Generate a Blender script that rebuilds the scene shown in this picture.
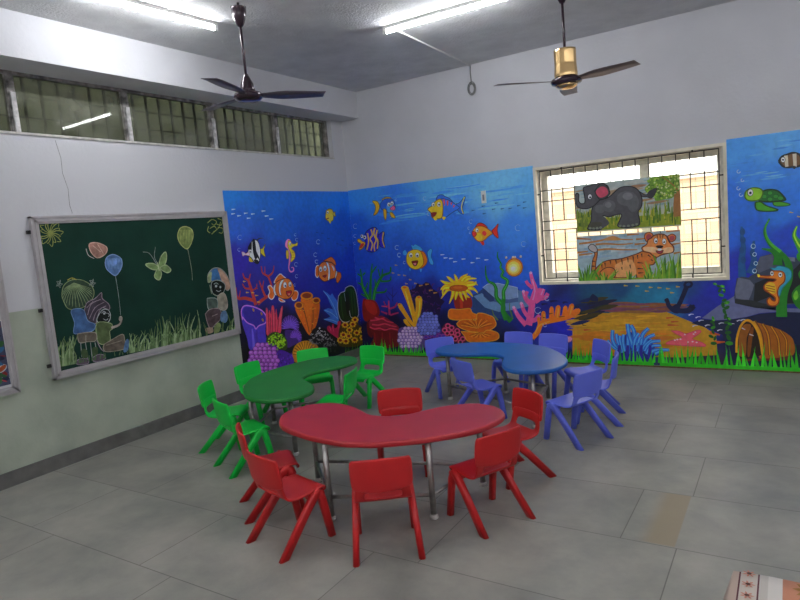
import bpy, bmesh, math, random
from mathutils import Vector, Matrix
C = bpy.context.scene
for o in list(bpy.data.objects): bpy.data.objects.remove(o)
PI = math.pi

# ---------------- camera ----------------
cam_d = bpy.data.cameras.new('camera'); cam = bpy.data.objects.new('camera', cam_d)
C.collection.objects.link(cam); C.camera = cam
cam_d.sensor_width = 36; cam_d.lens = 614.08 / 800 * 36; cam_d.clip_start = .05
rt, up, fw = Vector((.8436, .5299, -.0871)), Vector((.0125, .1428, .9897)), Vector((-.5369, .836, -.1139))
M = Matrix((rt, up, -fw)).transposed().to_4x4(); M.translation = Vector((5.0314, -6.775, 1.68)); cam.matrix_world = M

# ---------------- world, lights, exposure ----------------
W = bpy.data.worlds.new('daylight'); C.world = W; W.use_nodes = True
bg = W.node_tree.nodes['Background']; bg.inputs[0].default_value = (1, .97, .93, 1); bg.inputs[1].default_value = 6.5
TUBE = 58.0           # radiance of the fluorescent tubes
PAINT = 1.85          # brightness of the wall paints against the photograph's tones
C.view_settings.view_transform = 'Standard'; C.view_settings.look = 'None'
C.view_settings.exposure = 0.58; C.view_settings.gamma = 1; C.view_settings.use_curve_mapping = False

# ---------------- helpers ----------------
def lin(c):
    return c / 12.92 if c <= .04045 else ((c + .055) / 1.055) ** 2.4
def rgb(h, k=1.0):
    return tuple(min(1, lin(int(h[i:i + 2], 16) / 255) * k) for i in (0, 2, 4)) + (1,)
def rgb3(v, k=1.0): return tuple(min(1, lin(q / 255) * k) for q in v) + (1,)
def mat(name, color, rough=.5, metal=0, noise=0, nscale=8, bump=0, bscale=40, coat=0, spec=.5):
    m = bpy.data.materials.new(name); m.use_nodes = True; nt = m.node_tree; b = nt.nodes['Principled BSDF']
    col = rgb(color) if isinstance(color, str) else tuple(color) + (1,)
    b.inputs['Base Color'].default_value = col; b.inputs['Roughness'].default_value = rough; b.inputs['Metallic'].default_value = metal
    b.inputs['Coat Weight'].default_value = coat; b.inputs['Specular IOR Level'].default_value = spec
    tc = nt.nodes.new('ShaderNodeTexCoord')
    if noise:
        n = nt.nodes.new('ShaderNodeTexNoise'); n.inputs['Scale'].default_value = nscale; n.inputs['Detail'].default_value = 6
        r = nt.nodes.new('ShaderNodeMapRange'); r.inputs[1].default_value = .3; r.inputs[2].default_value = .7; r.inputs[3].default_value = 1 - noise; r.inputs[4].default_value = 1 + noise * .5
        x = nt.nodes.new('ShaderNodeMix'); x.data_type = 'RGBA'; x.blend_type = 'MULTIPLY'; x.inputs[0].default_value = 1
        x.inputs[6].default_value = col
        nt.links.new(tc.outputs['Object'], n.inputs['Vector']); nt.links.new(n.outputs['Fac'], r.inputs[0]); nt.links.new(r.outputs[0], x.inputs[7]); nt.links.new(x.outputs[2], b.inputs['Base Color'])
    if bump:
        n = nt.nodes.new('ShaderNodeTexNoise'); n.inputs['Scale'].default_value = bscale; n.inputs['Detail'].default_value = 4
        u = nt.nodes.new('ShaderNodeBump'); u.inputs['Strength'].default_value = bump; u.inputs['Distance'].default_value = .01
        nt.links.new(tc.outputs['Object'], n.inputs['Vector']); nt.links.new(n.outputs['Fac'], u.inputs['Height']); nt.links.new(u.outputs[0], b.inputs['Normal'])
    return m
def emit(name, color, s):
    m = bpy.data.materials.new(name); m.use_nodes = True; b = m.node_tree.nodes['Principled BSDF']
    b.inputs['Base Color'].default_value = (.9, .9, .9, 1); b.inputs['Emission Color'].default_value = tuple(color) + (1,); b.inputs['Emission Strength'].default_value = s
    return m
def link(o, parent=None):
    C.collection.objects.link(o)
    if parent: o.parent = parent
    return o
def obj(name, bm, m=None, parent=None, smooth=False, label=None):
    me = bpy.data.meshes.new(name); bmesh.ops.recalc_face_normals(bm, faces=bm.faces) if not getattr(bm, 'keep', 0) else None
    bm.to_mesh(me); bm.free()
    if m:
        for x in (m if isinstance(m, (list, tuple)) else [m]): me.materials.append(x)
    if smooth:
        for f in me.polygons: f.use_smooth = True
    o = bpy.data.objects.new(name, me); link(o, parent)
    if label: o['label'] = label
    return o
def tag(o, label, cat, group=None, kind=None):
    o['label'] = label; o['category'] = cat
    if group: o['group'] = group
    if kind: o['kind'] = kind
    return o
def thing(name, label, cat, loc=(0, 0, 0), rz=0, group=None):
    o = bpy.data.objects.new(name, None); o.empty_display_size = .1; link(o); o.location = loc; o.rotation_euler = (0, 0, rz)
    return tag(o, label, cat, group)
def struct(name, bm, m, parent=None, label=None, smooth=False):
    o = obj(name, bm, m, parent, smooth); o['kind'] = 'structure'
    if label: o['label'] = label
    return o
def box(bm, x0, x1, y0, y1, z0, z1, mi=0):
    v = [bm.verts.new(p) for p in ((x0, y0, z0), (x1, y0, z0), (x1, y1, z0), (x0, y1, z0), (x0, y0, z1), (x1, y0, z1), (x1, y1, z1), (x0, y1, z1))]
    for f in ((0, 3, 2, 1), (4, 5, 6, 7), (0, 1, 5, 4), (1, 2, 6, 5), (2, 3, 7, 6), (3, 0, 4, 7)):
        bm.faces.new([v[i] for i in f]).material_index = mi
    return v
def tube(bm, pts, r, n=10, cap=True, closed=False):
    pts = [Vector(p) for p in pts]; rings = []; N = len(pts)
    rr = r if isinstance(r, (list, tuple)) else [r] * N
    ref = None
    for i, p in enumerate(pts):
        a = pts[(i - 1) % N] if (closed or i > 0) else p; b = pts[(i + 1) % N] if (closed or i < N - 1) else p
        t = (b - a).normalized()
        if ref is None: ref = Vector((0, 0, 1)) if abs(t.z) < .9 else Vector((1, 0, 0))
        u = t.cross(ref).normalized(); w = u.cross(t).normalized(); ref = w
        rings.append([bm.verts.new(p + (u * math.cos(2 * PI * k / n) + w * math.sin(2 * PI * k / n)) * rr[i]) for k in range(n)])
    for i in range(N if closed else N - 1):
        a, b = rings[i], rings[(i + 1) % N]
        for k in range(n): bm.faces.new((a[k], a[(k + 1) % n], b[(k + 1) % n], b[k]))
    if cap and not closed: bm.faces.new(rings[0][::-1]); bm.faces.new(rings[-1])
def lathe(bm, prof, cx=0, cy=0, n=28):
    rings = [[bm.verts.new((cx + r * math.cos(2 * PI * k / n), cy + r * math.sin(2 * PI * k / n), z)) for k in range(n)] for r, z in prof]
    for a, b in zip(rings, rings[1:]):
        for k in range(n): bm.faces.new((a[k], a[(k + 1) % n], b[(k + 1) % n], b[k]))
    bm.faces.new(rings[0][::-1]); bm.faces.new(rings[-1])
def catmull(P, n=5, closed=True):
    N = len(P); out = []
    for i in range(N if closed else N - 1):
        g = (lambda k: P[k % N]) if closed else (lambda k: P[max(0, min(N - 1, k))])
        a, b, c, d = g(i - 1), g(i), g(i + 1), g(i + 2)
        for j in range(n):
            t = j / n
            out.append(tuple(.5 * (2 * b[k] + (c[k] - a[k]) * t + (2 * a[k] - 5 * b[k] + 4 * c[k] - d[k]) * t * t + (3 * b[k] - a[k] - 3 * c[k] + d[k]) * t ** 3) for k in range(len(b))))
    if not closed: out.append(tuple(P[-1]))
    return out

# ---------------- painted work: flat strokes and fills with their own paint colour ----------------
def paint_material(name, rough=.5, k=0.12):
    m = bpy.data.materials.new(name); m.use_nodes = True; nt = m.node_tree; b = nt.nodes['Principled BSDF']; b.inputs['Roughness'].default_value = rough
    a = nt.nodes.new('ShaderNodeAttribute'); a.attribute_name = 'Col'
    n = nt.nodes.new('ShaderNodeTexNoise'); n.inputs['Scale'].default_value = 22; n.inputs['Detail'].default_value = 5
    tc = nt.nodes.new('ShaderNodeTexCoord'); nt.links.new(tc.outputs['Object'], n.inputs['Vector'])
    r = nt.nodes.new('ShaderNodeMapRange'); r.inputs[1].default_value = .3; r.inputs[2].default_value = .7; r.inputs[3].default_value = 1 - k; r.inputs[4].default_value = 1 + k
    x = nt.nodes.new('ShaderNodeMix'); x.data_type = 'RGBA'; x.blend_type = 'MULTIPLY'; x.inputs[0].default_value = 1
    nt.links.new(n.outputs['Fac'], r.inputs[0]); nt.links.new(a.outputs['Color'], x.inputs[6]); nt.links.new(r.outputs[0], x.inputs[7]); nt.links.new(x.outputs[2], b.inputs['Base Color'])
    return m
M_paint = paint_material('wall_paint_art'); M_chalk = paint_material('chalk_marks', .95, .35); M_poster = paint_material('poster_ink', .55, .15)
def to_wall(w, a, z, d):     # a metres along the wall, z up, d off the wall
    return (d, a, z) if w in 'LK' else (a, -d, z)
def art(name, w, data, base, m, parent, gain, label=None, step=.00012, wide=1.0, clip=None):
    verts, faces, cols = [], [], []; d = base
    for op in data.split(';'):
        v = [int(q) for q in op.split(' ')]; kind = 'pqste'[v[0] - 1]; c = rgb3(v[1:4], gain); v = v[4:]; d += step
        if kind in 'st': w0, w1, v = v[0] / 1000, v[1] / 1000, v[2:]
        P = [(v[0] / 1000, v[1] / 1000)]
        for i in range(2, len(v), 2): P.append((P[-1][0] + v[i] / 1000, P[-1][1] + v[i + 1] / 1000))
        if kind == 'e':
            o, a = P[0], (P[1][0] - P[0][0], P[1][1] - P[0][1]); b = (P[2][0] - P[0][0], P[2][1] - P[0][1])
            Q = [(o[0] + a[0] * math.cos(s) + b[0] * math.sin(s), o[1] + a[1] * math.cos(s) + b[1] * math.sin(s)) for s in [2 * PI * k / 14 for k in range(14)]]
        elif kind == 'p': Q = catmull(P, 4)
        elif kind == 'q': Q = P
        if kind in 'st':
            closed = P[0] == P[-1] and len(P) > 3
            L = (catmull(P[:-1], 4) + [P[0]] if closed else catmull(P, 4, False)) if kind == 's' and len(P) > 2 else P
            n = len(L); s = len(verts)
            for i, q in enumerate(L):
                e = L[min(i + 1, n - 1)]; f = L[max(i - 1, 0)]
                if closed and i in (0, n - 1): e, f = L[1], L[-2]
                tx, ty = e[0] - f[0], e[1] - f[1]; k = math.hypot(tx, ty) or 1; tt = i / (n - 1); tt = tt ** 1.35 if w0 > w1 and w0 > .012 else tt; hw = max(.0012, (w0 + (w1 - w0) * tt) / 2 * wide)
                verts.append(to_wall(w, q[0] - ty / k * hw, q[1] + tx / k * hw, d)); verts.append(to_wall(w, q[0] + ty / k * hw, q[1] - tx / k * hw, d))
            for i in range(n - 1): faces.append((s + 2 * i, s + 2 * i + 1, s + 2 * i + 3, s + 2 * i + 2)); cols.append(c)
        else:
            s = len(verts); verts += [to_wall(w, q[0], q[1], d) for q in Q]; faces.append(tuple(range(s, s + len(Q)))); cols.append(c)
    if clip: verts = [(min(max(x, clip[0]), clip[1]), y, min(max(z, clip[2]), clip[3])) for x, y, z in verts]
    me = bpy.data.meshes.new(name); me.from_pydata(verts, [], faces); ca = me.color_attributes.new('Col', 'FLOAT_COLOR', 'CORNER')
    flat = []
    for f, c in zip(me.polygons, cols): flat += list(c) * f.loop_total
    ca.data.foreach_set('color', flat); me.materials.append(m)
    o = bpy.data.objects.new(name, me); link(o, parent)
    if label: o['label'] = label
    return o

# ---------------- materials ----------------
M_wall = mat('white_wall_plaster', (.66, .66, .69), .75, noise=.06, nscale=2, bump=.25, bscale=30)
M_ceil = mat('rough_ceiling_plaster', (.72, .72, .72), .9, noise=.12, nscale=5, bump=.9, bscale=55)
M_cream = mat('cream_window_frame_paint', (.86, .80, .66), .5, noise=.15, nscale=9)
M_grey_metal = mat('grey_window_metal', (.68, .66, .60), .5, noise=.3, nscale=12)
M_old = mat('worn_dark_frame', (.30, .28, .27), .8, noise=.9, nscale=14)
M_bar = mat('black_grille_iron', (.02, .018, .018), .5)
M_alu = mat('ribbed_aluminium_frame', (.52, .49, .50), .45, .2, noise=.1, nscale=10)
M_white = mat('white_plastic', (.8, .8, .78), .4)
M_steel = mat('brushed_steel', (.42, .40, .38), .38, .9, noise=.3, nscale=20)
M_rubber = mat('pale_foot_cap', (.55, .53, .50), .6)
def plastic(n, c, r=.38): return mat(n, c, r, noise=.05, nscale=6)
# ---------------- room shell ----------------
H = 3.499; X1 = 7.6; Y1 = -9.2; BX = .283; BZ = 3.166
def brick_floor():
    m = bpy.data.materials.new('grey_stone_slab_floor'); m.use_nodes = True; nt = m.node_tree; N = nt.nodes; L = nt.links; b = N['Principled BSDF']
    tc = N.new('ShaderNodeTexCoord'); mp = N.new('ShaderNodeMapping'); mp.inputs['Location'].default_value = (-.06, 3.69, 0)
    br = N.new('ShaderNodeTexBrick'); br.offset = .24; br.inputs['Scale'].default_value = 1; br.inputs['Brick Width'].default_value = 1.12; br.inputs['Row Height'].default_value = .628
    br.inputs['Mortar Size'].default_value = .003; br.inputs['Mortar Smooth'].default_value = .2
    br.inputs['Color1'].default_value = (.305, .298, .275, 1); br.inputs['Color2'].default_value = (.355, .348, .32, 1); br.inputs['Mortar'].default_value = (.16, .15, .14, 1)
    L.new(tc.outputs['Object'], mp.inputs[0]); L.new(mp.outputs[0], br.inputs['Vector'])
    n = N.new('ShaderNodeTexNoise'); n.inputs['Scale'].default_value = 2.2; n.inputs['Detail'].default_value = 9; n.inputs['Roughness'].default_value = .62; n.inputs['Distortion'].default_value = .15
    L.new(tc.outputs['Object'], n.inputs['Vector'])
    r = N.new('ShaderNodeValToRGB'); r.color_ramp.elements[0].position = .32; r.color_ramp.elements[0].color = (.66, .69, .67, 1); r.color_ramp.elements[1].position = .68; r.color_ramp.elements[1].color = (1.15, 1.12, 1.06, 1)
    L.new(n.outputs['Fac'], r.inputs[0])
    x = N.new('ShaderNodeMix'); x.data_type = 'RGBA'; x.blend_type = 'MULTIPLY'; x.inputs[0].default_value = 1
    L.new(br.outputs['Color'], x.inputs[6]); L.new(r.outputs[0], x.inputs[7])
    # tan stained patch on one slab
    sx = N.new('ShaderNodeSeparateXYZ'); L.new(tc.outputs['Object'], sx.inputs[0])
    def band(out, a, b_, soft):
        u = N.new('ShaderNodeMapRange'); u.interpolation_type = 'SMOOTHSTEP'; u.inputs[1].default_value = a; u.inputs[2].default_value = a + soft
        v = N.new('ShaderNodeMapRange'); v.interpolation_type = 'SMOOTHSTEP'; v.inputs[1].default_value = b_ - .01; v.inputs[2].default_value = b_; v.inputs[3].default_value = 1; v.inputs[4].default_value = 0
        L.new(out, u.inputs[0]); L.new(out, v.inputs[0]); w = N.new('ShaderNodeMath'); w.operation = 'MULTIPLY'; L.new(u.outputs[0], w.inputs[0]); L.new(v.outputs[0], w.inputs[1]); return w.outputs[0]
    bx, by = band(sx.outputs[0], 4.33, 4.535, .1), band(sx.outputs[1], -3.69, -3.06, .02)
    w = N.new('ShaderNodeMath'); w.operation = 'MULTIPLY'; L.new(bx, w.inputs[0]); L.new(by, w.inputs[1])
    w2 = N.new('ShaderNodeMath'); w2.operation = 'MULTIPLY'; w2.inputs[1].default_value = .8; L.new(w.outputs[0], w2.inputs[0])
    y = N.new('ShaderNodeMix'); y.data_type = 'RGBA'; L.new(w2.outputs[0], y.inputs[0]); L.new(x.outputs[2], y.inputs[6]); y.inputs[7].default_value = (.30, .235, .14, 1)
    L.new(y.outputs[2], b.inputs['Base Color'])
    rr = N.new('ShaderNodeMapRange'); rr.inputs[3].default_value = .34; rr.inputs[4].default_value = .6; L.new(n.outputs['Fac'], rr.inputs[0]); L.new(rr.outputs[0], b.inputs['Roughness'])
    bu = N.new('ShaderNodeBump'); bu.inputs['Strength'].default_value = .35; bu.inputs['Distance'].default_value = .004; L.new(br.outputs['Fac'], bu.inputs['Height']); bu.invert = True; L.new(bu.outputs[0], b.inputs['Normal'])
    return m
bm = bmesh.new(); box(bm, -.3, X1 + .2, Y1 - .2, .3, -.15, 0); struct('floor', bm, brick_floor())
bm = bmesh.new(); box(bm, -.3, X1 + .2, Y1 - .2, .3, H, H + .15); struct('ceiling', bm, M_ceil)

def left_wall_material():   # white above, old pale green distemper dado below
    m = bpy.data.materials.new('white_over_pale_green_wall'); m.use_nodes = True; nt = m.node_tree; N = nt.nodes; L = nt.links; b = N['Principled BSDF']; b.inputs['Roughness'].default_value = .7
    tc = N.new('ShaderNodeTexCoord'); s = N.new('ShaderNodeSeparateXYZ'); L.new(tc.outputs['Object'], s.inputs[0])
    g = N.new('ShaderNodeMath'); g.operation = 'GREATER_THAN'; g.inputs[1].default_value = 1.31; L.new(s.outputs[2], g.inputs[0])
    n = N.new('ShaderNodeTexNoise'); n.inputs['Scale'].default_value = 3; n.inputs['Detail'].default_value = 8; L.new(tc.outputs['Object'], n.inputs['Vector'])
    r = N.new('ShaderNodeValToRGB'); r.color_ramp.elements[0].position = .3; r.color_ramp.elements[0].color = (.37, .41, .33, 1); r.color_ramp.elements[1].position = .62; r.color_ramp.elements[1].color = (.47, .52, .42, 1)
    L.new(n.outputs['Fac'], r.inputs[0])
    x = N.new('ShaderNodeMix'); x.data_type = 'RGBA'; L.new(g.outputs[0], x.inputs[0]); L.new(r.outputs[0], x.inputs[6]); x.inputs[7].default_value = (.66, .66, .69, 1); L.new(x.outputs[2], b.inputs['Base Color'])
    n2 = N.new('ShaderNodeTexNoise'); n2.inputs['Scale'].default_value = 30; L.new(tc.outputs['Object'], n2.inputs['Vector']); u = N.new('ShaderNodeBump'); u.inputs['Strength'].default_value = .25; u.inputs['Distance'].default_value = .01; L.new(n2.outputs['Fac'], u.inputs['Height']); L.new(u.outputs[0], b.inputs['Normal'])
    return m
M_left = left_wall_material()
YR = -.235; WB = 2.669          # clerestory right end and sill
bm = bmesh.new(); box(bm, -.2, 0, Y1, 0, 0, WB); box(bm, -.2, 0, YR, 0, WB, BZ); box(bm, -.2, 0, Y1, 0, BZ, H); struct('wall_left', bm, M_left)
bm = bmesh.new(); box(bm, 0, BX, Y1, 0, BZ, H); struct('trim_1', bm, M_wall, label='white concrete beam along the top of the left wall')
GX0, GX1, GZ0, GZ1 = 2.604, 4.530, .909, 2.232
bm = bmesh.new()
box(bm, -.2, GX0, 0, .28, 0, H); box(bm, GX1, X1, 0, .28, 0, H); box(bm, GX0, GX1, 0, .28, 0, GZ0); box(bm, GX0, GX1, 0, .28, GZ1, H); struct('wall_back', bm, M_wall)
bm = bmesh.new(); box(bm, X1, X1 + .2, Y1, .28, 0, H); struct('wall_right', bm, M_wall)
bm = bmesh.new(); box(bm, -.2, X1, Y1 - .2, Y1, 0, H); struct('wall_front', bm, M_wall)
M_skirt = mat('grey_stone_skirting', (.16, .155, .145), .5, noise=.3, nscale=9)
y = Y1; bm = bmesh.new()
while y < -.05:
    y2 = min(y + 1.35, -.006); box(bm, 0, .018, y + .003, y2, 0, .115); y = y2
struct('baseboard_left', bm, M_skirt)
# thin crack running down the left wall
bm = bmesh.new(); tube(bm, [(.0005, -3.90, 2.64), (.0005, -3.875, 2.5), (.0005, -3.88, 2.38), (.0005, -3.853, 2.25), (.0005, -3.86, 2.12), (.0005, -3.847, 2.05)], .0018, 5)
struct('trim_2', bm, mat('wall_crack_line', (.2, .2, .2), .9), label='thin crack down the white left wall above the chalkboard')

# ---------------- clerestory in the left wall ----------------
gl = bpy.data.materials.new('dusty_window_glass'); gl.use_nodes = True; nt = gl.node_tree; nt.nodes.clear()
o_ = nt.nodes.new('ShaderNodeOutputMaterial'); t_ = nt.nodes.new('ShaderNodeBsdfTransparent'); t_.inputs[0].default_value = (.75, .78, .68, 1)
g_ = nt.nodes.new('ShaderNodeBsdfGlossy'); g_.inputs['Roughness'].default_value = .03; g_.inputs[0].default_value = (.8, .8, .8, 1); d_ = nt.nodes.new('ShaderNodeBsdfDiffuse'); d_.inputs[0].default_value = (.30, .31, .24, 1)
tc = nt.nodes.new('ShaderNodeTexCoord'); n_ = nt.nodes.new('ShaderNodeTexNoise'); n_.inputs['Scale'].default_value = 4; n_.inputs['Detail'].default_value = 8; mr = nt.nodes.new('ShaderNodeMapRange'); mr.inputs[1].default_value = .35; mr.inputs[2].default_value = .7; mr.inputs[3].default_value = .05; mr.inputs[4].default_value = .55
m1 = nt.nodes.new('ShaderNodeMixShader'); m2 = nt.nodes.new('ShaderNodeMixShader'); lw = nt.nodes.new('ShaderNodeLayerWeight'); fr = nt.nodes.new('ShaderNodeMath'); fr.operation = 'POWER'; fr.inputs[1].default_value = 2.2; nt.links.new(lw.outputs['Facing'], fr.inputs[0])
nt.links.new(tc.outputs['Object'], n_.inputs['Vector']); nt.links.new(n_.outputs['Fac'], mr.inputs[0]); nt.links.new(mr.outputs[0], m1.inputs[0]); nt.links.new(t_.outputs[0], m1.inputs[1]); nt.links.new(d_.outputs[0], m1.inputs[2])
nt.links.new(fr.outputs[0], m2.inputs[0]); nt.links.new(m1.outputs[0], m2.inputs[1]); nt.links.new(g_.outputs[0], m2.inputs[2]); nt.links.new(m2.outputs[0], o_.inputs[0])
M_dusty = gl
mull = [-.26, -1.2, -2.16, -3.16, -4.15, -5.15, -6.15, -7.15, -8.15, -9.1]
for k in range(len(mull) - 1):
    a, b_ = mull[k + 1], mull[k]
    w = thing('window_%d' % (k + 1), 'pane of the dusty high window strip', 'window'); w['kind'] = 'structure'; del w['category'], w['label']
    bm = bmesh.new(); s = .03
    box(bm, -.13, -.075, a, b_, WB, WB + .03); box(bm, -.13, -.075, a, b_, BZ - .025, BZ); box(bm, -.14, -.07, a - s, a + s, WB, BZ)
    if k == 0: box(bm, -.14, -.07, b_ - .005, b_ + .025, WB, BZ)
    obj('window_frame', bm, M_old, w)
    bm = bmesh.new(); box(bm, -.06, -.045, a - .018, a + .018, WB, WB + .33); obj('white_mullion_strip', bm, mat('peeling_white_paint', (.62, .6, .6), .7, noise=.5, nscale=25), w)
    bm = bmesh.new(); box(bm, -.108, -.104, a + s, b_ - s, WB + .03, BZ - .025); obj('glass_pane', bm, M_dusty, w)
    bm = bmesh.new(); n = 7
    for i in range(1, n + 1): yy = a + (b_ - a) * i / n; box(bm, -.172, -.16, yy - .011, yy + .011, WB, BZ)
    for zz in (WB + .17, WB + .335): box(bm, -.168, -.162, a, b_, zz - .006, zz + .006)
    obj('window_grille', bm, mat('rusty_dark_bars', (.02, .018, .016), .8), w)
bm = bmesh.new(); box(bm, -.19, .012, Y1 + .02, YR, WB - .004, WB + .014); struct('trim_3', bm, mat('chipped_sill_paint', (.6, .58, .54), .8, noise=.35, nscale=18), label='chipped sill under the high window strip')
# shaded olive wall of the neighbouring block, close outside the clerestory, with an unseen slab and ends added to shade the gap
M_olive = mat('olive_stained_outer_wall', (.15, .16, .12), .95, noise=.35, nscale=1.6)
bm = bmesh.new(); box(bm, -1.0, -.85, Y1 - 1, 1.2, 1.4, 4.2); box(bm, -.85, -.42, Y1 - 1, 1.2, 3.7, 3.8); box(bm, -.85, -.2, Y1 - 1, 1.2, 1.4, 1.5); box(bm, -.85, -.2, 1.1, 1.2, 1.5, 3.7); box(bm, -.85, -.2, Y1 - 1, Y1 - .9, 1.5, 3.7)
struct('wall_outside', bm, M_olive, label='olive wall outside the high windows, with an added slab that shades it')

# ---------------- grilled window in the back wall ----------------
w = thing('window_10', 'x', 'x'); w['kind'] = 'structure'; del w['category']; w['label'] = 'wide barred window in the back wall, bright with daylight'
bm = bmesh.new()
def ring(bm, x0, x1, z0, z1, t, y0, y1, tb=None):
    tb = tb or t
    box(bm, x0, x0 + t, y0, y1, z0, z1); box(bm, x1 - t, x1, y0, y1, z0, z1); box(bm, x0 + t, x1 - t, y0, y1, z1 - t, z1); box(bm, x0 + t, x1 - t, y0, y1, z0, z0 + tb)
ring(bm, GX0, GX1, GZ0, GZ1, .03, -.012, .28); obj('window_frame', bm, M_cream, w)
bm = bmesh.new(); ring(bm, GX0 + .03, GX1 - .03, GZ0 + .03, GZ1 - .03, .022, .05, .10); ring(bm, GX0 + .03, GX1 - .03, GZ0 + .03, GZ1 - .03, .07, .17, .25, .09)
box(bm, 3.70, 3.80, .17, .25, GZ0 + .1, GZ1 - .09); obj('window_sash', bm, M_grey_metal, w)
cg = bpy.data.materials.new('clear_window_glass'); cg.use_nodes = True; nt = cg.node_tree; nt.nodes.clear(); o_ = nt.nodes.new('ShaderNodeOutputMaterial'); t_ = nt.nodes.new('ShaderNodeBsdfTransparent'); t_.inputs[0].default_value = (.94, .95, .94, 1); g_ = nt.nodes.new('ShaderNodeBsdfGlossy'); g_.inputs['Roughness'].default_value = .02; mx = nt.nodes.new('ShaderNodeMixShader'); mx.inputs[0].default_value = .06
nt.links.new(t_.outputs[0], mx.inputs[1]); nt.links.new(g_.outputs[0], mx.inputs[2]); nt.links.new(mx.outputs[0], o_.inputs[0])
for a, b_ in ((2.704, 3.70), (3.80, 4.43)):
    bm = bmesh.new(); box(bm, a, b_, .205, .209, GZ0 + .12, GZ1 - .1); obj('glass_pane', bm, cg, w)
bm = bmesh.new(); t = .005; gx0, gx1 = 2.668, 4.462
zs = [2.185, 1.966, 1.846, 1.624, 1.521, 1.306, 1.182, .979]; xs = [gx0 + (gx1 - gx0) * i / 14 for i in range(15)]
for z in zs: box(bm, gx0, gx1, .02 - t, .02 + t, z - t, z + t)
for i, x in enumerate(xs):
    for z0, z1 in ((zs[3], zs[0]), (zs[7], zs[4])) if 0 < i < 14 else ((zs[7], zs[0]),): box(bm, x - t, x + t, .015 - t, .015 + t, z0, z1)
for x in (2.92, 4.23): box(bm, x - .007, x + .007, .01, .022, zs[0], GZ1 - .01)
for x in (2.92, 4.20): box(bm, x - .007, x + .007, .01, .022, GZ0 + .01, zs[7])
for z in (1.24, 1.93): box(bm, GX0 + .01, gx0, .01, .022, z - .007, z + .007); box(bm, gx1, GX1 - .01, .01, .022, z - .007, z + .007)
obj('window_grille', bm, M_bar, w)
# neighbouring brick wall in full daylight outside
def brick_wall():
    m = bpy.data.materials.new('pale_peach_brick'); m.use_nodes = True; nt = m.node_tree; N = nt.nodes; b = N['Principled BSDF']; b.inputs['Roughness'].default_value = .9
    tc = N.new('ShaderNodeTexCoord'); mp = N.new('ShaderNodeMapping'); mp.inputs['Rotation'].default_value = (PI / 2, 0, 0); br = N.new('ShaderNodeTexBrick'); br.inputs['Scale'].default_value = 1; br.inputs['Brick Width'].default_value = .30; br.inputs['Row Height'].default_value = .13; br.inputs['Mortar Size'].default_value = .007
    br.inputs['Color1'].default_value = (.66, .44, .27, 1); br.inputs['Color2'].default_value = (.80, .60, .40, 1); br.inputs['Mortar'].default_value = (.5, .38, .27, 1)
    nt.links.new(tc.outputs['Object'], mp.inputs[0]); nt.links.new(mp.outputs[0], br.inputs['Vector']); nt.links.new(br.outputs['Color'], b.inputs['Base Color']); return m
bm = bmesh.new(); box(bm, -1, 8, 1.8, 2.0, 0, 2.0); ob = struct('wall_neighbour', bm, brick_wall(), label='sunlit peach brick boundary wall outside the window')
bm = bmesh.new(); box(bm, -1, 8, 1.74, 2.06, 2.0, 2.06); struct('trim_4', bm, mat('pale_coping_concrete', (.62, .56, .46), .9), label='concrete coping on the brick wall outside')
bm = bmesh.new(); box(bm, -1, 8, .28, 6, -.12, 0); struct('ground_outside', bm, mat('outside_ground', (.35, .32, .27), .95, noise=.2))

# ---------------- ceiling lights ----------------
M_tube = emit('fluorescent_tube_glow', (.94, .965, 1.0), TUBE)
def tube_light(x, y, ang, label, length=1.22):
    t = thing('tube_light', label, 'light', (x, y, H), ang, 'ceiling tube lights')
    bm = bmesh.new(); box(bm, 0, length, -.02, .02, -.03, 0); obj('batten', bm, M_white, t)
    bm = bmesh.new(); tube(bm, [(.03, 0, -.05), (length - .03, 0, -.05)], .014, 12, cap=False); obj('fluorescent_tube', bm, M_tube, t)
    for a in (0, length - .03):
        bm = bmesh.new(); box(bm, a, a + .03, -.016, .016, -.068, -.03); obj('end_cap', bm, M_white, t)
    return t
tube_light(1.965, -1.875, .03, 'lit tube light on the ceiling nearer the back wall')
tube_light(1.06, -3.02, -PI / 2 - .06, 'lit tube light on the ceiling nearer the high left windows')
tube_light(1.0, -6.4, -PI / 2, 'added unseen tube light behind the viewer near the left wall')  # tubes from here down are added out of view to brighten the room
tube_light(3.4, -6.4, 0, 'added unseen tube light behind the viewer in the middle of the ceiling')
tube_light(5.7, -4.4, 0, 'added unseen tube light over the right of the room')
tube_light(6.2, -2.2, 0, 'added fill tube light near the back wall, out of view to the right')  # this and the rest below: unseen, added for more even illumination
tube_light(5.9, -7.4, 0, 'added unseen fill tube light behind the viewer to the right')
tube_light(6.4, -5.9, -PI / 2, 'added unseen fill tube light by the right wall behind the viewer')
tube_light(1.0, -8.2, -PI / 2, 'added unseen fill tube light in the far left corner behind the viewer')
tube_light(3.0, -8.4, 0, 'added unseen fill tube light at the far end behind the viewer')

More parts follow.
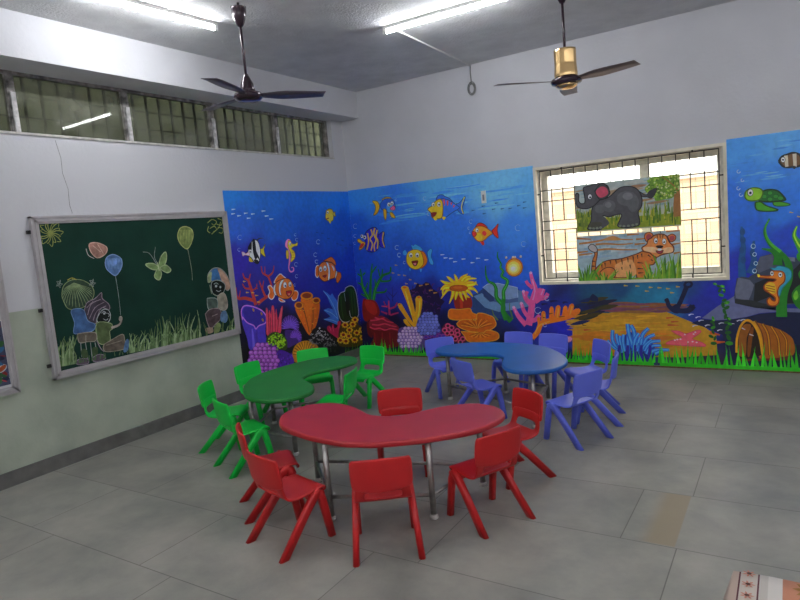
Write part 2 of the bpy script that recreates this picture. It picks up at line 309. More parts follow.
def conduit(name, pts, label, m=M_white, r=.008):
    bm = bmesh.new(); tube(bm, pts, r, 8); o = obj(name, bm, m, None, True); tag(o, label, 'cable pipe'); return o
conduit('ceiling_conduit', [(2.02, -1.84, H - .009), (1.97, -.9, H - .009), (1.935, -.012, H - .009)], 'thin white conduit from the nearer back wall tube light to the back wall')
conduit('ceiling_conduit', [(1.085, -3.5, H - .009), (1.6, -3.5, H - .009), (2.4, -3.5, H - .009)], 'thin white conduit leaving the side of the left tube light')
bm = bmesh.new(); tube(bm, [(1.932, -.012, H - .02), (1.928, -.012, 3.40), (1.932, -.014, 3.32), (1.93, -.016, 3.29)], .007, 7)
for k in range(4):
    r = .042 + .006 * k; tube(bm, [(1.93 + .012 * (k % 2) + r * .8 * math.cos(a), -.014 - .006 * k, 3.225 + r * 1.25 * math.sin(a)) for a in [2 * PI * i / 16 for i in range(16)]], .0045, 6, closed=True)
tag(obj('cable_coil', bm, mat('grey_cable', (.22, .22, .21), .6), None, True), 'coil of grey cable hanging on the back wall under the ceiling', 'cable')

# ---------------- ceiling fans ----------------
M_fan = mat('dark_plum_enamel', (.045, .022, .035), .22, .2, coat=.4)
M_gold = mat('polished_gold_metal', (1.0, .68, .32), .24, 1.0)
M_blade = mat('brown_grey_fan_blade', (.20, .16, .15), .35, .4)
def fan_blade(name, ang, m, parent, z, r0=.09, r1=.60, pitch=1):
    bm = bmesh.new(); n = 9; rows = []
    for i in range(n):
        t = i / (n - 1); r = r0 + (r1 - r0) * t; w = .03 + .045 * min(1, t * 3) - .018 * max(0, t - .55) * 2; tw = math.radians(12 - 5 * t) * pitch
        sh = -.012 * t if t < .95 else -.02
        row = []
        for s in (-1, 1): row.append((r, s * w * math.cos(tw) + sh, z + s * w * math.sin(tw)))
        rows.append(row)
    vs = [[bm.verts.new((p[0], p[1], p[2] + dz)) for p in row] for row in rows for dz in (0,)]
    top = [[bm.verts.new((p[0], p[1], p[2] + .004)) for p in row] for row in rows]
    for i in range(n - 1):
        a, b, c, d = vs[i], vs[i + 1], top[i], top[i + 1]
        bm.faces.new((a[0], b[0], b[1], a[1])); bm.faces.new((c[0], c[1], d[1], d[0])); bm.faces.new((a[0], c[0], d[0], b[0])); bm.faces.new((a[1], b[1], d[1], c[1]))
    bm.faces.new((vs[0][0], vs[0][1], top[0][1], top[0][0])); bm.faces.new((vs[-1][0], top[-1][0], top[-1][1], vs[-1][1]))
    o = obj(name, bm, m, parent, True); o.rotation_euler = (0, 0, ang); return o
def rod(parent, m, z0, r=.0105):
    bm = bmesh.new(); tube(bm, [(0, 0, z0), (0, 0, 0)], r, 12); obj('down_rod', bm, m, parent, True)
f = thing('ceiling_fan', 'dark plum ceiling fan hanging in front of the high left windows', 'fan', (1.50, -3.19, H), 0, 'ceiling fans')
rod(f, M_fan, -.66)
bm = bmesh.new(); lathe(bm, [(.018, -.175), (.03, -.16), (.052, -.10), (.058, -.055), (.055, -.04), (.06, -.035), (.02, -.02)]); obj('ceiling_canopy', bm, M_fan, f, True)
bm = bmesh.new(); lathe(bm, [(.06, -.665), (.058, -.64), (.048, -.60), (.03, -.56), (.016, -.53)]); obj('lower_canopy', bm, M_fan, f, True)
bm = bmesh.new(); lathe(bm, [(.03, -.735), (.085, -.73), (.105, -.715), (.112, -.695), (.105, -.675), (.07, -.662), (.03, -.66)], n=36); obj('motor_housing', bm, M_fan, f, True)
for a in (52, 172, 292): 
    b = fan_blade('blade', math.radians(a), mat('plum_fan_blade', (.12, .10, .13), .35), f, -.69, pitch=-1)
f = thing('ceiling_fan', 'ceiling fan with a shiny gold motor cover above the barred window', 'fan', (3.50, -1.58, H), 0, 'ceiling fans')
rod(f, M_fan, -.60, .011)
bm = bmesh.new(); lathe(bm, [(.02, -.12), (.05, -.06), (.055, -.02), (.02, 0)]); obj('ceiling_canopy', bm, M_fan, f, True)
bm = bmesh.new(); lathe(bm, [(.092, -.70), (.094, -.68), (.088, -.60), (.090, -.50), (.088, -.485), (.03, -.48)], n=14); obj('motor_cover', bm, M_gold, f, False, 'shiny gold faceted cover')
bm = bmesh.new(); lathe(bm, [(.07, -.765), (.118, -.755), (.128, -.735), (.118, -.715), (.06, -.698)], n=32); obj('motor_housing', bm, M_fan, f, True)
bm = bmesh.new(); lathe(bm, [(.02, -.80), (.06, -.792), (.085, -.775), (.09, -.764)], n=28); obj('bottom_cap', bm, M_gold, f, True, 'shiny gold bottom cap')
for a in (-12, 105, 222): fan_blade('blade', math.radians(a), M_blade, f, -.735, pitch=-1)

# ---------------- painted mural ----------------
ART = [
('painted_rock','grey-blue rocks behind the green weed','B','mural','2 32 56 104 1739 806 69 22 71 52 166 26 282 -36 190 -136 -51 -88 -218 -13 -10 -136 -519 60;2 88 120 160 1755 790 112 37 100 -86 142 -47 207 20 152 -23 -17 -30 -204 -43 -177 -22 -176 54;2 32 48 92 1880 888 141 -87 -6 -76 -50 -7 -77 70;2 108 132 168 1884 895 65 41 131 7 248 -58 -2 -119 -117 -21 -175 18;2 58 80 128 2018 763 191 -18 117 21 -4 -52 -197 -20 -94 23;2 76 108 148 2332 855 70 -19 118 -102 -67 -43 -131 23;4 160 176 200 5 5 1884 895 65 41 131 7 248 -58 -2 -119'),
('painted_sand_bank','yellow sandy sea bed','B','mural','2 168 124 24 2950 401 87 44 114 57 111 56 122 28 195 0 203 39 145 -27 118 -52 116 -52 136 -63 100 -75 6 -205 -348 -39 -1122 -14;1 168 124 24 3647 543 163 22 156 -15 -158 -22;1 160 116 24 3170 372 113 24 110 -16 -112 -23;1 168 116 24 3039 521 107 18 103 -13 -105 -18;1 160 116 24 2996 491 80 21 77 -17 -79 -22;1 160 116 24 3411 483 91 18 89 -13 -90 -17;1 176 132 28 3369 363 113 19 109 -11 -111 -19;1 184 140 32 3110 458 146 25 141 -17 -143 -25;1 168 124 24 3467 477 172 21 166 -12 -167 -21;1 168 116 24 2975 511 122 20 118 -14 -120 -20;1 176 132 28 3409 427 197 29 190 -17 -192 -28;1 168 124 24 2901 546 201 30 192 -21 -195 -30;1 160 116 24 3367 557 200 19 193 -11 -194 -19;1 168 124 24 3240 399 80 29 77 -23 -79 -29;1 160 116 24 3187 504 115 17 112 -11 -113 -16;1 168 116 24 3088 527 205 24 197 -14 -199 -23;1 168 116 24 3327 554 124 23 121 -18 -122 -23;1 168 124 24 3519 421 108 30 104 -23 -106 -30;1 176 132 28 3281 546 174 25 168 -18 -170 -25;1 160 116 24 2909 419 170 25 164 -15 -166 -24;1 160 116 24 3049 443 211 20 203 -7 -205 -20;1 184 140 32 3759 360 79 28 75 -22 -77 -29;1 184 140 32 3167 387 143 22 139 -12 -140 -22;1 168 116 24 3715 432 102 29 98 -22 -100 -29;1 168 124 24 3452 460 103 22 100 -16 -102 -22;1 168 116 24 3310 413 78 18 77 -13 -78 -18;1 184 140 32 3591 412 76 17 74 -12 -75 -16;1 168 116 24 3026 549 134 23 130 -17 -132 -23;1 168 124 24 3520 394 129 26 125 -17 -126 -25;1 168 116 24 3168 491 74 16 71 -12 -73 -17;1 160 116 24 3592 496 143 29 137 -21 -139 -29;1 176 132 28 3353 435 151 31 144 -21 -146 -30;1 184 140 32 2990 474 131 21 126 -14 -128 -21;1 160 116 24 3105 356 73 30 69 -25 -72 -30;1 160 116 24 3133 377 164 31 158 -20 -160 -31;1 168 116 24 3380 466 192 26 185 -15 -187 -25;1 184 140 32 3511 434 173 26 166 -15 -168 -26;1 160 116 24 3499 452 130 28 125 -21 -127 -28;1 176 132 28 2885 447 142 28 137 -20 -139 -29;1 160 116 24 3017 531 144 26 138 -20 -141 -26;1 168 124 24 3272 427 99 29 95 -23 -97 -30;1 168 116 24 3119 518 77 20 74 -17 -76 -20;1 168 116 24 3489 522 76 23 74 -20 -75 -23;1 176 132 28 3572 472 156 30 150 -21 -152 -30;1 160 116 24 3395 569 123 15 120 -10 -121 -15;1 160 116 24 3615 546 124 29 119 -23 -121 -28;1 168 116 24 3382 507 75 24 72 -20 -74 -24;1 168 116 24 3639 436 158 20 153 -10 -154 -20;1 176 132 28 3496 472 133 27 128 -19 -130 -27;1 184 140 32 2988 447 200 22 193 -11 -194 -21;1 160 116 24 2872 472 115 22 111 -16 -113 -22;1 184 140 32 3630 545 114 18 110 -13 -112 -18;1 176 132 28 3266 469 124 20 120 -13 -122 -20;1 168 124 24 3349 524 162 28 155 -20 -157 -28;1 160 116 24 3660 370 168 31 162 -18 -164 -31;1 160 116 24 3686 448 171 28 165 -18 -166 -28;1 176 132 28 3015 437 175 20 168 -10 -170 -21;1 176 132 28 3397 384 116 27 112 -19 -114 -27;1 184 140 32 3260 387 156 18 150 -7 -151 -18;1 176 132 28 3054 474 83 26 80 -21 -82 -26;1 176 132 28 3254 383 195 27 186 -13 -188 -27;1 168 124 24 3179 347 171 30 165 -18 -167 -30;1 168 124 24 3331 391 129 26 124 -17 -126 -26;1 160 116 24 3399 532 124 30 119 -24 -121 -30;1 168 116 24 2914 461 86 16 83 -12 -85 -16;1 168 116 24 3364 520 158 21 153 -13 -154 -21;1 168 124 24 2974 496 95 29 91 -24 -94 -28;1 176 132 28 3595 502 154 29 148 -21 -150 -30;1 176 132 28 3669 403 178 19 171 -7 -172 -18;1 184 140 32 3370 466 127 22 123 -15 -125 -22;1 168 116 24 3395 442 199 22 192 -10 -193 -22;1 160 116 24 3173 550 110 19 107 -15 -109 -19;1 176 132 28 2871 489 213 33 204 -22 -207 -34;1 168 124 24 3758 494 74 16 72 -12 -73 -15;1 160 116 24 3672 498 153 26 148 -18 -150 -26;1 168 124 24 3706 440 179 22 172 -11 -173 -21;1 168 116 24 3679 462 107 16 105 -10 -106 -17;1 184 140 32 3368 374 122 26 119 -17 -120 -26;1 160 116 24 3309 476 84 20 81 -16 -83 -19;1 168 116 24 2885 389 133 19 130 -10 -131 -19;1 168 116 24 2881 537 116 17 112 -12 -114 -17;1 176 132 28 3651 375 71 19 68 -14 -70 -19;1 160 116 24 3181 473 100 23 97 -17 -99 -22;1 168 116 24 2979 493 172 26 166 -17 -168 -26;1 176 132 28 3251 466 132 18 127 -11 -129 -19;1 176 132 28 3307 498 154 23 149 -15 -151 -23;1 176 132 28 3140 363 117 22 113 -14 -115 -23;1 168 116 24 3737 356 78 22 75 -16 -77 -22;1 160 116 24 3143 531 127 20 122 -14 -124 -21;1 168 116 24 2983 533 204 24 196 -15 -198 -24;1 160 116 24 3093 560 187 21 180 -13 -182 -20;1 176 108 20 3448 225 103 29 100 -19 -102 -29;1 184 112 24 3217 283 119 31 115 -21 -117 -30;1 176 120 24 2934 317 57 24 53 -19 -56 -24;1 168 100 20 2859 306 171 23 164 -10 -166 -23;1 184 112 24 3448 370 61 16 59 -12 -61 -16;1 176 108 20 3626 349 142 29 136 -18 -138 -29;1 168 100 20 3837 234 139 30 135 -16 -136 -31;1 176 108 20 3198 329 80 22 78 -16 -79 -21;1 168 100 20 3104 111 148 29 142 -12 -144 -29;1 168 96 32 3117 357 136 21 132 -11 -133 -21;1 168 100 20 3640 356 97 16 95 -9 -96 -16;1 168 100 20 2984 167 160 27 155 -10 -157 -27;1 176 108 20 3912 261 129 27 124 -15 -126 -26;1 184 112 24 3268 271 85 29 82 -22 -84 -29;1 176 108 20 3809 309 60 23 59 -18 -60 -23;1 176 108 20 3086 126 117 22 112 -10 -114 -22;1 168 100 20 3095 193 119 31 114 -20 -116 -31;1 168 96 32 3063 167 71 25 68 -18 -70 -26;1 176 120 24 3676 192 98 27 94 -17 -96 -26;1 176 120 24 3700 362 65 26 64 -21 -65 -27;1 168 96 32 3600 204 115 25 112 -13 -113 -25;1 168 96 32 3493 159 80 19 78 -10 -79 -19;1 176 120 24 3063 159 96 31 91 -21 -94 -31;1 168 96 32 3603 293 68 24 65 -18 -67 -23;1 176 108 20 3050 343 159 33 153 -21 -155 -33;1 184 112 24 3113 226 73 20 71 -13 -72 -21;1 168 100 20 3796 314 112 27 107 -18 -109 -27;1 168 100 20 3624 376 71 26 68 -21 -70 -27;1 176 120 24 3356 163 57 23 54 -17 -56 -23;1 176 120 24 3012 189 136 34 131 -21 -133 -34;1 168 96 32 2939 99 99 20 96 -9 -97 -19;1 184 112 24 3473 205 83 22 82 -14 -83 -22;1 176 120 24 3561 219 119 29 115 -17 -117 -29;1 168 96 32 3709 201 70 28 68 -21 -70 -27;1 176 120 24 3579 305 151 26 146 -13 -147 -26;1 176 120 24 3445 187 132 27 127 -13 -129 -27;1 184 112 24 3467 213 74 21 71 -14 -73 -21;1 176 120 24 3727 137 55 25 52 -19 -54 -25;1 184 112 24 3452 169 141 21 137 -6 -138 -20;1 176 108 20 3706 208 61 27 59 -21 -61 -27;1 184 112 24 3822 367 89 29 86 -22 -88 -29;1 168 96 32 3706 295 127 32 122 -21 -124 -32;1 184 112 24 3487 181 85 31 82 -23 -84 -31;1 168 96 32 3425 247 120 23 117 -12 -118 -22;1 176 108 20 3798 234 46 18 45 -13 -46 -18;1 184 112 24 3455 310 154 31 148 -18 -150 -31;1 176 120 24 3140 193 116 22 112 -11 -114 -21;1 168 100 20 3363 319 97 19 94 -11 -96 -18;1 168 100 20 3011 285 141 31 136 -19 -138 -31;1 168 100 20 3981 360 99 17 97 -10 -98 -17;1 176 108 20 3518 309 63 17 61 -11 -62 -17;1 184 112 24 3176 334 155 23 150 -12 -151 -23;1 176 120 24 3898 373 135 22 131 -12 -132 -23;1 176 120 24 2990 143 114 31 109 -19 -111 -30;1 176 120 24 3817 382 76 17 75 -11 -76 -17;1 168 96 32 3707 220 84 30 81 -21 -83 -29;1 176 108 20 3141 254 161 27 154 -12 -156 -27;1 168 100 20 3229 121 104 26 100 -15 -102 -26;1 168 96 32 2989 101 65 20 62 -13 -64 -20;1 176 120 24 3984 230 96 24 94 -15 -95 -24;1 108 56 80 3549 671 81 15 79 -13 -80 -16;1 92 56 72 3522 587 135 14 131 -9 -132 -14;1 124 84 40 3491 635 103 15 101 -11 -102 -15;1 92 56 72 3241 677 194 17 187 -12 -188 -16;1 124 84 40 3867 638 151 19 145 -14 -146 -19;1 92 56 72 3694 678 126 12 122 -9 -123 -12;1 124 84 40 3444 614 174 14 168 -8 -169 -14;1 124 84 40 3490 592 188 18 181 -11 -182 -17;1 120 72 44 3850 638 92 15 90 -12 -91 -14;1 120 72 44 3768 651 188 18 182 -12 -183 -17;1 112 64 44 3424 622 200 13 192 -7 -193 -13;1 92 56 72 3379 617 192 13 186 -6 -187 -13;1 112 64 44 3519 650 98 14 96 -11 -97 -14;1 112 64 44 3528 623 129 17 125 -12 -126 -17;1 108 56 80 3793 590 78 12 76 -9 -77 -11;1 92 56 72 3342 609 175 20 168 -14 -170 -19;1 120 72 44 3629 671 195 13 188 -8 -189 -14;1 112 64 44 3263 682 201 15 194 -10 -195 -15;1 124 84 40 3486 656 173 14 168 -10 -169 -14;1 124 84 40 3347 593 191 16 185 -9 -186 -16;1 108 56 80 3242 634 203 15 196 -9 -197 -15;1 112 64 44 3648 633 134 15 131 -11 -132 -15;1 92 56 72 3828 637 165 19 160 -13 -161 -19;1 108 56 80 3246 604 157 16 152 -11 -153 -15;1 120 72 44 3328 684 166 17 160 -13 -162 -18;1 92 56 72 3706 597 177 15 171 -9 -172 -15;1 92 56 72 3484 615 189 14 182 -8 -183 -14;1 120 72 44 3880 663 139 13 136 -9 -136 -14;1 112 64 44 3800 621 157 16 152 -11 -153 -17;1 124 84 40 3577 583 125 15 121 -10 -122 -14;1 124 84 40 3362 651 202 16 193 -11 -195 -16;1 108 56 80 3646 618 107 18 105 -14 -106 -18;1 92 56 72 3313 676 132 12 127 -9 -128 -12;1 108 56 80 3439 671 187 15 180 -11 -181 -15;3 160 64 32 16 5 3937 526 72 7;3 160 64 32 16 5 3984 487 71 4;3 160 64 32 17 6 3076 388 83 4;3 160 64 32 16 5 3947 453 107 -1;1 32 40 24 3022 504 113 46 109 0 -111 -45;1 16 28 72 2927 448 115 46 111 1 -113 -46;1 24 24 48 3103 556 112 45 107 0 -110 -44;1 16 28 72 2917 640 115 45 111 -1 -113 -44;1 16 28 72 3168 609 111 44 106 0 -108 -44;1 56 48 12 3060 697 112 43 108 -1 -110 -43;1 24 24 48 3146 641 111 44 106 -1 -108 -43;1 16 28 72 2926 573 115 45 110 -1 -113 -44;1 56 48 12 2970 512 114 46 110 0 -112 -45;1 24 24 48 3074 579 112 44 108 0 -110 -44;1 32 40 24 2973 564 114 45 110 0 -112 -45;1 56 48 12 3070 535 112 45 108 0 -110 -44;1 24 24 48 3124 681 112 43 107 -1 -110 -43;1 16 28 72 3038 709 113 43 108 -2 -110 -43;1 56 48 12 3057 584 113 44 108 0 -110 -45;1 32 40 24 3188 626 110 44 106 -1 -108 -43;1 24 24 48 3242 683 109 43 105 -1 -107 -43;1 56 48 12 3147 712 111 43 107 -2 -109 -43;1 56 48 12 3230 626 109 43 105 -1 -107 -43;1 56 48 12 3249 623 109 43 105 -1 -107 -43;1 16 24 56 3164 754 29 38 33 -18 26 -28 -9 -35 -67 8;3 24 16 8 11 4 3065 445 41 -5;3 24 16 8 11 4 3065 452 12 14'),
('painted_rock','grey rock slabs behind the seahorse','B','mural','2 48 56 72 4589 921 43 15 56 -10 50 39 51 158 95 24 80 -48 92 3 78 -27 -4 -405 -159 -15 -68 -47 -179 25 -155 42 -6 66;2 88 92 108 4603 929 98 -27 34 -50 -22 -80 -29 -73 -107 26 -5 82;2 72 76 92 4789 1120 109 21 66 -42 -21 -78 -74 -13 -97 -44 -19 65;2 20 24 28 4867 929 161 26 106 120 -4 -405 -159 1 -107 66 -139 -63 18 194;2 32 36 40 4570 716 128 -9 165 -51 82 16 13 -33 -206 -11 -183 47;2 96 100 120 5004 1112 65 -11 0 -39 -92 20'),
('painted_rock','pale grey sea floor slab','B','mural','2 88 92 128 4271 527 144 120 156 105 9 -75 200 -44 352 -14 0 -48 -168 24 -185 -17 -116 -37 -141 -26 -122 -9;2 16 24 56 4172 475 99 43 129 -15 122 11 141 23 116 35 185 17 168 -6 -3 -309 -635 -18 -42 101 -110 62 -113 37;3 168 168 184 12 4 4240 495 23 11 25 -2;3 168 168 184 12 4 4183 440 23 12 25 -2;3 168 168 184 12 4 4298 447 23 11 24 -2;3 168 168 184 11 4 4407 398 22 12 25 -2;3 168 168 184 11 4 4422 468 22 12 25 -3;3 168 168 184 11 4 4515 461 22 12 24 -2;3 168 168 184 11 4 4581 497 22 11 24 -2;3 168 168 184 12 4 4151 556 24 12 25 -3;3 168 168 184 12 4 4214 529 23 12 26 -2;3 168 168 184 11 4 4614 503 22 12 23 -3;3 176 72 24 31 10 4341 381 89 -24;3 176 72 24 31 10 4372 279 101 9'),
('painted_surface_light','pale water streaks below the surface','B','mural','1 60 128 200 1356 2006 115 12 112 -9 -113 -11;1 60 128 200 1312 1924 154 18 148 -12 -150 -17;1 52 120 196 471 1781 304 17 291 0 -292 -17;1 60 128 200 769 2094 201 17 193 -15 -196 -17;1 96 160 216 1172 1872 111 11 108 -6 -110 -12;1 96 160 216 628 1842 286 25 271 -12 -275 -24;1 60 128 200 1226 2016 100 18 95 -16 -98 -18;1 60 128 200 395 1991 121 12 117 -8 -119 -11;1 60 128 200 1777 1850 256 13 246 -1 -247 -13;1 60 128 200 1582 1829 124 20 119 -13 -122 -20;1 52 120 196 570 1795 119 16 114 -10 -117 -17;1 60 128 200 741 2109 137 16 131 -15 -134 -15;1 60 128 200 599 1787 118 10 115 -4 -116 -10;1 96 160 216 1549 1928 115 17 110 -12 -113 -17;1 52 120 196 1474 2125 249 18 238 -16 -240 -18;1 96 160 216 845 1913 105 19 100 -15 -104 -19;1 96 160 216 1375 1939 219 12 211 -4 -213 -11;1 76 144 208 2219 2020 114 19 110 -16 -112 -18;1 96 160 216 1486 2131 235 7 227 -5 -228 -7;1 60 128 200 544 2051 119 12 115 -9 -117 -12;1 52 120 196 960 1949 106 18 101 -14 -105 -18;1 76 144 208 1980 1973 205 16 197 -9 -199 -16;1 52 120 196 413 1891 121 16 117 -11 -120 -15;1 96 160 216 2370 1959 100 9 96 -6 -97 -9;1 76 144 208 2173 2055 87 9 85 -8 -86 -9;1 60 128 200 665 2090 129 8 125 -7 -127 -8;1 96 160 216 665 1991 225 13 217 -7 -219 -12;1 96 160 216 1238 2038 276 18 263 -12 -266 -17;1 52 120 196 419 1965 121 16 117 -13 -120 -16;1 52 120 196 2043 1919 128 12 124 -7 -125 -12;1 60 128 200 2316 2050 98 9 96 -7 -97 -8;1 52 120 196 2024 1853 116 14 113 -8 -114 -14;1 52 120 196 1560 2004 119 14 114 -11 -116 -15;1 52 120 196 799 2110 230 14 220 -11 -223 -15;1 60 128 200 1336 1949 262 21 251 -12 -253 -21;1 76 144 208 1595 1809 99 17 94 -12 -97 -17;1 52 120 196 504 1874 120 20 115 -15 -119 -20;1 76 144 208 1933 1911 87 18 84 -14 -86 -18;1 52 120 196 678 1832 251 24 239 -12 -243 -23;1 52 120 196 337 1909 123 14 118 -10 -121 -14;1 76 144 208 438 2063 120 8 117 -6 -118 -9;1 52 120 196 321 1898 122 9 118 -4 -120 -9;1 60 128 200 1906 2027 219 14 211 -9 -212 -14;1 52 120 196 1284 2084 165 17 157 -14 -160 -18;1 76 144 208 525 2004 119 11 116 -8 -118 -10;1 60 128 200 810 2094 120 12 117 -10 -119 -12;1 96 160 216 1878 1981 175 19 169 -13 -171 -19;1 76 144 208 477 2131 119 7 116 -6 -118 -7;1 52 120 196 691 1910 297 13 283 -1 -285 -13;1 76 144 208 752 1824 223 19 213 -8 -216 -20;1 76 144 208 1851 2094 90 18 86 -17 -89 -18;1 96 160 216 1886 1835 247 24 236 -11 -238 -23;1 96 160 216 497 2015 120 15 115 -12 -118 -14;1 76 144 208 1024 1836 173 11 167 -3 -169 -11;1 52 120 196 819 1965 285 16 272 -7 -274 -16;1 76 144 208 671 1987 166 12 160 -8 -162 -12;1 76 144 208 330 2053 123 20 117 -17 -121 -20;1 52 120 196 449 1770 120 12 117 -5 -119 -13;1 52 120 196 1554 2022 89 13 87 -11 -88 -13;1 60 128 200 2083 2032 222 14 214 -8 -216 -14'),
('painted_surface_light','pale water streaks right of the window','B','mural','1 76 140 208 4592 1844 63 6 62 -2 -62 -7;1 76 140 208 5017 2184 54 8 54 -8 -54 -9;1 92 152 212 4814 1898 73 8 72 -4 -72 -9;1 92 152 212 4841 1868 80 9 78 -5 -78 -9;1 76 140 208 4709 2079 73 10 72 -8 -72 -11;1 92 152 212 4952 2133 56 9 56 -8 -56 -9;1 52 112 184 4559 2016 108 9 106 -5 -106 -9;1 52 112 184 5033 2164 62 7 62 -6 -62 -8;1 52 112 184 4898 2113 68 9 66 -8 -67 -9;1 92 152 212 4931 2181 63 5 63 -4 -63 -5;1 76 140 208 4647 1899 94 10 92 -5 -92 -10;1 92 152 212 4755 1913 56 7 56 -4 -56 -7;1 52 112 184 4672 1936 77 13 75 -9 -75 -13;1 76 140 208 4998 1929 77 8 75 -4 -76 -9;1 52 112 184 4940 1863 74 12 73 -8 -73 -13;1 76 140 208 4797 1847 110 14 108 -7 -108 -13'),
('painted_coral','red branching coral on the left wall','L','mural','3 160 48 40 36 10 -1915 986 -26 116 -31 129 -17 44 -46 26 -19 57;3 160 48 40 17 10 -1979 1267 39 72;3 160 48 40 19 10 -1971 1176 -72 16 -32 52;3 160 48 40 31 14 -1936 1038 -124 46 -107 15 -8 116;3 160 48 40 16 8 -2149 1096 34 78;3 160 48 40 14 8 -1936 1157 59 14 12 47;3 160 48 40 11 8 -1859 1161 -36 16;3 160 48 40 34 20 -1885 995 104 42 105 29;3 160 48 40 26 10 -1757 1062 -35 91 -30 95;3 160 48 40 16 8 -1786 1152 33 88;3 160 48 40 23 10 -1637 1162 -37 112 -81 52 -11 79;3 160 48 40 19 9 -1683 1275 87 41 33 76;3 160 48 40 13 7 -1721 1315 11 82;3 200 160 48 12 4 -2062 1267 43 -5;3 200 160 48 12 4 -2039 1143 43 -6;3 200 160 48 12 4 -1959 1130 44 -6;3 200 160 48 13 4 -1908 1092 45 -6;3 200 160 48 13 4 -1889 1016 45 -7'),
('painted_bubble','pale ring bubbles painted on the blue water','L','mural','3 143 168 216 4 1 -2020 1722 -20 -3 -17 8 -7 15 6 16 17 10 20 -1 15 -10;3 143 168 216 4 1 -2055 1598 -14 -2 -12 6 -5 10 4 12 12 6 14 0 11 -8;3 143 168 216 5 2 -1133 1713 -13 -2 -11 5 -5 9 4 9 11 6 14 -1 9 -6;3 143 168 216 5 2 -1116 1648 -16 -1 -13 5 -6 11 5 12 13 7 16 -1 12 -7;3 143 168 216 5 2 -1170 1350 -21 -2 -17 9 -7 14 6 14 17 8 20 -1 15 -10;3 143 168 216 5 2 -1186 1210 -17 -1 -15 7 -6 13 5 12 14 7 18 -2 13 -9;3 143 168 216 5 2 -1239 1114 -13 0 -11 5 -4 9 4 10 11 5 13 -2 9 -7;3 143 168 216 5 2 -713 1590 -24 -2 -20 9 -9 15 7 16 20 10 24 0 18 -12;3 143 168 216 5 2 -796 1435 -22 -2 -18 9 -8 14 6 15 19 9 22 -1 16 -11;3 143 168 216 5 2 -788 1348 -19 -2 -16 7 -7 13 6 13 16 7 19 -1 14 -9'),
('painted_fish','black and white striped fish with a yellow tail','L','mural','1 200 176 32 -1764 1616 42 -17 61 50 -34 -66 11 -79 -65 48;3 80 64 16 6 6 -1764 1616 42 -17 61 50 -34 -66 11 -79 -65 48 -15 64;1 184 160 32 -1926 1524 48 -18 -6 -41 -55 12;1 216 216 220 -1985 1564 45 23 15 48 53 51 51 21 45 -20 23 -72 -5 -84 -30 -68 -31 -25 -50 26 -39 52 -52 25;3 24 24 32 8 8 -1985 1564 45 23 15 48 53 51 51 21 45 -20 23 -72 -5 -84 -30 -68 -31 -25 -50 26 -39 52 -52 25 -25 23;1 16 16 20 -1925 1635 53 51 -6 -62 -20 -54 -25 30;1 16 16 20 -1854 1703 33 8 7 -77 1 -56 29 -66 3 -42 -28 35 -34 -23 -23 100;1 16 16 20 -1869 1487 60 -8 18 -32 -25 -12 -28 8;3 40 40 48 14 3 -1794 1695 51 21 59 -1;1 232 184 200 -2032 1588 32 -7 24 -18 39 10 13 -35 -63 12 -38 -8;3 176 112 128 4 4 -2032 1588 32 -7 24 -18 39 10 13 -35 -63 12 -38 -8 -7 46;3 32 32 48 4 4 -1888 1584 -8 -13 -14 -4 -12 6 -3 13 7 12 14 5 12 -7 4 -12;5 232 232 240 -1907 1585 19 -1 -22 -17;5 16 24 48 -1908 1579 11 0 -12 -7'),
('painted_seahorse','pink and yellow seahorse on the left wall','L','mural','1 224 112 160 -1337 1630 28 40 41 12 27 -26 -25 -75 -1 -90 -12 -74 -31 -71 14 -39 39 -4 9 29 -27 3 2 11 39 -5 3 -41 -41 -18 -42 12 -13 53 27 102 5 104 -43 40;1 224 176 32 -1277 1663 36 -7 23 -34 55 -6 42 15 -12 -37 -57 -4 -48 -26 39 -33 14 -54 -29 -43 -60 -25 24 81 -33 70 -13 52;3 128 96 16 6 6 -1277 1663 36 -7 23 -34 55 -6 42 15 -12 -37 -57 -4 -48 -26 39 -33 14 -54 -29 -43 -60 -25 24 81 -33 70 -13 52 19 51;1 216 168 32 -1332 1548 37 -10 -13 -81 -34 3;3 128 96 16 4 4 -1332 1548 37 -10 -13 -81 -34 3 10 88;3 160 112 16 4 4 -1234 1518 48 -3;3 160 112 16 4 4 -1239 1489 48 -4;3 160 112 16 4 4 -1244 1459 48 -4;3 32 32 48 4 4 -1235 1623 -8 -12 -15 -4 -13 6 -3 13 7 12 15 4 13 -6 4 -13;5 232 232 240 -1255 1625 20 -2 -23 -16;5 16 24 48 -1251 1621 11 0 -12 -7'),
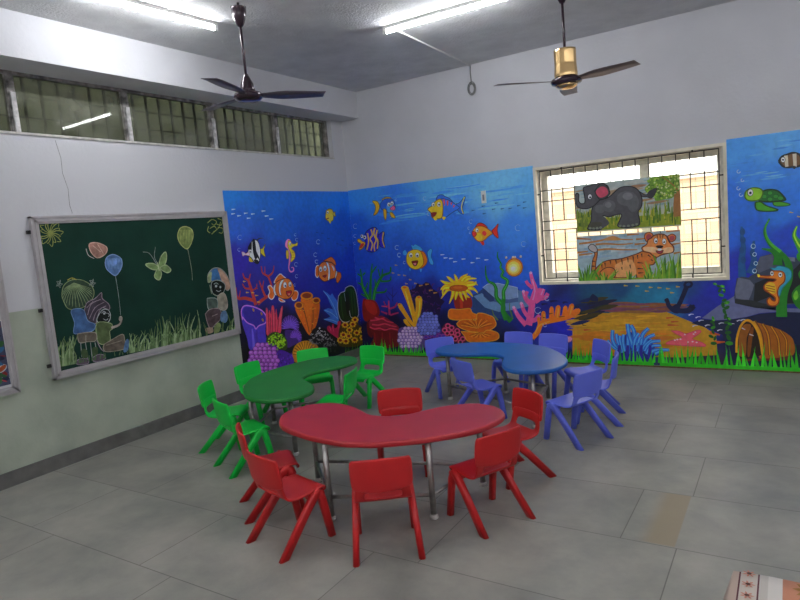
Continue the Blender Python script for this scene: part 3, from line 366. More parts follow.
('painted_fish','large smiling orange fish with white bands on the left wall','L','mural','1 224 96 24 -1594 1200 50 52 68 34 48 -32 38 -31 -55 -11 -108 -17;3 240 232 224 9 9 -1594 1200 50 52 68 34 48 -32 38 -31 -55 -11 -108 -17 -41 5;1 224 96 24 -1701 1162 42 10 52 -58 -7 -72 -50 -29 -44 42 28 47;3 240 232 224 10 10 -1701 1162 42 10 52 -58 -7 -72 -50 -29 -44 42 28 47 -21 60;1 224 96 24 -1320 1047 69 13 45 -28 -19 -59 -44 -27 -53 17;3 240 232 224 9 9 -1320 1047 69 13 45 -28 -19 -59 -44 -27 -53 17 2 84;1 224 96 24 -1539 1017 57 -37 39 -24 -63 5 -38 28;3 240 232 224 7 7 -1539 1017 57 -37 39 -24 -63 5 -38 28 5 28;1 232 104 32 -1594 1171 53 34 97 18 96 -8 57 -51 26 -79 -38 -71 -82 -33 -95 13 -77 43 -36 61;3 80 24 8 7 7 -1594 1171 53 34 97 18 96 -8 57 -51 26 -79 -38 -71 -82 -33 -95 13 -77 43 -36 61 -1 73;1 236 232 228 -1603 1165 37 14 -21 -67 15 -64 -34 11 -13 57;3 48 16 8 4 4 -1603 1165 37 14 -21 -67 15 -64 -34 11 -13 57 16 49;1 236 232 228 -1462 1214 38 -2 -51 -56 -28 -70 9 -48 -30 21 -1 74 29 55;3 48 16 8 4 4 -1462 1214 38 -2 -51 -56 -28 -70 9 -48 -30 21 -1 74 29 55 34 26;1 168 24 40 -1409 1074 96 -10 -29 -44 -39 -10 -24 26;3 64 8 8 6 6 -1409 1074 96 -10 -29 -44 -39 -10 -24 26 -4 38;1 224 120 104 -1387 1041 44 -3 -21 -23;3 32 32 48 4 4 -1389 1146 -12 -24 -21 -7 -18 12 -4 25 12 23 20 8 18 -12 5 -25;5 232 232 240 -1417 1149 28 -3 -33 -31;5 24 48 96 -1412 1137 15 -2 -17 -9;3 32 32 48 4 4 -1305 1144 -11 -21 -20 -7 -16 11 -4 23 11 22 20 7 16 -11 4 -24;5 232 232 240 -1330 1147 25 -3 -31 -28;5 24 48 96 -1328 1135 14 -2 -16 -8'),
('painted_fish','small yellow fish near the wall corner','L','mural','1 208 168 40 -509 2001 59 20 71 -14 9 -73 -26 -65 -79 -5 -52 26 -10 32;3 96 80 16 8 8 -509 2001 59 20 71 -14 9 -73 -26 -65 -79 -5 -52 26 -10 32 28 79;1 208 168 40 -370 1966 45 15 -10 -27 14 -30 -49 10;3 96 80 16 7 7 -370 1966 45 15 -10 -27 14 -30 -49 10 0 32;1 208 168 40 -480 1867 46 -4 -20 -32;3 32 32 48 5 5 -462 1980 -7 -12 -16 -5 -13 6 -5 11 8 12 16 5 13 -6 4 -11;5 232 232 240 -482 1980 20 0 -23 -17;5 16 24 48 -483 1977 12 0 -13 -7;3 128 32 24 8 8 -526 1895 57 9'),
('painted_fish_shoal','tiny dark fish painted as a shoal','L','mural','3 16 42 120 9 3 -754 1733 55 -8;3 16 42 120 10 3 -653 1720 57 -8;3 16 42 120 10 3 -543 1645 58 -8;3 16 42 120 10 3 -368 1566 60 -9;3 16 42 120 10 3 -304 1545 61 -9;3 16 42 120 10 3 -249 1600 61 -9;3 16 42 120 10 3 -202 1501 62 -9;3 16 42 120 10 3 -94 1531 64 -10'),
('painted_fish_shoal','tiny pale fish painted as a shoal','L','mural','3 168 184 216 13 4 -2106 2046 55 3;3 168 184 216 13 4 -2118 1999 54 3;3 168 184 216 13 4 -2037 1976 56 3;3 168 184 216 13 4 -1934 2001 57 3;3 168 184 216 13 4 -1901 1946 57 2;3 168 184 216 13 4 -1831 1990 58 3;3 168 184 216 14 5 -1663 2019 60 3;3 168 184 216 14 5 -1622 1962 61 3;3 168 184 216 14 5 -1554 1926 63 2'),
('painted_fish','orange fish with white bands beside the wall corner','L','mural','1 224 96 24 -668 1370 78 17 93 17 69 -63 1 -58 -81 49;3 72 24 8 6 6 -668 1370 78 17 93 17 69 -63 1 -58 -81 49 -160 38;1 224 96 24 -829 1298 52 19 -1 -88 -34 -59 -39 36;3 240 232 224 9 9 -829 1298 52 19 -1 -88 -34 -59 -39 36 22 92;1 224 96 24 -425 1192 79 -8 11 -68 -86 -65 -25 44;3 72 24 8 7 7 -425 1192 79 -8 11 -68 -86 -65 -25 44 21 97;1 232 104 32 -779 1301 82 48 101 -1 116 -35 48 -79 -28 -96 -108 -20 -118 -14 -80 48 -27 63;3 80 24 8 8 8 -779 1301 82 48 101 -1 116 -35 48 -79 -28 -96 -108 -20 -118 -14 -80 48 -27 63 14 86;1 236 232 228 -621 1350 48 -21 19 -91 -26 -111 -35 -12 25 111 -14 74;3 48 16 8 5 5 -621 1350 48 -21 19 -91 -26 -111 -35 -12 25 111 -14 74 -17 50;1 236 232 228 -514 1296 52 -38 -13 -44 -15 34;1 236 232 228 -434 1206 27 -3 -20 -52 -43 -36;3 48 16 8 5 5 -434 1206 27 -3 -20 -52 -43 -36 36 91;1 168 24 40 -717 1178 82 4 -35 -28;3 64 8 8 6 6 -717 1178 82 4 -35 -28 -47 24;3 32 32 48 5 5 -708 1264 -13 -23 -22 -8 -19 12 -5 25 13 23 22 8 19 -12 5 -25;5 232 232 240 -738 1267 30 -3 -35 -31;5 16 32 48 -741 1257 16 -1 -18 -9;3 32 32 48 5 5 -622 1268 -12 -24 -23 -7 -20 12 -4 25 12 23 23 8 20 -12 4 -25;5 232 232 240 -652 1271 30 -3 -35 -31;5 16 32 48 -653 1261 16 -1 -18 -9'),
('painted_bubble','pale ring bubbles painted on the blue water','L','mural','3 143 168 216 5 2 -712 1589 -25 -3 -22 9 -9 17 7 17 22 11 25 -1 19 -12;3 143 168 216 5 2 -794 1434 -24 -2 -20 9 -9 15 8 16 19 10 24 -1 17 -12;3 143 168 216 5 2 -786 1351 -20 -2 -18 8 -7 14 6 14 17 8 21 -2 15 -10'),
('painted_sponge','purple open tube sponge','L','mural','1 64 48 168 -2135 951 25 44 65 8 135 -46 97 -65 41 -79 -26 -74 -19 -83 -2 -115 -81 -13 -175 -19 -26 131 -35 132 -11 84;1 42 32 136 -2107 960 51 26 143 -46 88 -61 32 -69 -41 -51 -110 -16 -20 -10 -28 40 -81 50 -35 68;3 104 88 208 14 30 -2012 735 0 -85 -6 -139;3 58 40 152 20 28 -1945 708 -13 -82 -3 -113;3 176 112 216 11 11 -2136 854 -5 84 30 53 66 9 134 -46 98 -62 41 -79 -32 -52 -100 -11 -53 -28 -25 43 -92 51 -57 72;5 160 120 40 -1961 937 13 1 -7 -21;5 160 120 40 -1845 876 13 1 -7 -21;5 160 120 40 -1837 803 13 1 -7 -21'),
('painted_coral','red finger coral','L','mural','1 192 56 80 -1769 921 28 -12 2 -51 26 39 13 -45 28 83 32 -5 6 -89 29 54 3 -74 1 -59 28 40 52 95 26 -1 -44 -145 -50 -154 -202 18 -1 122;3 128 24 40 7 7 -1739 858 -22 -228;3 128 24 40 7 7 -1673 891 -33 -271;3 128 24 40 7 7 -1630 840 -33 -214;3 128 24 40 7 7 -1716 811 -19 -185;3 128 24 40 7 7 -1582 774 -45 -154;3 216 88 104 9 7 -1758 905 -24 -256;3 216 88 104 9 7 -1658 925 -18 -223;3 216 88 104 9 7 -1514 888 -80 -216'),
('painted_anemone','purple tentacled anemone','L','mural','1 56 32 108 -1495 624 167 -46 98 -96 -31 -55 -114 -8 -111 -7 -15 109;3 120 80 192 13 6 -1407 638 -90 6 -58 7;3 88 56 168 13 6 -1407 638 -92 18 -57 15;3 120 80 192 13 6 -1407 638 -92 30 -53 24;3 88 56 168 13 6 -1407 638 -90 41 -48 32;3 120 80 192 13 6 -1407 638 -85 52 -42 39;3 88 56 168 13 6 -1407 638 -77 62 -36 45;3 120 80 192 13 6 -1407 638 -68 71 -28 50;3 88 56 168 13 6 -1407 638 -57 78 -19 54;3 120 80 192 13 6 -1407 638 -44 84 -11 56;3 88 56 168 13 6 -1407 638 -31 88 0 57;3 120 80 192 13 6 -1407 638 -16 90 9 57;3 88 56 168 13 6 -1407 638 0 90 18 55;3 120 80 192 13 6 -1407 638 15 88 27 52;3 88 56 168 13 6 -1407 638 30 84 36 47;3 120 80 192 13 6 -1407 638 45 79 43 41;3 88 56 168 13 6 -1407 638 58 72 50 34;3 120 80 192 13 6 -1407 638 70 63 56 26;3 88 56 168 13 6 -1407 638 81 53 59 18;3 120 80 192 13 6 -1407 638 89 42 61 8;3 88 56 168 13 6 -1407 638 95 30 62 -1;3 120 80 192 13 6 -1407 638 99 18 61 -10;3 88 56 168 13 6 -1407 638 100 6 59 -20;3 120 80 192 13 6 -1407 638 99 -6 54 -28;3 88 56 168 13 6 -1407 638 95 -17 49 -37;3 120 80 192 13 6 -1407 638 89 -28 42 -43;3 88 56 168 13 6 -1407 638 81 -37 34 -49;3 120 72 184 14 8 -1327 509 -61 5 -38 16;3 96 56 168 14 8 -1327 509 -60 15 -34 25;3 120 72 184 14 8 -1327 509 -56 24 -29 34;3 96 56 168 14 8 -1327 509 -48 32 -22 40;3 120 72 184 14 8 -1327 509 -38 38 -13 45;3 96 56 168 14 8 -1327 509 -25 42 -3 48;3 120 72 184 14 8 -1327 509 -11 43 7 48;3 96 56 168 14 8 -1327 509 4 42 16 46;3 120 72 184 14 8 -1327 509 19 38 25 42;3 96 56 168 14 8 -1327 509 32 32 33 35;3 120 72 184 14 8 -1327 509 44 24 38 27;3 96 56 168 14 8 -1327 509 53 15 41 17;3 120 72 184 14 8 -1327 509 59 5 42 7;3 96 56 168 14 8 -1327 509 61 -6 41 -3;3 120 72 184 14 8 -1327 509 60 -16 37 -13;3 96 56 168 14 8 -1327 509 55 -26 31 -20;3 120 72 184 14 8 -1327 509 47 -33 23 -27;3 96 56 168 14 8 -1327 509 35 -39 15 -31'),
('painted_sponge','orange three-tube sponge','L','mural','1 192 92 16 -1285 845 112 -2 67 -166 42 -180 -46 9 -91 156;1 200 100 20 -1167 950 219 -24 -19 -194 -55 -196 -53 -29 -41 109 -16 190;1 184 88 16 -959 857 132 -12 -53 -175 -79 -114 -89 -31;3 128 56 8 11 11 -1135 821 29 -144 26 -161;3 128 56 8 11 11 -962 810 -24 -154 -55 -132;3 128 56 8 5 5 -939 952 -40 -30 -84 -3 -78 26 -28 39 39 29 82 4 80 -26 29 -39;5 224 120 24 -1055 968 116 -16 -124 -33;5 112 40 8 -1055 972 84 -11 -89 -22;3 128 56 8 5 5 -1136 851 -37 -26 -60 2 -49 28 -8 38 36 26 60 -2 49 -28 9 -38;5 224 120 24 -1214 872 78 -21 -97 -24;5 112 40 8 -1213 877 54 -9 -59 -21;3 128 56 8 5 5 -810 875 -27 -26 -56 -3 -52 19 -17 32 26 25 56 4 52 -19 18 -32;5 224 120 24 -887 886 77 -11 -83 -29;5 112 40 8 -887 887 53 -7 -57 -17;5 224 128 32 -1036 663 12 -2 -13 -6;5 224 128 32 -991 607 12 -2 -13 -5;5 224 128 32 -1007 615 12 -2 -13 -6;5 224 128 32 -1201 755 11 -2 -12 -5;5 224 128 32 -935 667 12 -2 -13 -5;5 224 128 32 -928 794 12 -2 -13 -6;5 224 128 32 -1064 784 12 -2 -13 -6;5 224 128 32 -1053 705 11 -2 -12 -5;5 224 128 32 -1197 812 12 -2 -13 -6;5 224 128 32 -1144 641 11 -2 -12 -6;5 224 128 32 -971 790 12 -2 -13 -6;5 224 128 32 -961 793 12 -2 -13 -6;5 224 128 32 -1015 804 12 -2 -13 -6;5 224 128 32 -1223 665 11 -2 -12 -5;5 224 128 32 -1139 803 11 -2 -12 -6;5 224 128 32 -931 613 12 -2 -13 -5'),
('painted_coral','black coral with white mesh pattern','L','mural','1 8 8 8 -862 547 -147 -5 -74 -89 -67 -49 106 -77 212 -61 62 -87 228 -50 18 113 -80 166 -141 85;3 96 96 96 6 6 -823 309 4 -15 -29 3;3 94 94 94 7 7 -608 260 23 -1 -1 -20;3 179 179 179 6 6 -891 484 12 -14 -26 -5;3 157 157 157 6 6 -1047 472 -15 11 21 10;3 96 96 96 6 6 -1095 366 -13 -10 -19 16;3 154 154 154 6 6 -836 426 -22 3 4 18;3 69 69 69 6 6 -720 234 22 -6 -9 -17;3 121 121 121 6 6 -911 375 6 13 26 -10;3 85 85 85 6 6 -1047 334 9 12 24 -13;3 107 107 107 6 6 -923 351 20 3 8 -20;3 155 155 155 6 6 -802 421 -11 -12 -23 15;3 94 94 94 6 6 -1024 347 21 -4 -6 -18;3 167 167 167 6 6 -871 458 -17 11 22 10;3 132 132 132 6 6 -659 347 -21 -3 -8 20;3 126 126 126 6 6 -1072 418 13 9 19 -16;3 88 88 88 6 6 -1035 336 21 0 2 -19;3 78 78 78 6 6 -780 265 15 -12 -22 -9;3 181 181 181 6 6 -852 482 14 9 20 -17;3 132 132 132 6 6 -938 403 21 -4 -7 -18;3 127 127 127 6 6 -858 376 -1 15 29 -6;3 158 158 158 6 6 -836 434 -19 -5 -10 19;3 145 145 145 6 6 -1010 441 21 -3 -4 -18;3 151 151 151 6 6 -827 417 17 -11 -21 -11;3 81 81 81 6 6 -697 252 -5 15 30 -2;3 83 83 83 6 6 -761 270 -17 -7 -17 18;3 160 160 160 6 6 -716 414 -22 3 4 19;3 94 94 94 6 6 -701 280 -9 -13 -26 13;3 101 101 101 7 7 -604 273 -19 11 21 12;3 117 117 117 6 6 -1085 404 -2 -14 -27 8;3 131 131 131 6 6 -743 361 12 11 23 -15;3 77 77 77 6 6 -772 260 -15 -9 -19 18;3 87 87 87 6 6 -771 279 13 10 22 -16;3 94 94 94 6 6 -647 269 23 -3 -3 -19;3 179 179 179 6 6 -803 467 13 10 21 -16;3 89 89 89 6 6 -745 279 0 15 30 -6;3 98 98 98 6 6 -801 308 -20 -2 -8 19;3 81 81 81 6 6 -783 270 -13 14 26 5;3 134 134 134 6 6 -1006 421 -10 13 25 4;3 95 95 95 6 6 -988 341 -13 13 25 6;3 129 129 129 6 6 -1067 423 1 -14 -27 5;3 176 176 176 6 6 -914 483 6 -14 -29 1;3 130 130 130 6 6 -1069 426 -17 -7 -14 18;3 110 110 110 6 6 -781 328 0 -14 -29 7;3 161 161 161 6 6 -873 445 -20 -4 -9 19;3 200 200 200 6 6 -878 522 -14 12 23 9;3 118 118 118 6 6 -1044 396 -13 -9 -19 15;3 102 102 102 6 6 -676 290 -17 -7 -16 18;3 109 109 109 6 6 -1022 376 -19 9 17 13;3 49 49 49 7 7 -613 171 -17 14 25 8;3 106 106 106 6 6 -806 325 12 -13 -26 -5;3 136 136 136 6 6 -896 402 1 -15 -28 5;3 109 109 109 7 7 -618 293 -4 -14 -29 10;3 154 154 154 6 6 -870 432 22 -3 -4 -19;3 159 159 159 6 6 -829 434 -22 2 3 19;3 105 105 105 6 6 -1034 370 -20 0 -4 19;3 161 161 161 6 6 -807 434 21 1 5 -19;3 180 180 180 6 6 -938 496 22 -3 -5 -18;3 107 107 107 6 6 -947 357 -21 2 2 18;3 108 108 108 6 6 -764 320 2 15 29 -8;3 83 83 83 6 6 -1042 329 -9 -12 -24 13;3 151 151 151 6 6 -809 415 -9 -13 -25 13;3 131 131 131 6 6 -817 376 -16 -8 -18 17;3 110 110 110 6 6 -710 314 22 -8 -13 -16;3 132 132 132 6 6 -960 407 20 3 7 -19;3 117 117 117 7 7 -630 312 23 -6 -10 -17;3 136 136 136 6 6 -684 361 -18 10 19 12;3 104 104 104 6 6 -731 305 -23 3 4 18;3 158 158 158 6 6 -981 460 13 10 20 -15;3 136 136 136 6 6 -729 368 -7 -13 -27 12;3 59 59 59 6 6 -706 210 12 -14 -27 -5;3 117 117 117 6 6 -849 355 -21 4 6 18;3 181 181 181 6 6 -906 490 -17 11 20 11;3 98 98 98 6 6 -688 286 22 -7 -11 -17;3 101 101 101 6 6 -986 353 21 0 2 -19;3 107 107 107 6 6 -1019 371 -20 -4 -8 19;3 105 105 105 6 6 -1014 366 19 -8 -13 -15;3 144 144 144 6 6 -1029 444 18 -10 -18 -12;3 113 113 113 6 6 -1064 391 2 14 27 -8;3 155 155 155 6 6 -861 431 -16 12 21 10;3 196 196 196 6 6 -879 516 -4 15 28 -2;3 104 104 104 6 6 -1020 364 -20 5 7 17;3 163 163 163 6 6 -760 428 -20 9 16 14;3 84 84 84 6 6 -973 318 -21 6 9 16;3 168 168 168 6 6 -1009 485 -17 -7 -15 17;3 100 100 100 6 6 -730 297 18 -11 -20 -11;3 110 110 110 6 6 -1031 378 -1 -14 -27 7;3 89 89 89 6 6 -1085 349 19 -9 -15 -14;3 73 73 73 6 6 -764 251 13 -14 -27 -5;3 148 148 148 6 6 -762 400 0 -15 -29 6;3 107 107 107 6 6 -927 351 -14 -9 -19 17;3 183 183 183 6 6 -876 490 12 10 21 -15;3 76 76 76 6 6 -772 258 -21 -1 -6 19;3 122 122 122 6 6 -648 325 -18 11 22 11;3 86 86 86 6 6 -808 286 -19 -5 -12 20;3 136 136 136 6 6 -769 377 -22 2 1 19;3 145 145 145 6 6 -1003 441 -18 -6 -13 18;3 161 161 161 6 6 -951 460 10 -14 -27 -2;3 167 167 167 6 6 -932 470 -21 3 3 18;3 97 97 97 6 6 -744 294 -23 2 2 19'),
('painted_coral','yellow-green bump coral','L','mural','1 40 60 8 -1826 557 49 62 95 18 118 -44 73 -74 3 -91 -44 -36 -100 36 -54 56 -105 44;5 152 192 32 -1680 572 13 -2 -15 -6;5 112 168 24 -1694 603 13 -2 -15 -6;5 112 168 24 -1621 477 13 -2 -14 -6;5 152 192 32 -1581 499 13 -2 -14 -6;5 112 168 24 -1572 476 14 -3 -15 -6;5 112 168 24 -1560 513 13 -3 -15 -6;5 112 168 24 -1655 560 13 -2 -14 -6;5 152 192 32 -1654 442 13 -3 -14 -6;5 112 168 24 -1535 527 14 -3 -15 -6;5 112 168 24 -1783 508 13 -3 -14 -6;5 152 192 32 -1613 512 13 -2 -15 -6;5 112 168 24 -1623 577 13 -3 -14 -6;5 112 168 24 -1548 480 14 -3 -15 -6;5 152 192 32 -1543 504 14 -3 -15 -6;5 112 168 24 -1679 503 13 -3 -14 -6;5 112 168 24 -1529 456 13 -3 -15 -6;5 152 192 32 -1788 543 13 -2 -14 -6;5 112 168 24 -1583 491 13 -2 -15 -6;5 112 168 24 -1564 484 13 -3 -15 -6;5 152 192 32 -1583 489 13 -3 -15 -6;5 112 168 24 -1720 506 13 -3 -14 -6;5 112 168 24 -1623 509 13 -2 -15 -6;5 152 192 32 -1587 516 13 -3 -14 -6;5 112 168 24 -1739 542 12 -2 -14 -6;5 112 168 24 -1689 534 13 -2 -15 -6;5 152 192 32 -1672 496 13 -3 -14 -6;5 112 168 24 -1778 570 13 -2 -14 -6;5 112 168 24 -1749 592 12 -2 -14 -6;5 152 192 32 -1647 508 13 -3 -14 -6;5 112 168 24 -1743 556 12 -2 -14 -6;5 112 168 24 -1725 561 13 -2 -14 -6;5 152 192 32 -1727 594 13 -2 -14 -6;5 112 168 24 -1576 534 14 -2 -15 -6;5 112 168 24 -1776 519 12 -3 -14 -6;5 152 192 32 -1646 487 13 -2 -14 -6;5 112 168 24 -1669 498 13 -3 -15 -6;5 112 168 24 -1618 602 14 -3 -15 -6;5 152 192 32 -1674 493 13 -2 -14 -6;5 112 168 24 -1590 485 13 -3 -14 -6;5 112 168 24 -1571 472 13 -2 -15 -6;5 152 192 32 -1709 555 13 -3 -14 -6;5 112 168 24 -1540 467 14 -2 -15 -6;5 112 168 24 -1589 495 14 -2 -15 -6;5 112 168 24 -1577 469 13 -3 -15 -6;5 152 192 32 -1771 577 13 -3 -15 -6;5 112 168 24 -1710 602 13 -2 -14 -6;5 112 168 24 -1730 566 13 -3 -14 -6;5 152 192 32 -1590 581 13 -2 -15 -6;5 112 168 24 -1525 519 13 -2 -14 -6;5 112 168 24 -1665 572 14 -3 -15 -6;5 152 192 32 -1607 568 14 -3 -15 -6;5 112 168 24 -1626 498 13 -3 -15 -6;5 112 168 24 -1620 471 14 -3 -15 -6;5 152 192 32 -1677 572 13 -2 -14 -6;5 112 168 24 -1536 464 14 -3 -15 -6;5 112 168 24 -1671 531 13 -3 -14 -6;5 152 192 32 -1601 500 13 -3 -14 -6;5 112 168 24 -1536 522 13 -2 -15 -6;5 152 192 32 -1647 457 13 -3 -15 -6;5 112 168 24 -1709 490 13 -2 -15 -6;5 112 168 24 -1538 492 13 -3 -14 -5;5 152 192 32 -1580 581 13 -3 -15 -6;5 112 168 24 -1567 464 13 -3 -14 -6;5 112 168 24 -1602 438 14 -2 -15 -6;5 152 192 32 -1784 517 13 -3 -14 -5;5 112 168 24 -1630 549 13 -3 -15 -6;5 152 192 32 -1743 524 13 -2 -14 -6;5 112 168 24 -1770 515 12 -3 -14 -6;5 112 168 24 -1546 528 13 -3 -15 -6;5 152 192 32 -1536 512 14 -2 -15 -6;5 112 168 24 -1552 447 14 -3 -15 -6;5 112 168 24 -1680 516 13 -3 -14 -6;5 152 192 32 -1623 518 14 -3 -15 -6;5 112 168 24 -1733 569 13 -3 -14 -6;5 112 168 24 -1575 547 13 -2 -15 -6;5 152 192 32 -1640 469 13 -3 -15 -6;5 112 168 24 -1627 446 13 -3 -14 -5;5 152 192 32 -1653 464 13 -3 -15 -6;5 112 168 24 -1662 427 13 -3 -14 -6;5 112 168 24 -1565 580 13 -2 -15 -6;5 152 192 32 -1710 574 13 -2 -14 -6;5 112 168 24 -1577 436 14 -3 -15 -6;5 112 168 24 -1677 525 13 -3 -15 -5;5 152 192 32 -1631 490 13 -3 -14 -5;5 112 168 24 -1663 614 13 -3 -15 -6;5 112 168 24 -1621 432 13 -3 -14 -6;5 112 168 24 -1565 562 13 -2 -14 -6;5 112 168 24 -1613 570 13 -2 -14 -6;5 152 192 32 -1545 495 13 -3 -14 -6;5 112 168 24 -1699 552 13 -2 -14 -6;5 112 168 24 -1716 499 12 -2 -14 -6;5 152 192 32 -1570 495 13 -2 -14 -6;5 112 168 24 -1729 492 13 -3 -15 -5;5 112 168 24 -1667 583 13 -3 -14 -6;5 152 192 32 -1515 504 13 -3 -15 -6;5 112 168 24 -1535 535 14 -2 -15 -6;5 112 168 24 -1691 591 13 -2 -14 -6;5 152 192 32 -1614 570 13 -3 -15 -6;5 112 168 24 -1741 583 13 -2 -14 -6;5 112 168 24 -1724 543 13 -3 -14 -6;5 152 192 32 -1613 500 13 -3 -15 -6'),
('painted_coral','ochre ribbed dome coral','L','mural','1 168 108 16 -1426 308 46 82 96 41 138 -4 133 -59 73 -79 -83 -134 -320 42 -82 50;3 128 80 8 12 8 -1201 227 -128 60 -81 25;3 200 136 32 12 8 -1201 227 -125 73 -79 31;3 128 80 8 12 8 -1201 227 -120 85 -76 37;3 200 136 32 12 8 -1201 227 -113 96 -72 43;3 128 80 8 12 8 -1201 227 -104 106 -67 48;3 200 136 32 12 8 -1201 227 -93 116 -61 51;3 128 80 8 12 8 -1201 227 -81 123 -54 55;3 200 136 32 12 8 -1201 227 -68 130 -45 58;3 128 80 8 12 8 -1201 227 -53 135 -37 60;3 200 136 32 12 8 -1201 227 -37 138 -28 61;3 128 80 8 12 8 -1201 227 -21 140 -17 61;3 200 136 32 12 8 -1201 227 -4 139 -7 62;3 128 80 8 12 8 -1201 227 13 138 4 60;3 200 136 32 12 8 -1201 227 30 134 15 58;3 128 80 8 12 8 -1201 227 47 129 25 55;3 200 136 32 12 8 -1201 227 63 122 35 51;3 128 80 8 12 8 -1201 227 78 114 45 47;3 200 136 32 12 8 -1201 227 92 104 55 42;3 128 80 8 12 8 -1201 227 104 93 64 36;3 200 136 32 12 8 -1201 227 116 81 71 30;3 128 80 8 12 8 -1201 227 125 69 78 23;3 200 136 32 12 8 -1201 227 133 55 82 17;3 128 80 8 12 8 -1201 227 138 42 87 9;3 200 136 32 12 8 -1201 227 141 28 90 2;3 128 80 8 12 8 -1201 227 143 14 90 -6;3 200 136 32 12 8 -1201 227 141 0 91 -12'),
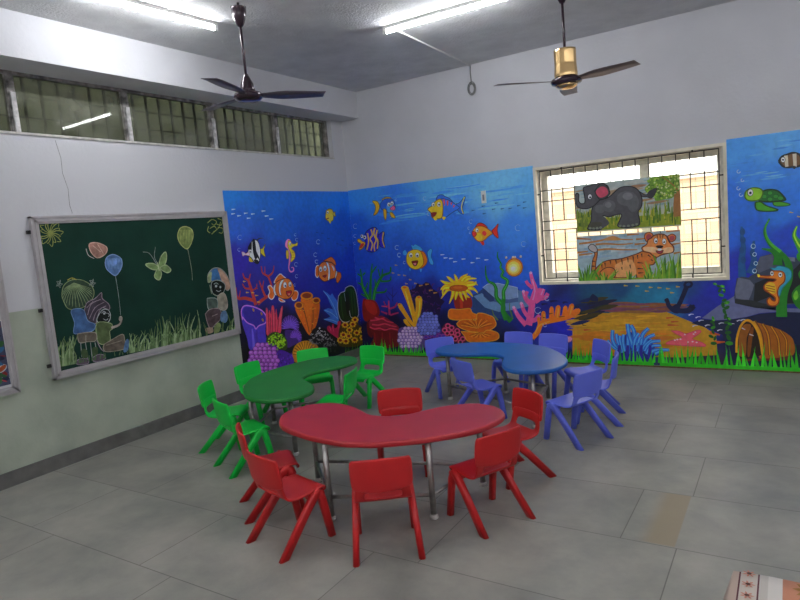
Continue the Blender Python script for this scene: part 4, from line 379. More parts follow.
('painted_coral','violet bubble coral','L','mural','1 80 32 120 -2121 393 25 78 80 53 101 29 114 -23 115 -46 51 -70 43 -129 -63 -134 -445 82 -36 65;5 69 24 108 -1953 537 45 -9 -50 -24;5 161 83 182 -1955 541 35 -7 -39 -18;5 176 112 200 -1959 547 16 -3 -18 -7;5 69 24 108 -1883 522 45 -9 -50 -23;5 160 82 181 -1886 527 35 -8 -39 -17;5 176 112 200 -1890 533 16 -3 -17 -7;5 69 24 108 -1813 508 46 -10 -51 -23;5 146 71 169 -1815 512 36 -8 -40 -17;5 176 112 200 -1819 518 16 -3 -18 -7;5 69 24 108 -1994 501 44 -10 -49 -22;5 167 88 187 -1997 505 35 -7 -38 -18;5 176 112 200 -2000 511 15 -3 -17 -7;5 69 24 108 -1925 486 44 -9 -49 -23;5 145 71 168 -1928 490 35 -7 -39 -17;5 176 112 200 -1932 497 16 -4 -17 -7;5 69 24 108 -1855 471 45 -9 -51 -24;5 160 82 181 -1858 475 35 -7 -39 -17;5 176 112 200 -1862 482 16 -4 -18 -7;5 69 24 108 -1784 456 46 -10 -52 -23;5 138 65 162 -1787 460 36 -7 -40 -18;5 176 112 200 -1791 467 16 -4 -18 -7;5 69 24 108 -1712 441 47 -11 -52 -23;5 161 83 182 -1715 445 37 -8 -41 -18;5 176 112 200 -1719 451 17 -3 -19 -7;5 69 24 108 -2065 472 43 -10 -48 -22;5 158 81 180 -2068 476 34 -8 -37 -16;5 176 112 200 -2071 482 15 -3 -17 -7;5 69 24 108 -1998 457 44 -10 -49 -22;5 168 88 188 -2000 461 34 -7 -38 -17;5 176 112 200 -2004 467 16 -3 -18 -7;5 69 24 108 -1929 442 45 -10 -50 -23;5 166 87 186 -1932 446 35 -8 -38 -17;5 176 112 200 -1936 452 16 -3 -17 -7;5 69 24 108 -1859 427 45 -10 -50 -23;5 159 81 180 -1862 431 36 -8 -40 -17;5 176 112 200 -1866 437 16 -3 -17 -7;5 69 24 108 -1788 411 46 -10 -51 -23;5 164 85 185 -1791 415 36 -8 -40 -17;5 176 112 200 -1795 422 17 -4 -19 -7;5 69 24 108 -1716 395 47 -10 -52 -23;5 161 83 182 -1719 399 37 -8 -41 -17;5 176 112 200 -1723 406 17 -4 -18 -7;5 69 24 108 -2058 426 44 -10 -49 -22;5 156 79 178 -2060 430 34 -8 -38 -17;5 176 112 200 -2064 436 15 -3 -16 -7;5 69 24 108 -1990 410 44 -9 -49 -23;5 143 69 166 -1992 415 34 -8 -38 -17;5 176 112 200 -1996 421 15 -4 -17 -6;5 69 24 108 -1921 395 45 -10 -50 -23;5 153 77 175 -1924 399 35 -8 -39 -17;5 176 112 200 -1928 405 16 -3 -17 -7;5 69 24 108 -1851 379 45 -10 -50 -23;5 166 87 186 -1854 383 36 -8 -40 -17;5 176 112 200 -1858 390 16 -4 -17 -6;5 69 24 108 -1780 363 46 -10 -51 -23;5 144 70 167 -1783 367 37 -8 -41 -17;5 176 112 200 -1787 374 17 -4 -18 -7;5 69 24 108 -1707 347 47 -11 -53 -23;5 169 89 189 -1710 351 37 -8 -41 -17;5 176 112 200 -1714 358 16 -4 -18 -7;5 69 24 108 -2098 390 43 -9 -48 -22;5 154 78 176 -2100 395 33 -8 -37 -17;5 176 112 200 -2104 401 15 -4 -17 -6;5 69 24 108 -2031 375 44 -10 -49 -22;5 149 74 171 -2033 379 34 -8 -38 -16;5 176 112 200 -2037 385 15 -3 -17 -7;5 69 24 108 -1963 359 44 -10 -49 -22;5 136 64 160 -1965 363 34 -7 -38 -17;5 176 112 200 -1969 370 15 -4 -17 -6;5 69 24 108 -1893 343 45 -10 -51 -22;5 149 74 171 -1896 348 35 -9 -39 -16;5 176 112 200 -1900 354 16 -4 -18 -6;5 69 24 108 -1823 327 46 -11 -51 -22;5 142 68 165 -1826 331 36 -8 -39 -17;5 176 112 200 -1830 338 17 -4 -18 -7;5 69 24 108 -1751 310 47 -10 -52 -23;5 158 80 179 -1754 315 37 -9 -41 -17;5 176 112 200 -1758 321 17 -4 -19 -6;5 69 24 108 -1678 294 47 -11 -52 -23;5 166 87 186 -1681 298 37 -9 -41 -17;5 176 112 200 -1685 305 17 -4 -19 -7;5 69 24 108 -2065 338 43 -10 -48 -22;5 166 87 187 -2067 342 34 -8 -38 -16;5 176 112 200 -2071 349 15 -4 -17 -6;5 69 24 108 -1997 322 44 -10 -49 -22;5 156 79 178 -2000 327 35 -9 -38 -16;5 176 112 200 -2003 333 15 -4 -17 -6;5 69 24 108 -1928 306 44 -11 -49 -22;5 149 74 171 -1931 310 35 -8 -39 -16;5 176 112 200 -1935 317 16 -4 -17 -7;5 69 24 108 -1858 289 45 -10 -50 -22;5 139 66 163 -1861 294 36 -9 -40 -16;5 176 112 200 -1865 300 16 -4 -18 -6;5 69 24 108 -1787 273 46 -11 -51 -23;5 159 81 180 -1790 277 37 -9 -41 -16;5 176 112 200 -1794 283 17 -3 -18 -7;5 69 24 108 -1715 256 48 -12 -53 -22;5 154 78 176 -1717 260 37 -9 -41 -17;5 176 112 200 -1721 266 16 -3 -18 -7;5 69 24 108 -2078 297 43 -10 -48 -22;5 160 82 181 -2081 301 34 -8 -37 -16;5 176 112 200 -2084 307 15 -3 -17 -7;5 69 24 108 -2011 281 44 -11 -49 -22;5 148 73 171 -2013 285 34 -8 -38 -17;5 176 112 200 -2017 291 16 -4 -18 -6;5 69 24 108 -1942 264 45 -11 -50 -22;5 166 87 186 -1945 268 35 -8 -38 -16;5 176 112 200 -1949 275 16 -4 -17 -7;5 69 24 108 -1872 247 45 -11 -50 -22;5 143 69 166 -1875 251 36 -8 -40 -17;5 176 112 200 -1879 258 16 -4 -17 -6;5 69 24 108 -1801 230 46 -11 -51 -22;5 146 71 169 -1804 234 36 -8 -40 -17;5 176 112 200 -1808 241 16 -4 -18 -7;5 69 24 108 -1729 212 47 -11 -52 -22;5 145 70 168 -1732 217 37 -9 -41 -17;5 176 112 200 -1736 223 17 -4 -18 -6;5 69 24 108 -2008 235 44 -11 -49 -21;5 157 80 178 -2011 239 35 -8 -39 -16;5 176 112 200 -2015 246 16 -4 -17 -6;5 69 24 108 -1940 218 45 -11 -50 -22;5 166 87 186 -1942 222 35 -8 -39 -16;5 176 112 200 -1946 229 16 -4 -18 -6;5 69 24 108 -1870 201 46 -11 -51 -22;5 141 68 165 -1872 205 35 -9 -39 -16;5 176 112 200 -1876 212 16 -4 -18 -7;5 69 24 108 -1799 183 47 -11 -52 -22;5 157 80 178 -1801 187 36 -8 -40 -17;5 176 112 200 -1805 194 16 -4 -18 -6'),
('painted_coral','deep purple dome coral','L','mural','1 64 24 140 -1757 294 53 76 79 39 91 -32 98 -66 30 -84 -79 -87 -266 64;5 48 16 104 -1494 313 15 -3 -17 -7;5 88 40 168 -1698 298 14 -3 -15 -7;5 48 16 104 -1494 194 15 -3 -17 -7;5 88 40 168 -1510 282 14 -4 -16 -6;5 48 16 104 -1598 282 15 -4 -16 -7;5 88 40 168 -1457 290 15 -3 -17 -7;5 48 16 104 -1640 277 15 -3 -16 -7;5 88 40 168 -1436 307 15 -4 -17 -7;5 48 16 104 -1694 377 14 -3 -16 -7;5 88 40 168 -1562 260 15 -4 -16 -6;5 48 16 104 -1655 355 14 -3 -15 -7;5 88 40 168 -1554 250 15 -3 -17 -7;5 48 16 104 -1529 230 14 -4 -16 -7;5 88 40 168 -1696 312 14 -3 -15 -7;5 48 16 104 -1495 180 15 -4 -17 -6;5 88 40 168 -1636 233 14 -4 -15 -6;5 48 16 104 -1548 198 15 -3 -16 -7;5 88 40 168 -1656 265 14 -3 -16 -7;5 48 16 104 -1480 264 15 -3 -17 -7;5 88 40 168 -1677 359 14 -3 -16 -7;5 48 16 104 -1659 373 14 -3 -16 -7;5 88 40 168 -1675 284 14 -3 -15 -7;5 48 16 104 -1691 262 14 -3 -16 -7;5 88 40 168 -1519 211 15 -3 -17 -7;5 48 16 104 -1497 225 15 -4 -17 -6;5 88 40 168 -1470 174 15 -4 -16 -6;5 48 16 104 -1554 193 14 -4 -16 -6;5 88 40 168 -1674 375 14 -3 -16 -7;5 48 16 104 -1688 359 14 -3 -15 -7;5 88 40 168 -1610 297 14 -3 -15 -7;5 48 16 104 -1533 228 15 -4 -16 -6;5 88 40 168 -1688 324 14 -3 -15 -6;5 48 16 104 -1561 301 15 -4 -16 -6;5 88 40 168 -1684 289 14 -3 -15 -7;5 48 16 104 -1616 258 14 -3 -16 -7;5 88 40 168 -1590 202 14 -4 -16 -6;5 48 16 104 -1439 328 15 -3 -17 -7;5 88 40 168 -1510 226 15 -3 -16 -7;5 48 16 104 -1622 361 14 -3 -16 -7;5 88 40 168 -1578 308 14 -3 -16 -7'),
('painted_coral','blue feathery leaf coral','L','mural','2 44 96 176 -745 999 86 -44 57 -45 44 27 42 -64 60 -75 -21 -96 5 -135 -37 -60 -122 55 -156 68 102 4 41 12 -124 102 103 8 91 -31 -54 99 -38 87;3 96 152 216 8 5 -730 987 109 -115 82 -144 44 -140;3 96 152 216 8 5 -744 741 132 -59 117 -94;3 96 152 216 8 5 -774 629 148 -35 123 -54'),
('painted_sponge','dark green sponge with a pale outline','L','mural','1 12 40 8 -436 879 61 38 83 9 26 39 95 17 81 -22 45 -84 15 -141 1 -139 -43 -63 -131 -12 -114 -11 -92 30 -50 75 -13 119;3 168 168 176 8 8 -436 879 61 38 83 9 26 39 95 17 81 -22 45 -84 15 -141 1 -139 -43 -63 -131 -12 -114 -11 -92 30 -50 75 -13 119 36 145;1 4 12 4 -284 891 71 8 -5 -204 -59 -110 -22 122;3 128 144 160 7 7 -304 902 10 -111;3 168 168 176 7 7 -232 654 15 -79 40 -33;3 28 72 20 13 8 -383 871 -10 -149 16 -154;3 28 72 20 14 9 -110 919 17 -157 -15 -188;3 28 72 20 14 8 -150 941 -7 -170 -8 -188'),
('painted_coral','crimson knobbly coral','L','mural','1 160 28 64 -728 522 52 7 33 -39 20 46 33 -6 3 -50 62 5 18 64 46 3 23 -24 -13 -82 16 -70 -76 -52 -121 73 -91 75;3 208 60 96 13 10 -613 517 2 -74;3 208 60 96 13 10 -477 535 -19 -114;3 208 60 96 13 10 -678 513 17 -53'),
('painted_flower_coral','yellow flowers with red centres','L','mural','1 64 48 8 -456 498 165 4 121 48 127 -22 -17 -102 142 -43 25 -93 -26 -102 -201 -47 -381 80 -21 121;4 208 160 32 27 17 -126 496 -3 -28;4 184 136 24 27 17 -144 503 -37 -14;4 208 160 32 27 17 -150 515 -50 8;4 184 136 24 27 17 -141 525 -34 24;4 208 160 32 27 17 -123 526 3 28;4 184 136 24 27 17 -105 519 38 14;4 208 160 32 27 17 -99 507 51 -8;4 184 136 24 27 17 -108 497 35 -25;5 108 16 16 -124 511 36 -6 -40 -14;4 208 160 32 27 17 -379 485 -48 11;4 184 136 24 27 17 -369 494 -28 25;4 208 160 32 27 17 -351 494 8 26;4 184 136 24 27 17 -335 486 39 11;4 208 160 32 27 17 -331 474 48 -11;4 184 136 24 27 17 -342 465 29 -25;4 208 160 32 27 17 -360 465 -8 -25;4 184 136 24 27 17 -375 473 -39 -10;5 108 16 16 -355 480 35 -7 -39 -13;4 208 160 32 27 17 -270 380 -2 -27;4 184 136 24 27 17 -287 388 -36 -14;4 208 160 32 27 17 -293 399 -49 8;4 184 136 24 27 17 -285 409 -34 24;4 208 160 32 27 17 -267 411 1 27;4 184 136 24 27 17 -250 404 36 13;4 208 160 32 27 17 -244 392 50 -8;4 184 136 24 27 17 -252 382 34 -25;5 108 16 16 -269 396 36 -7 -39 -13;4 208 160 32 27 17 -434 357 -46 0;4 184 136 24 27 17 -431 368 -42 19;4 208 160 32 27 17 -417 373 -12 28;4 184 136 24 27 17 -399 369 24 20;4 208 160 32 27 17 -387 359 46 0;4 184 136 24 27 17 -390 347 42 -19;4 208 160 32 27 17 -405 342 13 -28;4 184 136 24 27 17 -423 346 -23 -20;5 108 16 16 -411 358 35 -7 -38 -13;4 208 160 32 27 17 -139 330 -50 5;4 184 136 24 27 17 -133 341 -38 23;4 208 160 32 27 17 -115 344 -4 28;4 184 136 24 27 17 -97 338 33 16;4 208 160 32 27 17 -88 326 52 -5;4 184 136 24 27 17 -94 315 39 -23;4 208 160 32 27 17 -111 312 4 -28;4 184 136 24 27 17 -130 319 -33 -17;5 108 16 16 -113 328 36 -7 -40 -13;4 208 160 32 28 17 3 334 -25 -21;4 184 136 24 28 17 -9 345 -50 -1;4 208 160 32 28 17 -7 357 -45 19;4 184 136 24 28 17 9 362 -14 29;4 208 160 32 28 17 29 358 25 21;4 184 136 24 28 17 42 347 50 1;4 208 160 32 28 17 39 335 46 -20;4 184 136 24 28 17 23 330 15 -29;5 108 16 16 16 346 38 -7 -41 -14;4 208 160 32 27 17 -306 305 -15 -23;4 184 136 24 27 17 -320 315 -43 -6;4 208 160 32 27 17 -321 327 -46 15;4 184 136 24 27 17 -309 334 -21 28;4 208 160 32 27 17 -290 332 16 24;4 184 136 24 27 17 -276 323 45 6;4 208 160 32 27 17 -274 311 47 -16;4 184 136 24 27 17 -287 304 22 -28;5 108 16 16 -298 319 36 -7 -39 -13;4 208 160 32 26 16 -512 300 -46 4;4 184 136 24 26 16 -507 311 -37 21;4 208 160 32 26 16 -491 314 -6 28;4 184 136 24 26 17 -474 309 29 17;4 208 160 32 26 17 -465 297 48 -3;4 184 136 24 26 17 -469 287 37 -22;4 208 160 32 26 17 -485 284 6 -28;4 184 136 24 26 16 -503 289 -28 -17;5 108 16 16 -488 299 34 -7 -37 -13;4 208 160 32 27 17 -205 451 -39 -12;4 184 136 24 27 17 -210 463 -49 9;4 208 160 32 27 17 -200 472 -31 25;4 184 136 24 27 17 -182 473 6 26;4 208 160 32 27 17 -165 465 40 12;4 184 136 24 27 17 -160 453 51 -10;4 208 160 32 27 17 -169 444 31 -26;4 184 136 24 27 17 -188 443 -6 -27;5 108 16 16 -185 458 36 -7 -39 -14;4 208 160 32 27 17 -386 276 -31 25;4 184 136 24 27 17 -368 276 4 27;4 208 160 32 27 17 -352 269 38 11;4 184 136 24 27 17 -347 257 49 -11;4 208 160 32 27 17 -356 248 31 -26;4 184 136 24 27 17 -374 247 -4 -26;4 208 160 32 27 17 -390 255 -37 -12;4 184 136 24 27 17 -395 267 -48 10;5 108 16 16 -371 262 35 -7 -38 -13;4 208 160 32 27 17 -172 254 10 26;4 184 136 24 27 17 -156 245 43 9;4 208 160 32 27 17 -152 233 50 -13;4 184 136 24 27 17 -163 225 28 -28;4 208 160 32 27 17 -182 225 -10 -25;4 184 136 24 27 17 -198 234 -42 -9;4 208 160 32 27 17 -202 246 -49 13;4 184 136 24 27 17 -191 255 -28 27;5 108 16 16 -177 240 37 -8 -40 -12;4 208 160 32 28 17 32 223 37 -26;4 184 136 24 28 17 13 221 0 -28;4 208 160 32 28 17 -5 229 -37 -15;4 184 136 24 28 17 -13 241 -51 8;4 208 160 32 28 17 -5 251 -36 25;4 184 136 24 28 17 14 253 0 28;4 208 160 32 28 17 32 245 38 15;4 184 136 24 28 17 40 233 53 -8;5 108 16 16 14 237 37 -8 -41 -13'),
('painted_fish','purple fish with yellow stripes and an open beak','B','mural','1 40 24 160 448 1547 -23 68 76 52 34 -19 -26 -88 13 -100 -62 12 -26 43;3 16 16 64 7 7 448 1547 -23 68 76 52 34 -19 -26 -88 13 -100 -62 12 -26 43 14 32;3 216 160 32 15 11 520 1661 -27 -100 22 -97;1 40 24 160 215 1646 47 55 106 37 57 -32 9 -142 -27 -114 -75 -38 -101 18 -22 82;3 16 16 64 8 8 215 1646 47 55 106 37 57 -32 9 -142 -27 -114 -75 -38 -101 18 -22 82 6 134;3 216 160 32 18 13 262 1668 6 -93 -15 -66 -31 -65;3 216 160 32 18 13 325 1713 12 -76 -42 -47 29 -68 -31 -91;3 216 160 32 18 13 387 1725 -24 -73 27 -85 -38 -64 1 -83;3 216 160 32 18 13 424 1697 -29 -80 23 -68 -21 -99;1 224 160 32 84 1596 42 2 38 -33 43 -19 -8 -34 -51 -47 -49 -11 15 47 25 32 -49 28;3 112 64 8 7 7 84 1596 42 2 38 -33 43 -19 -8 -34 -51 -47 -49 -11 15 47 25 32 -49 28 -6 35;1 176 40 24 143 1533 50 0 -39 -52 -43 -6;3 32 32 48 5 5 190 1631 -9 -17 -16 -6 -16 8 -4 18 8 16 17 6 15 -8 5 -17;5 232 232 240 167 1632 23 -1 -25 -23;5 16 24 48 161 1634 13 0 -14 -10;3 32 32 48 5 5 235 1611 -9 -18 -18 -6 -17 8 -5 19 9 18 19 7 16 -9 5 -19;5 232 232 240 211 1613 24 -2 -27 -24;5 16 24 48 205 1613 13 -1 -15 -10'),
('painted_bubble','pale ring bubbles painted on the blue water','B','mural','3 143 168 216 5 2 89 1746 -23 -3 -20 10 -9 19 7 20 20 12 23 -1 17 -13;3 143 168 216 5 2 64 1625 -15 -2 -13 7 -6 12 5 13 12 8 15 -1 12 -8;3 143 168 216 5 2 44 1533 -12 -2 -11 6 -4 10 3 10 11 7 12 -1 9 -7;3 143 168 216 5 2 721 1426 -19 -4 -17 9 -7 16 6 17 15 10 19 0 15 -11;3 143 168 216 5 2 745 1331 -18 -3 -15 8 -7 15 5 16 15 10 18 -1 13 -10'),
('painted_fish','small blue fish with yellow fins and pink lips','B','mural','1 200 152 24 390 2079 75 -11 29 -65 -41 -81 -67 -27 37 66 2 65;3 96 80 16 7 7 390 2079 75 -11 29 -65 -41 -81 -67 -27 37 66 2 65 -35 53;1 200 152 24 543 2088 65 21 72 -14 -8 -28 -108 -2;3 96 80 16 6 6 543 2088 65 21 72 -14 -8 -28 -108 -2 -21 23;1 28 80 176 502 2003 21 46 63 40 97 -7 43 -44 13 -66 -23 -38 -71 -29 -66 26 -61 34;3 16 40 96 6 6 502 2003 21 46 63 40 97 -7 43 -44 13 -66 -23 -38 -71 -29 -66 26 -61 34 -16 38;1 60 136 208 606 2001 51 19 63 -46 -15 -47 -60 -22 -37 23;1 200 152 24 553 1962 41 -17 -4 -72 -26 -58 -16 69;3 96 80 16 6 6 553 1962 41 -17 -4 -72 -26 -58 -16 69 5 78;1 200 152 24 645 1905 42 -4 37 -67 -57 11;3 96 80 16 6 6 645 1905 42 -4 37 -67 -57 11 -22 60;1 224 80 128 650 1960 62 31 23 -34 -17 -23 -46 4;3 112 32 56 5 5 650 1960 62 31 23 -34 -17 -23 -46 4 -22 22;3 32 32 48 5 5 666 2010 -9 -17 -17 -6 -16 9 -5 18 9 17 17 6 16 -9 5 -18;5 232 232 240 642 2012 24 -2 -26 -23;5 16 24 48 645 2004 13 -2 -14 -9;3 32 32 48 5 5 715 2021 -8 -17 -17 -5 -16 8 -5 19 9 16 17 6 15 -9 5 -18;5 232 232 240 692 2023 23 -2 -25 -22;5 16 24 48 691 2015 13 -1 -14 -9'),
('painted_fish','blue fish with a yellow face and red stripes','B','mural','1 32 88 184 1613 1929 51 10 77 67 -18 -73 -31 -65 15 -69 -53 17 -30 48;3 16 40 96 6 6 1613 1929 51 10 77 67 -18 -73 -31 -65 15 -69 -53 17 -30 48 -11 65;3 208 184 40 10 9 1733 1999 -40 -78 -10 -59 17 -59;1 32 88 184 1341 1993 31 58 62 5 33 -22 66 -37 46 -65 -53 -10;3 16 40 96 6 6 1341 1993 31 58 62 5 33 -22 66 -37 46 -65 -53 -10 -185 71;1 40 96 192 1341 1993 89 14 101 -33 97 -69 22 -33 -97 -44 -109 -52 -87 8 -46 81;3 16 40 96 6 6 1341 1993 89 14 101 -33 97 -69 22 -33 -97 -44 -109 -52 -87 8 -46 81 30 128;3 200 64 64 21 8 1450 1998 7 -77;3 200 64 64 21 8 1500 1977 -5 -60;3 200 64 64 21 8 1549 1950 -2 -30;3 200 64 64 21 8 1588 1916 -17 -29;1 224 168 24 1322 1980 73 28 34 -46 -4 -107 -24 -75 -63 -10 -70 21 -15 61 -38 40 20 23 47 22;3 112 72 8 8 8 1322 1980 73 28 34 -46 -4 -107 -24 -75 -63 -10 -70 21 -15 61 -38 40 20 23 47 22 40 43;1 112 24 24 1256 1851 80 -1 -21 -40 -46 -16;1 224 168 24 1410 1787 48 -9 -34 -31;1 224 168 24 1285 1782 53 -12 -29 -21;3 32 32 48 5 5 1317 1948 -8 -16 -16 -6 -14 8 -5 18 8 16 16 6 14 -9 5 -17;5 232 232 240 1296 1950 21 -2 -24 -22;5 16 24 48 1299 1945 11 -1 -12 -9;3 32 32 48 5 5 1401 1941 -9 -19 -18 -6 -16 10 -6 20 9 19 18 6 17 -9 5 -21;5 232 232 240 1377 1944 24 -3 -27 -25;5 16 24 48 1380 1939 13 -2 -14 -10'),
('painted_bubble','pale ring bubbles painted on the blue water','B','mural','3 143 168 216 5 2 1194 2015 -15 -2 -13 8 -6 13 4 14 13 8 15 -1 12 -9;3 143 168 216 5 2 1228 1822 -13 -1 -11 6 -5 11 4 12 10 7 13 -1 10 -8;3 143 168 216 5 2 723 1424 -20 -3 -17 8 -8 18 6 18 17 11 20 0 15 -12;3 143 168 216 5 2 764 2046 -9 -1 -9 5 -4 8 3 9 8 5 10 0 8 -7'),
('painted_fish','red and orange pouting fish','B','mural','1 192 40 24 2055 1570 42 34 47 40 -18 -72 6 -96 -50 41;3 96 16 8 6 6 2055 1570 42 34 47 40 -18 -72 6 -96 -50 41 -27 53;1 184 32 24 1892 1462 48 -10 6 -38 -25 -6;1 184 32 24 1848 1630 44 42 64 -13 48 -55 -37 -12 -96 14;3 80 16 8 6 6 1848 1630 44 42 64 -13 48 -55 -37 -12 -96 14 -23 24;1 232 136 24 1811 1588 45 42 82 1 62 -32 63 -59 -54 -33 -68 -48 -66 -6 -54 52;3 128 32 8 6 6 1811 1588 45 42 82 1 62 -32 63 -59 -54 -33 -68 -48 -66 -6 -54 52 -10 83;1 224 168 32 1849 1548 66 -5 11 -68 -66 -3;1 192 40 40 1799 1578 36 -7 22 -31 -40 -28 -18 32;3 80 16 8 5 5 1799 1578 36 -7 22 -31 -40 -28 -18 32 0 34;1 200 48 48 1928 1550 30 27 30 -32 -27 -32;3 32 32 48 4 4 1885 1587 -7 -16 -14 -6 -13 8 -5 17 7 16 15 6 13 -8 4 -17;5 232 232 240 1866 1589 19 -2 -21 -22;5 16 24 48 1869 1582 10 0 -11 -9'),
('painted_bubble','pale ring bubbles painted on the blue water','B','mural','3 143 168 216 4 1 1806 1679 -15 -3 -13 8 -6 14 4 14 13 9 15 -1 11 -10;3 143 168 216 5 2 1766 1609 -10 -2 -8 5 -4 9 3 9 8 6 9 0 8 -6;3 143 168 216 4 1 2400 1549 -22 -4 -19 11 -9 21 6 22 18 14 21 -1 17 -15;3 143 168 216 4 1 2453 1362 -19 -3 -16 9 -8 18 5 19 15 12 19 -1 15 -12;3 143 168 216 5 2 1777 1555 -8 -1 -7 4 -3 7 2 7 7 4 7 0 6 -5'),
('painted_fish_shoal','tiny dark blue fish near the top of the mural','B','mural','3 24 72 136 13 3 1814 1827 48 4;3 24 72 136 13 3 1948 1866 47 2;3 24 72 136 13 3 1954 1776 47 4;3 24 72 136 13 3 2077 1818 46 3;3 24 72 136 13 3 2118 1885 46 2;3 24 72 136 13 3 2188 1813 46 3;3 24 72 136 13 3 2284 1808 45 3;3 24 72 136 13 3 2389 1829 44 3;3 24 72 136 13 3 2463 1863 44 3;3 24 72 136 13 3 2459 1798 44 3'),
('painted_fish','round yellow smiling fish with pale blue fins','B','mural','1 56 144 200 1156 1367 50 40 24 -28 -24 -70 28 -80 -21 -31 -37 33 -16 81;3 24 80 144 6 6 1156 1367 50 40 24 -28 -24 -70 28 -80 -21 -31 -37 33 -16 81 -4 55;1 56 144 200 926 1476 36 -18 20 15 27 -7 61 -38 15 -41 -129 15;3 24 80 144 5 5 926 1476 36 -18 20 15 27 -7 61 -38 15 -41 -129 15 -30 74;1 56 144 200 794 1387 40 19 19 -55 -50 -5;1 56 144 200 867 1172 28 -9 -18 -29;1 56 144 200 1025 1155 34 -2 -23 -41;1 216 104 16 1030 1390 72 -20 35 -57 9 -56 -33 -55 -86 -36 -26 122;3 128 64 8 6 6 1030 1390 72 -20 35 -57 9 -56 -33 -55 -86 -36 -26 122 29 102;1 224 168 24 879 1382 78 24 91 -17 34 -73 2 -96 -57 -54 -77 -13 -72 35 -40 67 8 81;3 128 80 8 6 6 879 1382 78 24 91 -17 34 -73 2 -96 -57 -54 -77 -13 -72 35 -40 67 8 81 33 46;1 112 16 16 914 1259 94 4 -24 -55 -29 -12 -26 22;3 64 16 8 5 5 914 1259 94 4 -24 -55 -29 -12 -26 22 -15 41;1 224 120 120 935 1229 46 6 -16 -31;3 32 32 48 5 5 935 1339 -10 -20 -19 -8 -18 10 -6 21 10 20 20 8 17 -10 6 -21;5 232 232 240 909 1340 26 -1 -29 -28;5 16 24 48 912 1331 14 -1 -16 -12;3 32 32 48 5 5 1032 1334 -10 -20 -19 -8 -18 10 -5 21 9 20 20 7 17 -9 6 -21;5 232 232 240 1006 1335 26 -1 -29 -28;5 16 24 48 1005 1326 14 -1 -15 -11'),
('painted_bubble','pale ring bubbles painted on the blue water','B','mural','3 143 168 216 5 2 723 1425 -19 -3 -17 9 -7 16 6 17 15 10 19 0 15 -11;3 143 168 216 5 2 748 1324 -18 -3 -15 8 -7 15 5 16 15 10 18 0 13 -11;3 143 168 216 5 2 813 1233 -12 -2 -11 5 -5 11 4 11 10 7 13 0 9 -7'),
('painted_fish_shoal','tiny pale and orange fish in the middle of the mural','B','mural','3 176 184 200 14 5 1343 1321 55 0;3 176 184 200 14 5 1385 1278 55 1;3 176 184 200 14 5 1460 1268 54 1;3 176 184 200 14 5 1514 1225 54 1;3 176 184 200 14 5 1632 1252 53 1;3 176 184 200 14 5 1750 1202 52 1;3 176 184 200 14 5 1827 1252 52 0;3 176 184 200 14 5 1936 1228 51 1;3 168 136 80 15 5 653 1222 40 -7;3 168 136 80 15 5 595 1122 40 -7;3 168 136 80 15 5 684 1092 40 -6;3 168 136 80 15 5 770 1083 40 -7;3 168 136 80 15 5 851 1024 39 -6;3 168 136 80 15 5 788 974 40 -6;3 168 136 80 15 5 927 973 39 -6'),
('painted_coral','dark bushy coral behind the yellow tubes','B','mural','2 24 12 56 848 887 79 23 43 64 63 -26 69 38 53 -17 39 -74 77 -49 13 -64 67 -49 -60 -64 -28 -112 -448 0 44 247;3 40 16 96 11 5 1171 602 -27 -19 -29 13;3 72 28 88 11 5 986 754 -8 28 28 19;3 40 16 96 11 5 1205 724 -12 -28 -34 -2;3 72 28 88 12 5 995 628 -33 4 -6 29;3 40 16 96 12 5 880 783 0 -29 -33 -13;3 72 28 88 11 5 1167 902 -7 -28 -33 -7;3 40 16 96 12 5 899 763 34 1 13 -26;3 72 28 88 11 5 1102 792 32 11 21 -21;3 40 16 96 12 5 901 807 16 26 34 -1;3 72 28 88 12 5 847 659 -25 -23 -32 10;3 40 16 96 12 5 871 845 -34 -7 -19 25;3 72 28 88 11 5 1027 747 31 -10 -2 -30;3 40 16 96 12 5 937 583 -33 -11 -21 23;3 72 28 88 11 5 1081 900 -9 -28 -33 -5;3 40 16 96 11 5 1273 684 -32 2 -8 28;3 72 28 88 12 5 882 793 10 29 34 5;3 40 16 96 11 5 1048 719 29 16 26 -17;3 72 28 88 11 5 1139 703 32 -7 2 -29;3 40 16 96 12 5 855 657 -31 -15 -26 19;3 72 28 88 11 5 1234 635 29 14 24 -18;3 40 16 96 12 5 1008 574 5 29 33 10;3 72 28 88 11 5 1263 874 9 28 33 4;3 40 16 96 12 5 1029 583 34 1 10 -28;3 72 28 88 11 5 956 782 -8 -29 -34 -7;3 40 16 96 11 5 1074 828 -14 26 23 23;3 72 28 88 11 5 922 873 -33 -6 -19 24;3 40 16 96 12 5 892 798 29 16 28 -16;3 72 28 88 11 5 1259 857 32 -4 6 -28;3 40 16 96 11 5 1209 587 -25 17 11 29;3 72 28 88 11 5 926 849 31 13 24 -20;3 40 16 96 11 5 1287 914 10 -26 -25 -20;3 72 28 88 11 5 1056 836 4 29 33 9;3 40 16 96 11 5 1014 654 17 -24 -21 -25;3 72 28 88 11 5 1072 582 -7 28 28 19;3 40 16 96 11 5 909 895 -18 23 20 25;3 72 28 88 11 5 1029 800 -34 -3 -14 26;3 40 16 96 11 5 1100 585 -1 -29 -32 -12;3 72 28 88 11 5 1118 836 -31 9 0 29;3 40 16 96 11 5 1194 880 -33 -2 -13 26;3 72 28 88 11 5 1187 925 7 28 33 6;3 176 120 40 15 7 995 939 55 5;3 176 120 40 15 6 1090 953 53 5;3 176 120 40 15 6 1137 874 54 5;3 176 120 40 14 6 1198 841 54 5'),
('painted_coral','thin dark twig coral','B','mural','3 26 24 104 12 5 570 742 3 84 8 108;3 26 24 104 12 5 572 809 -67 68;3 26 24 104 12 5 570 792 83 74;3 26 24 104 12 5 523 759 -53 68'),
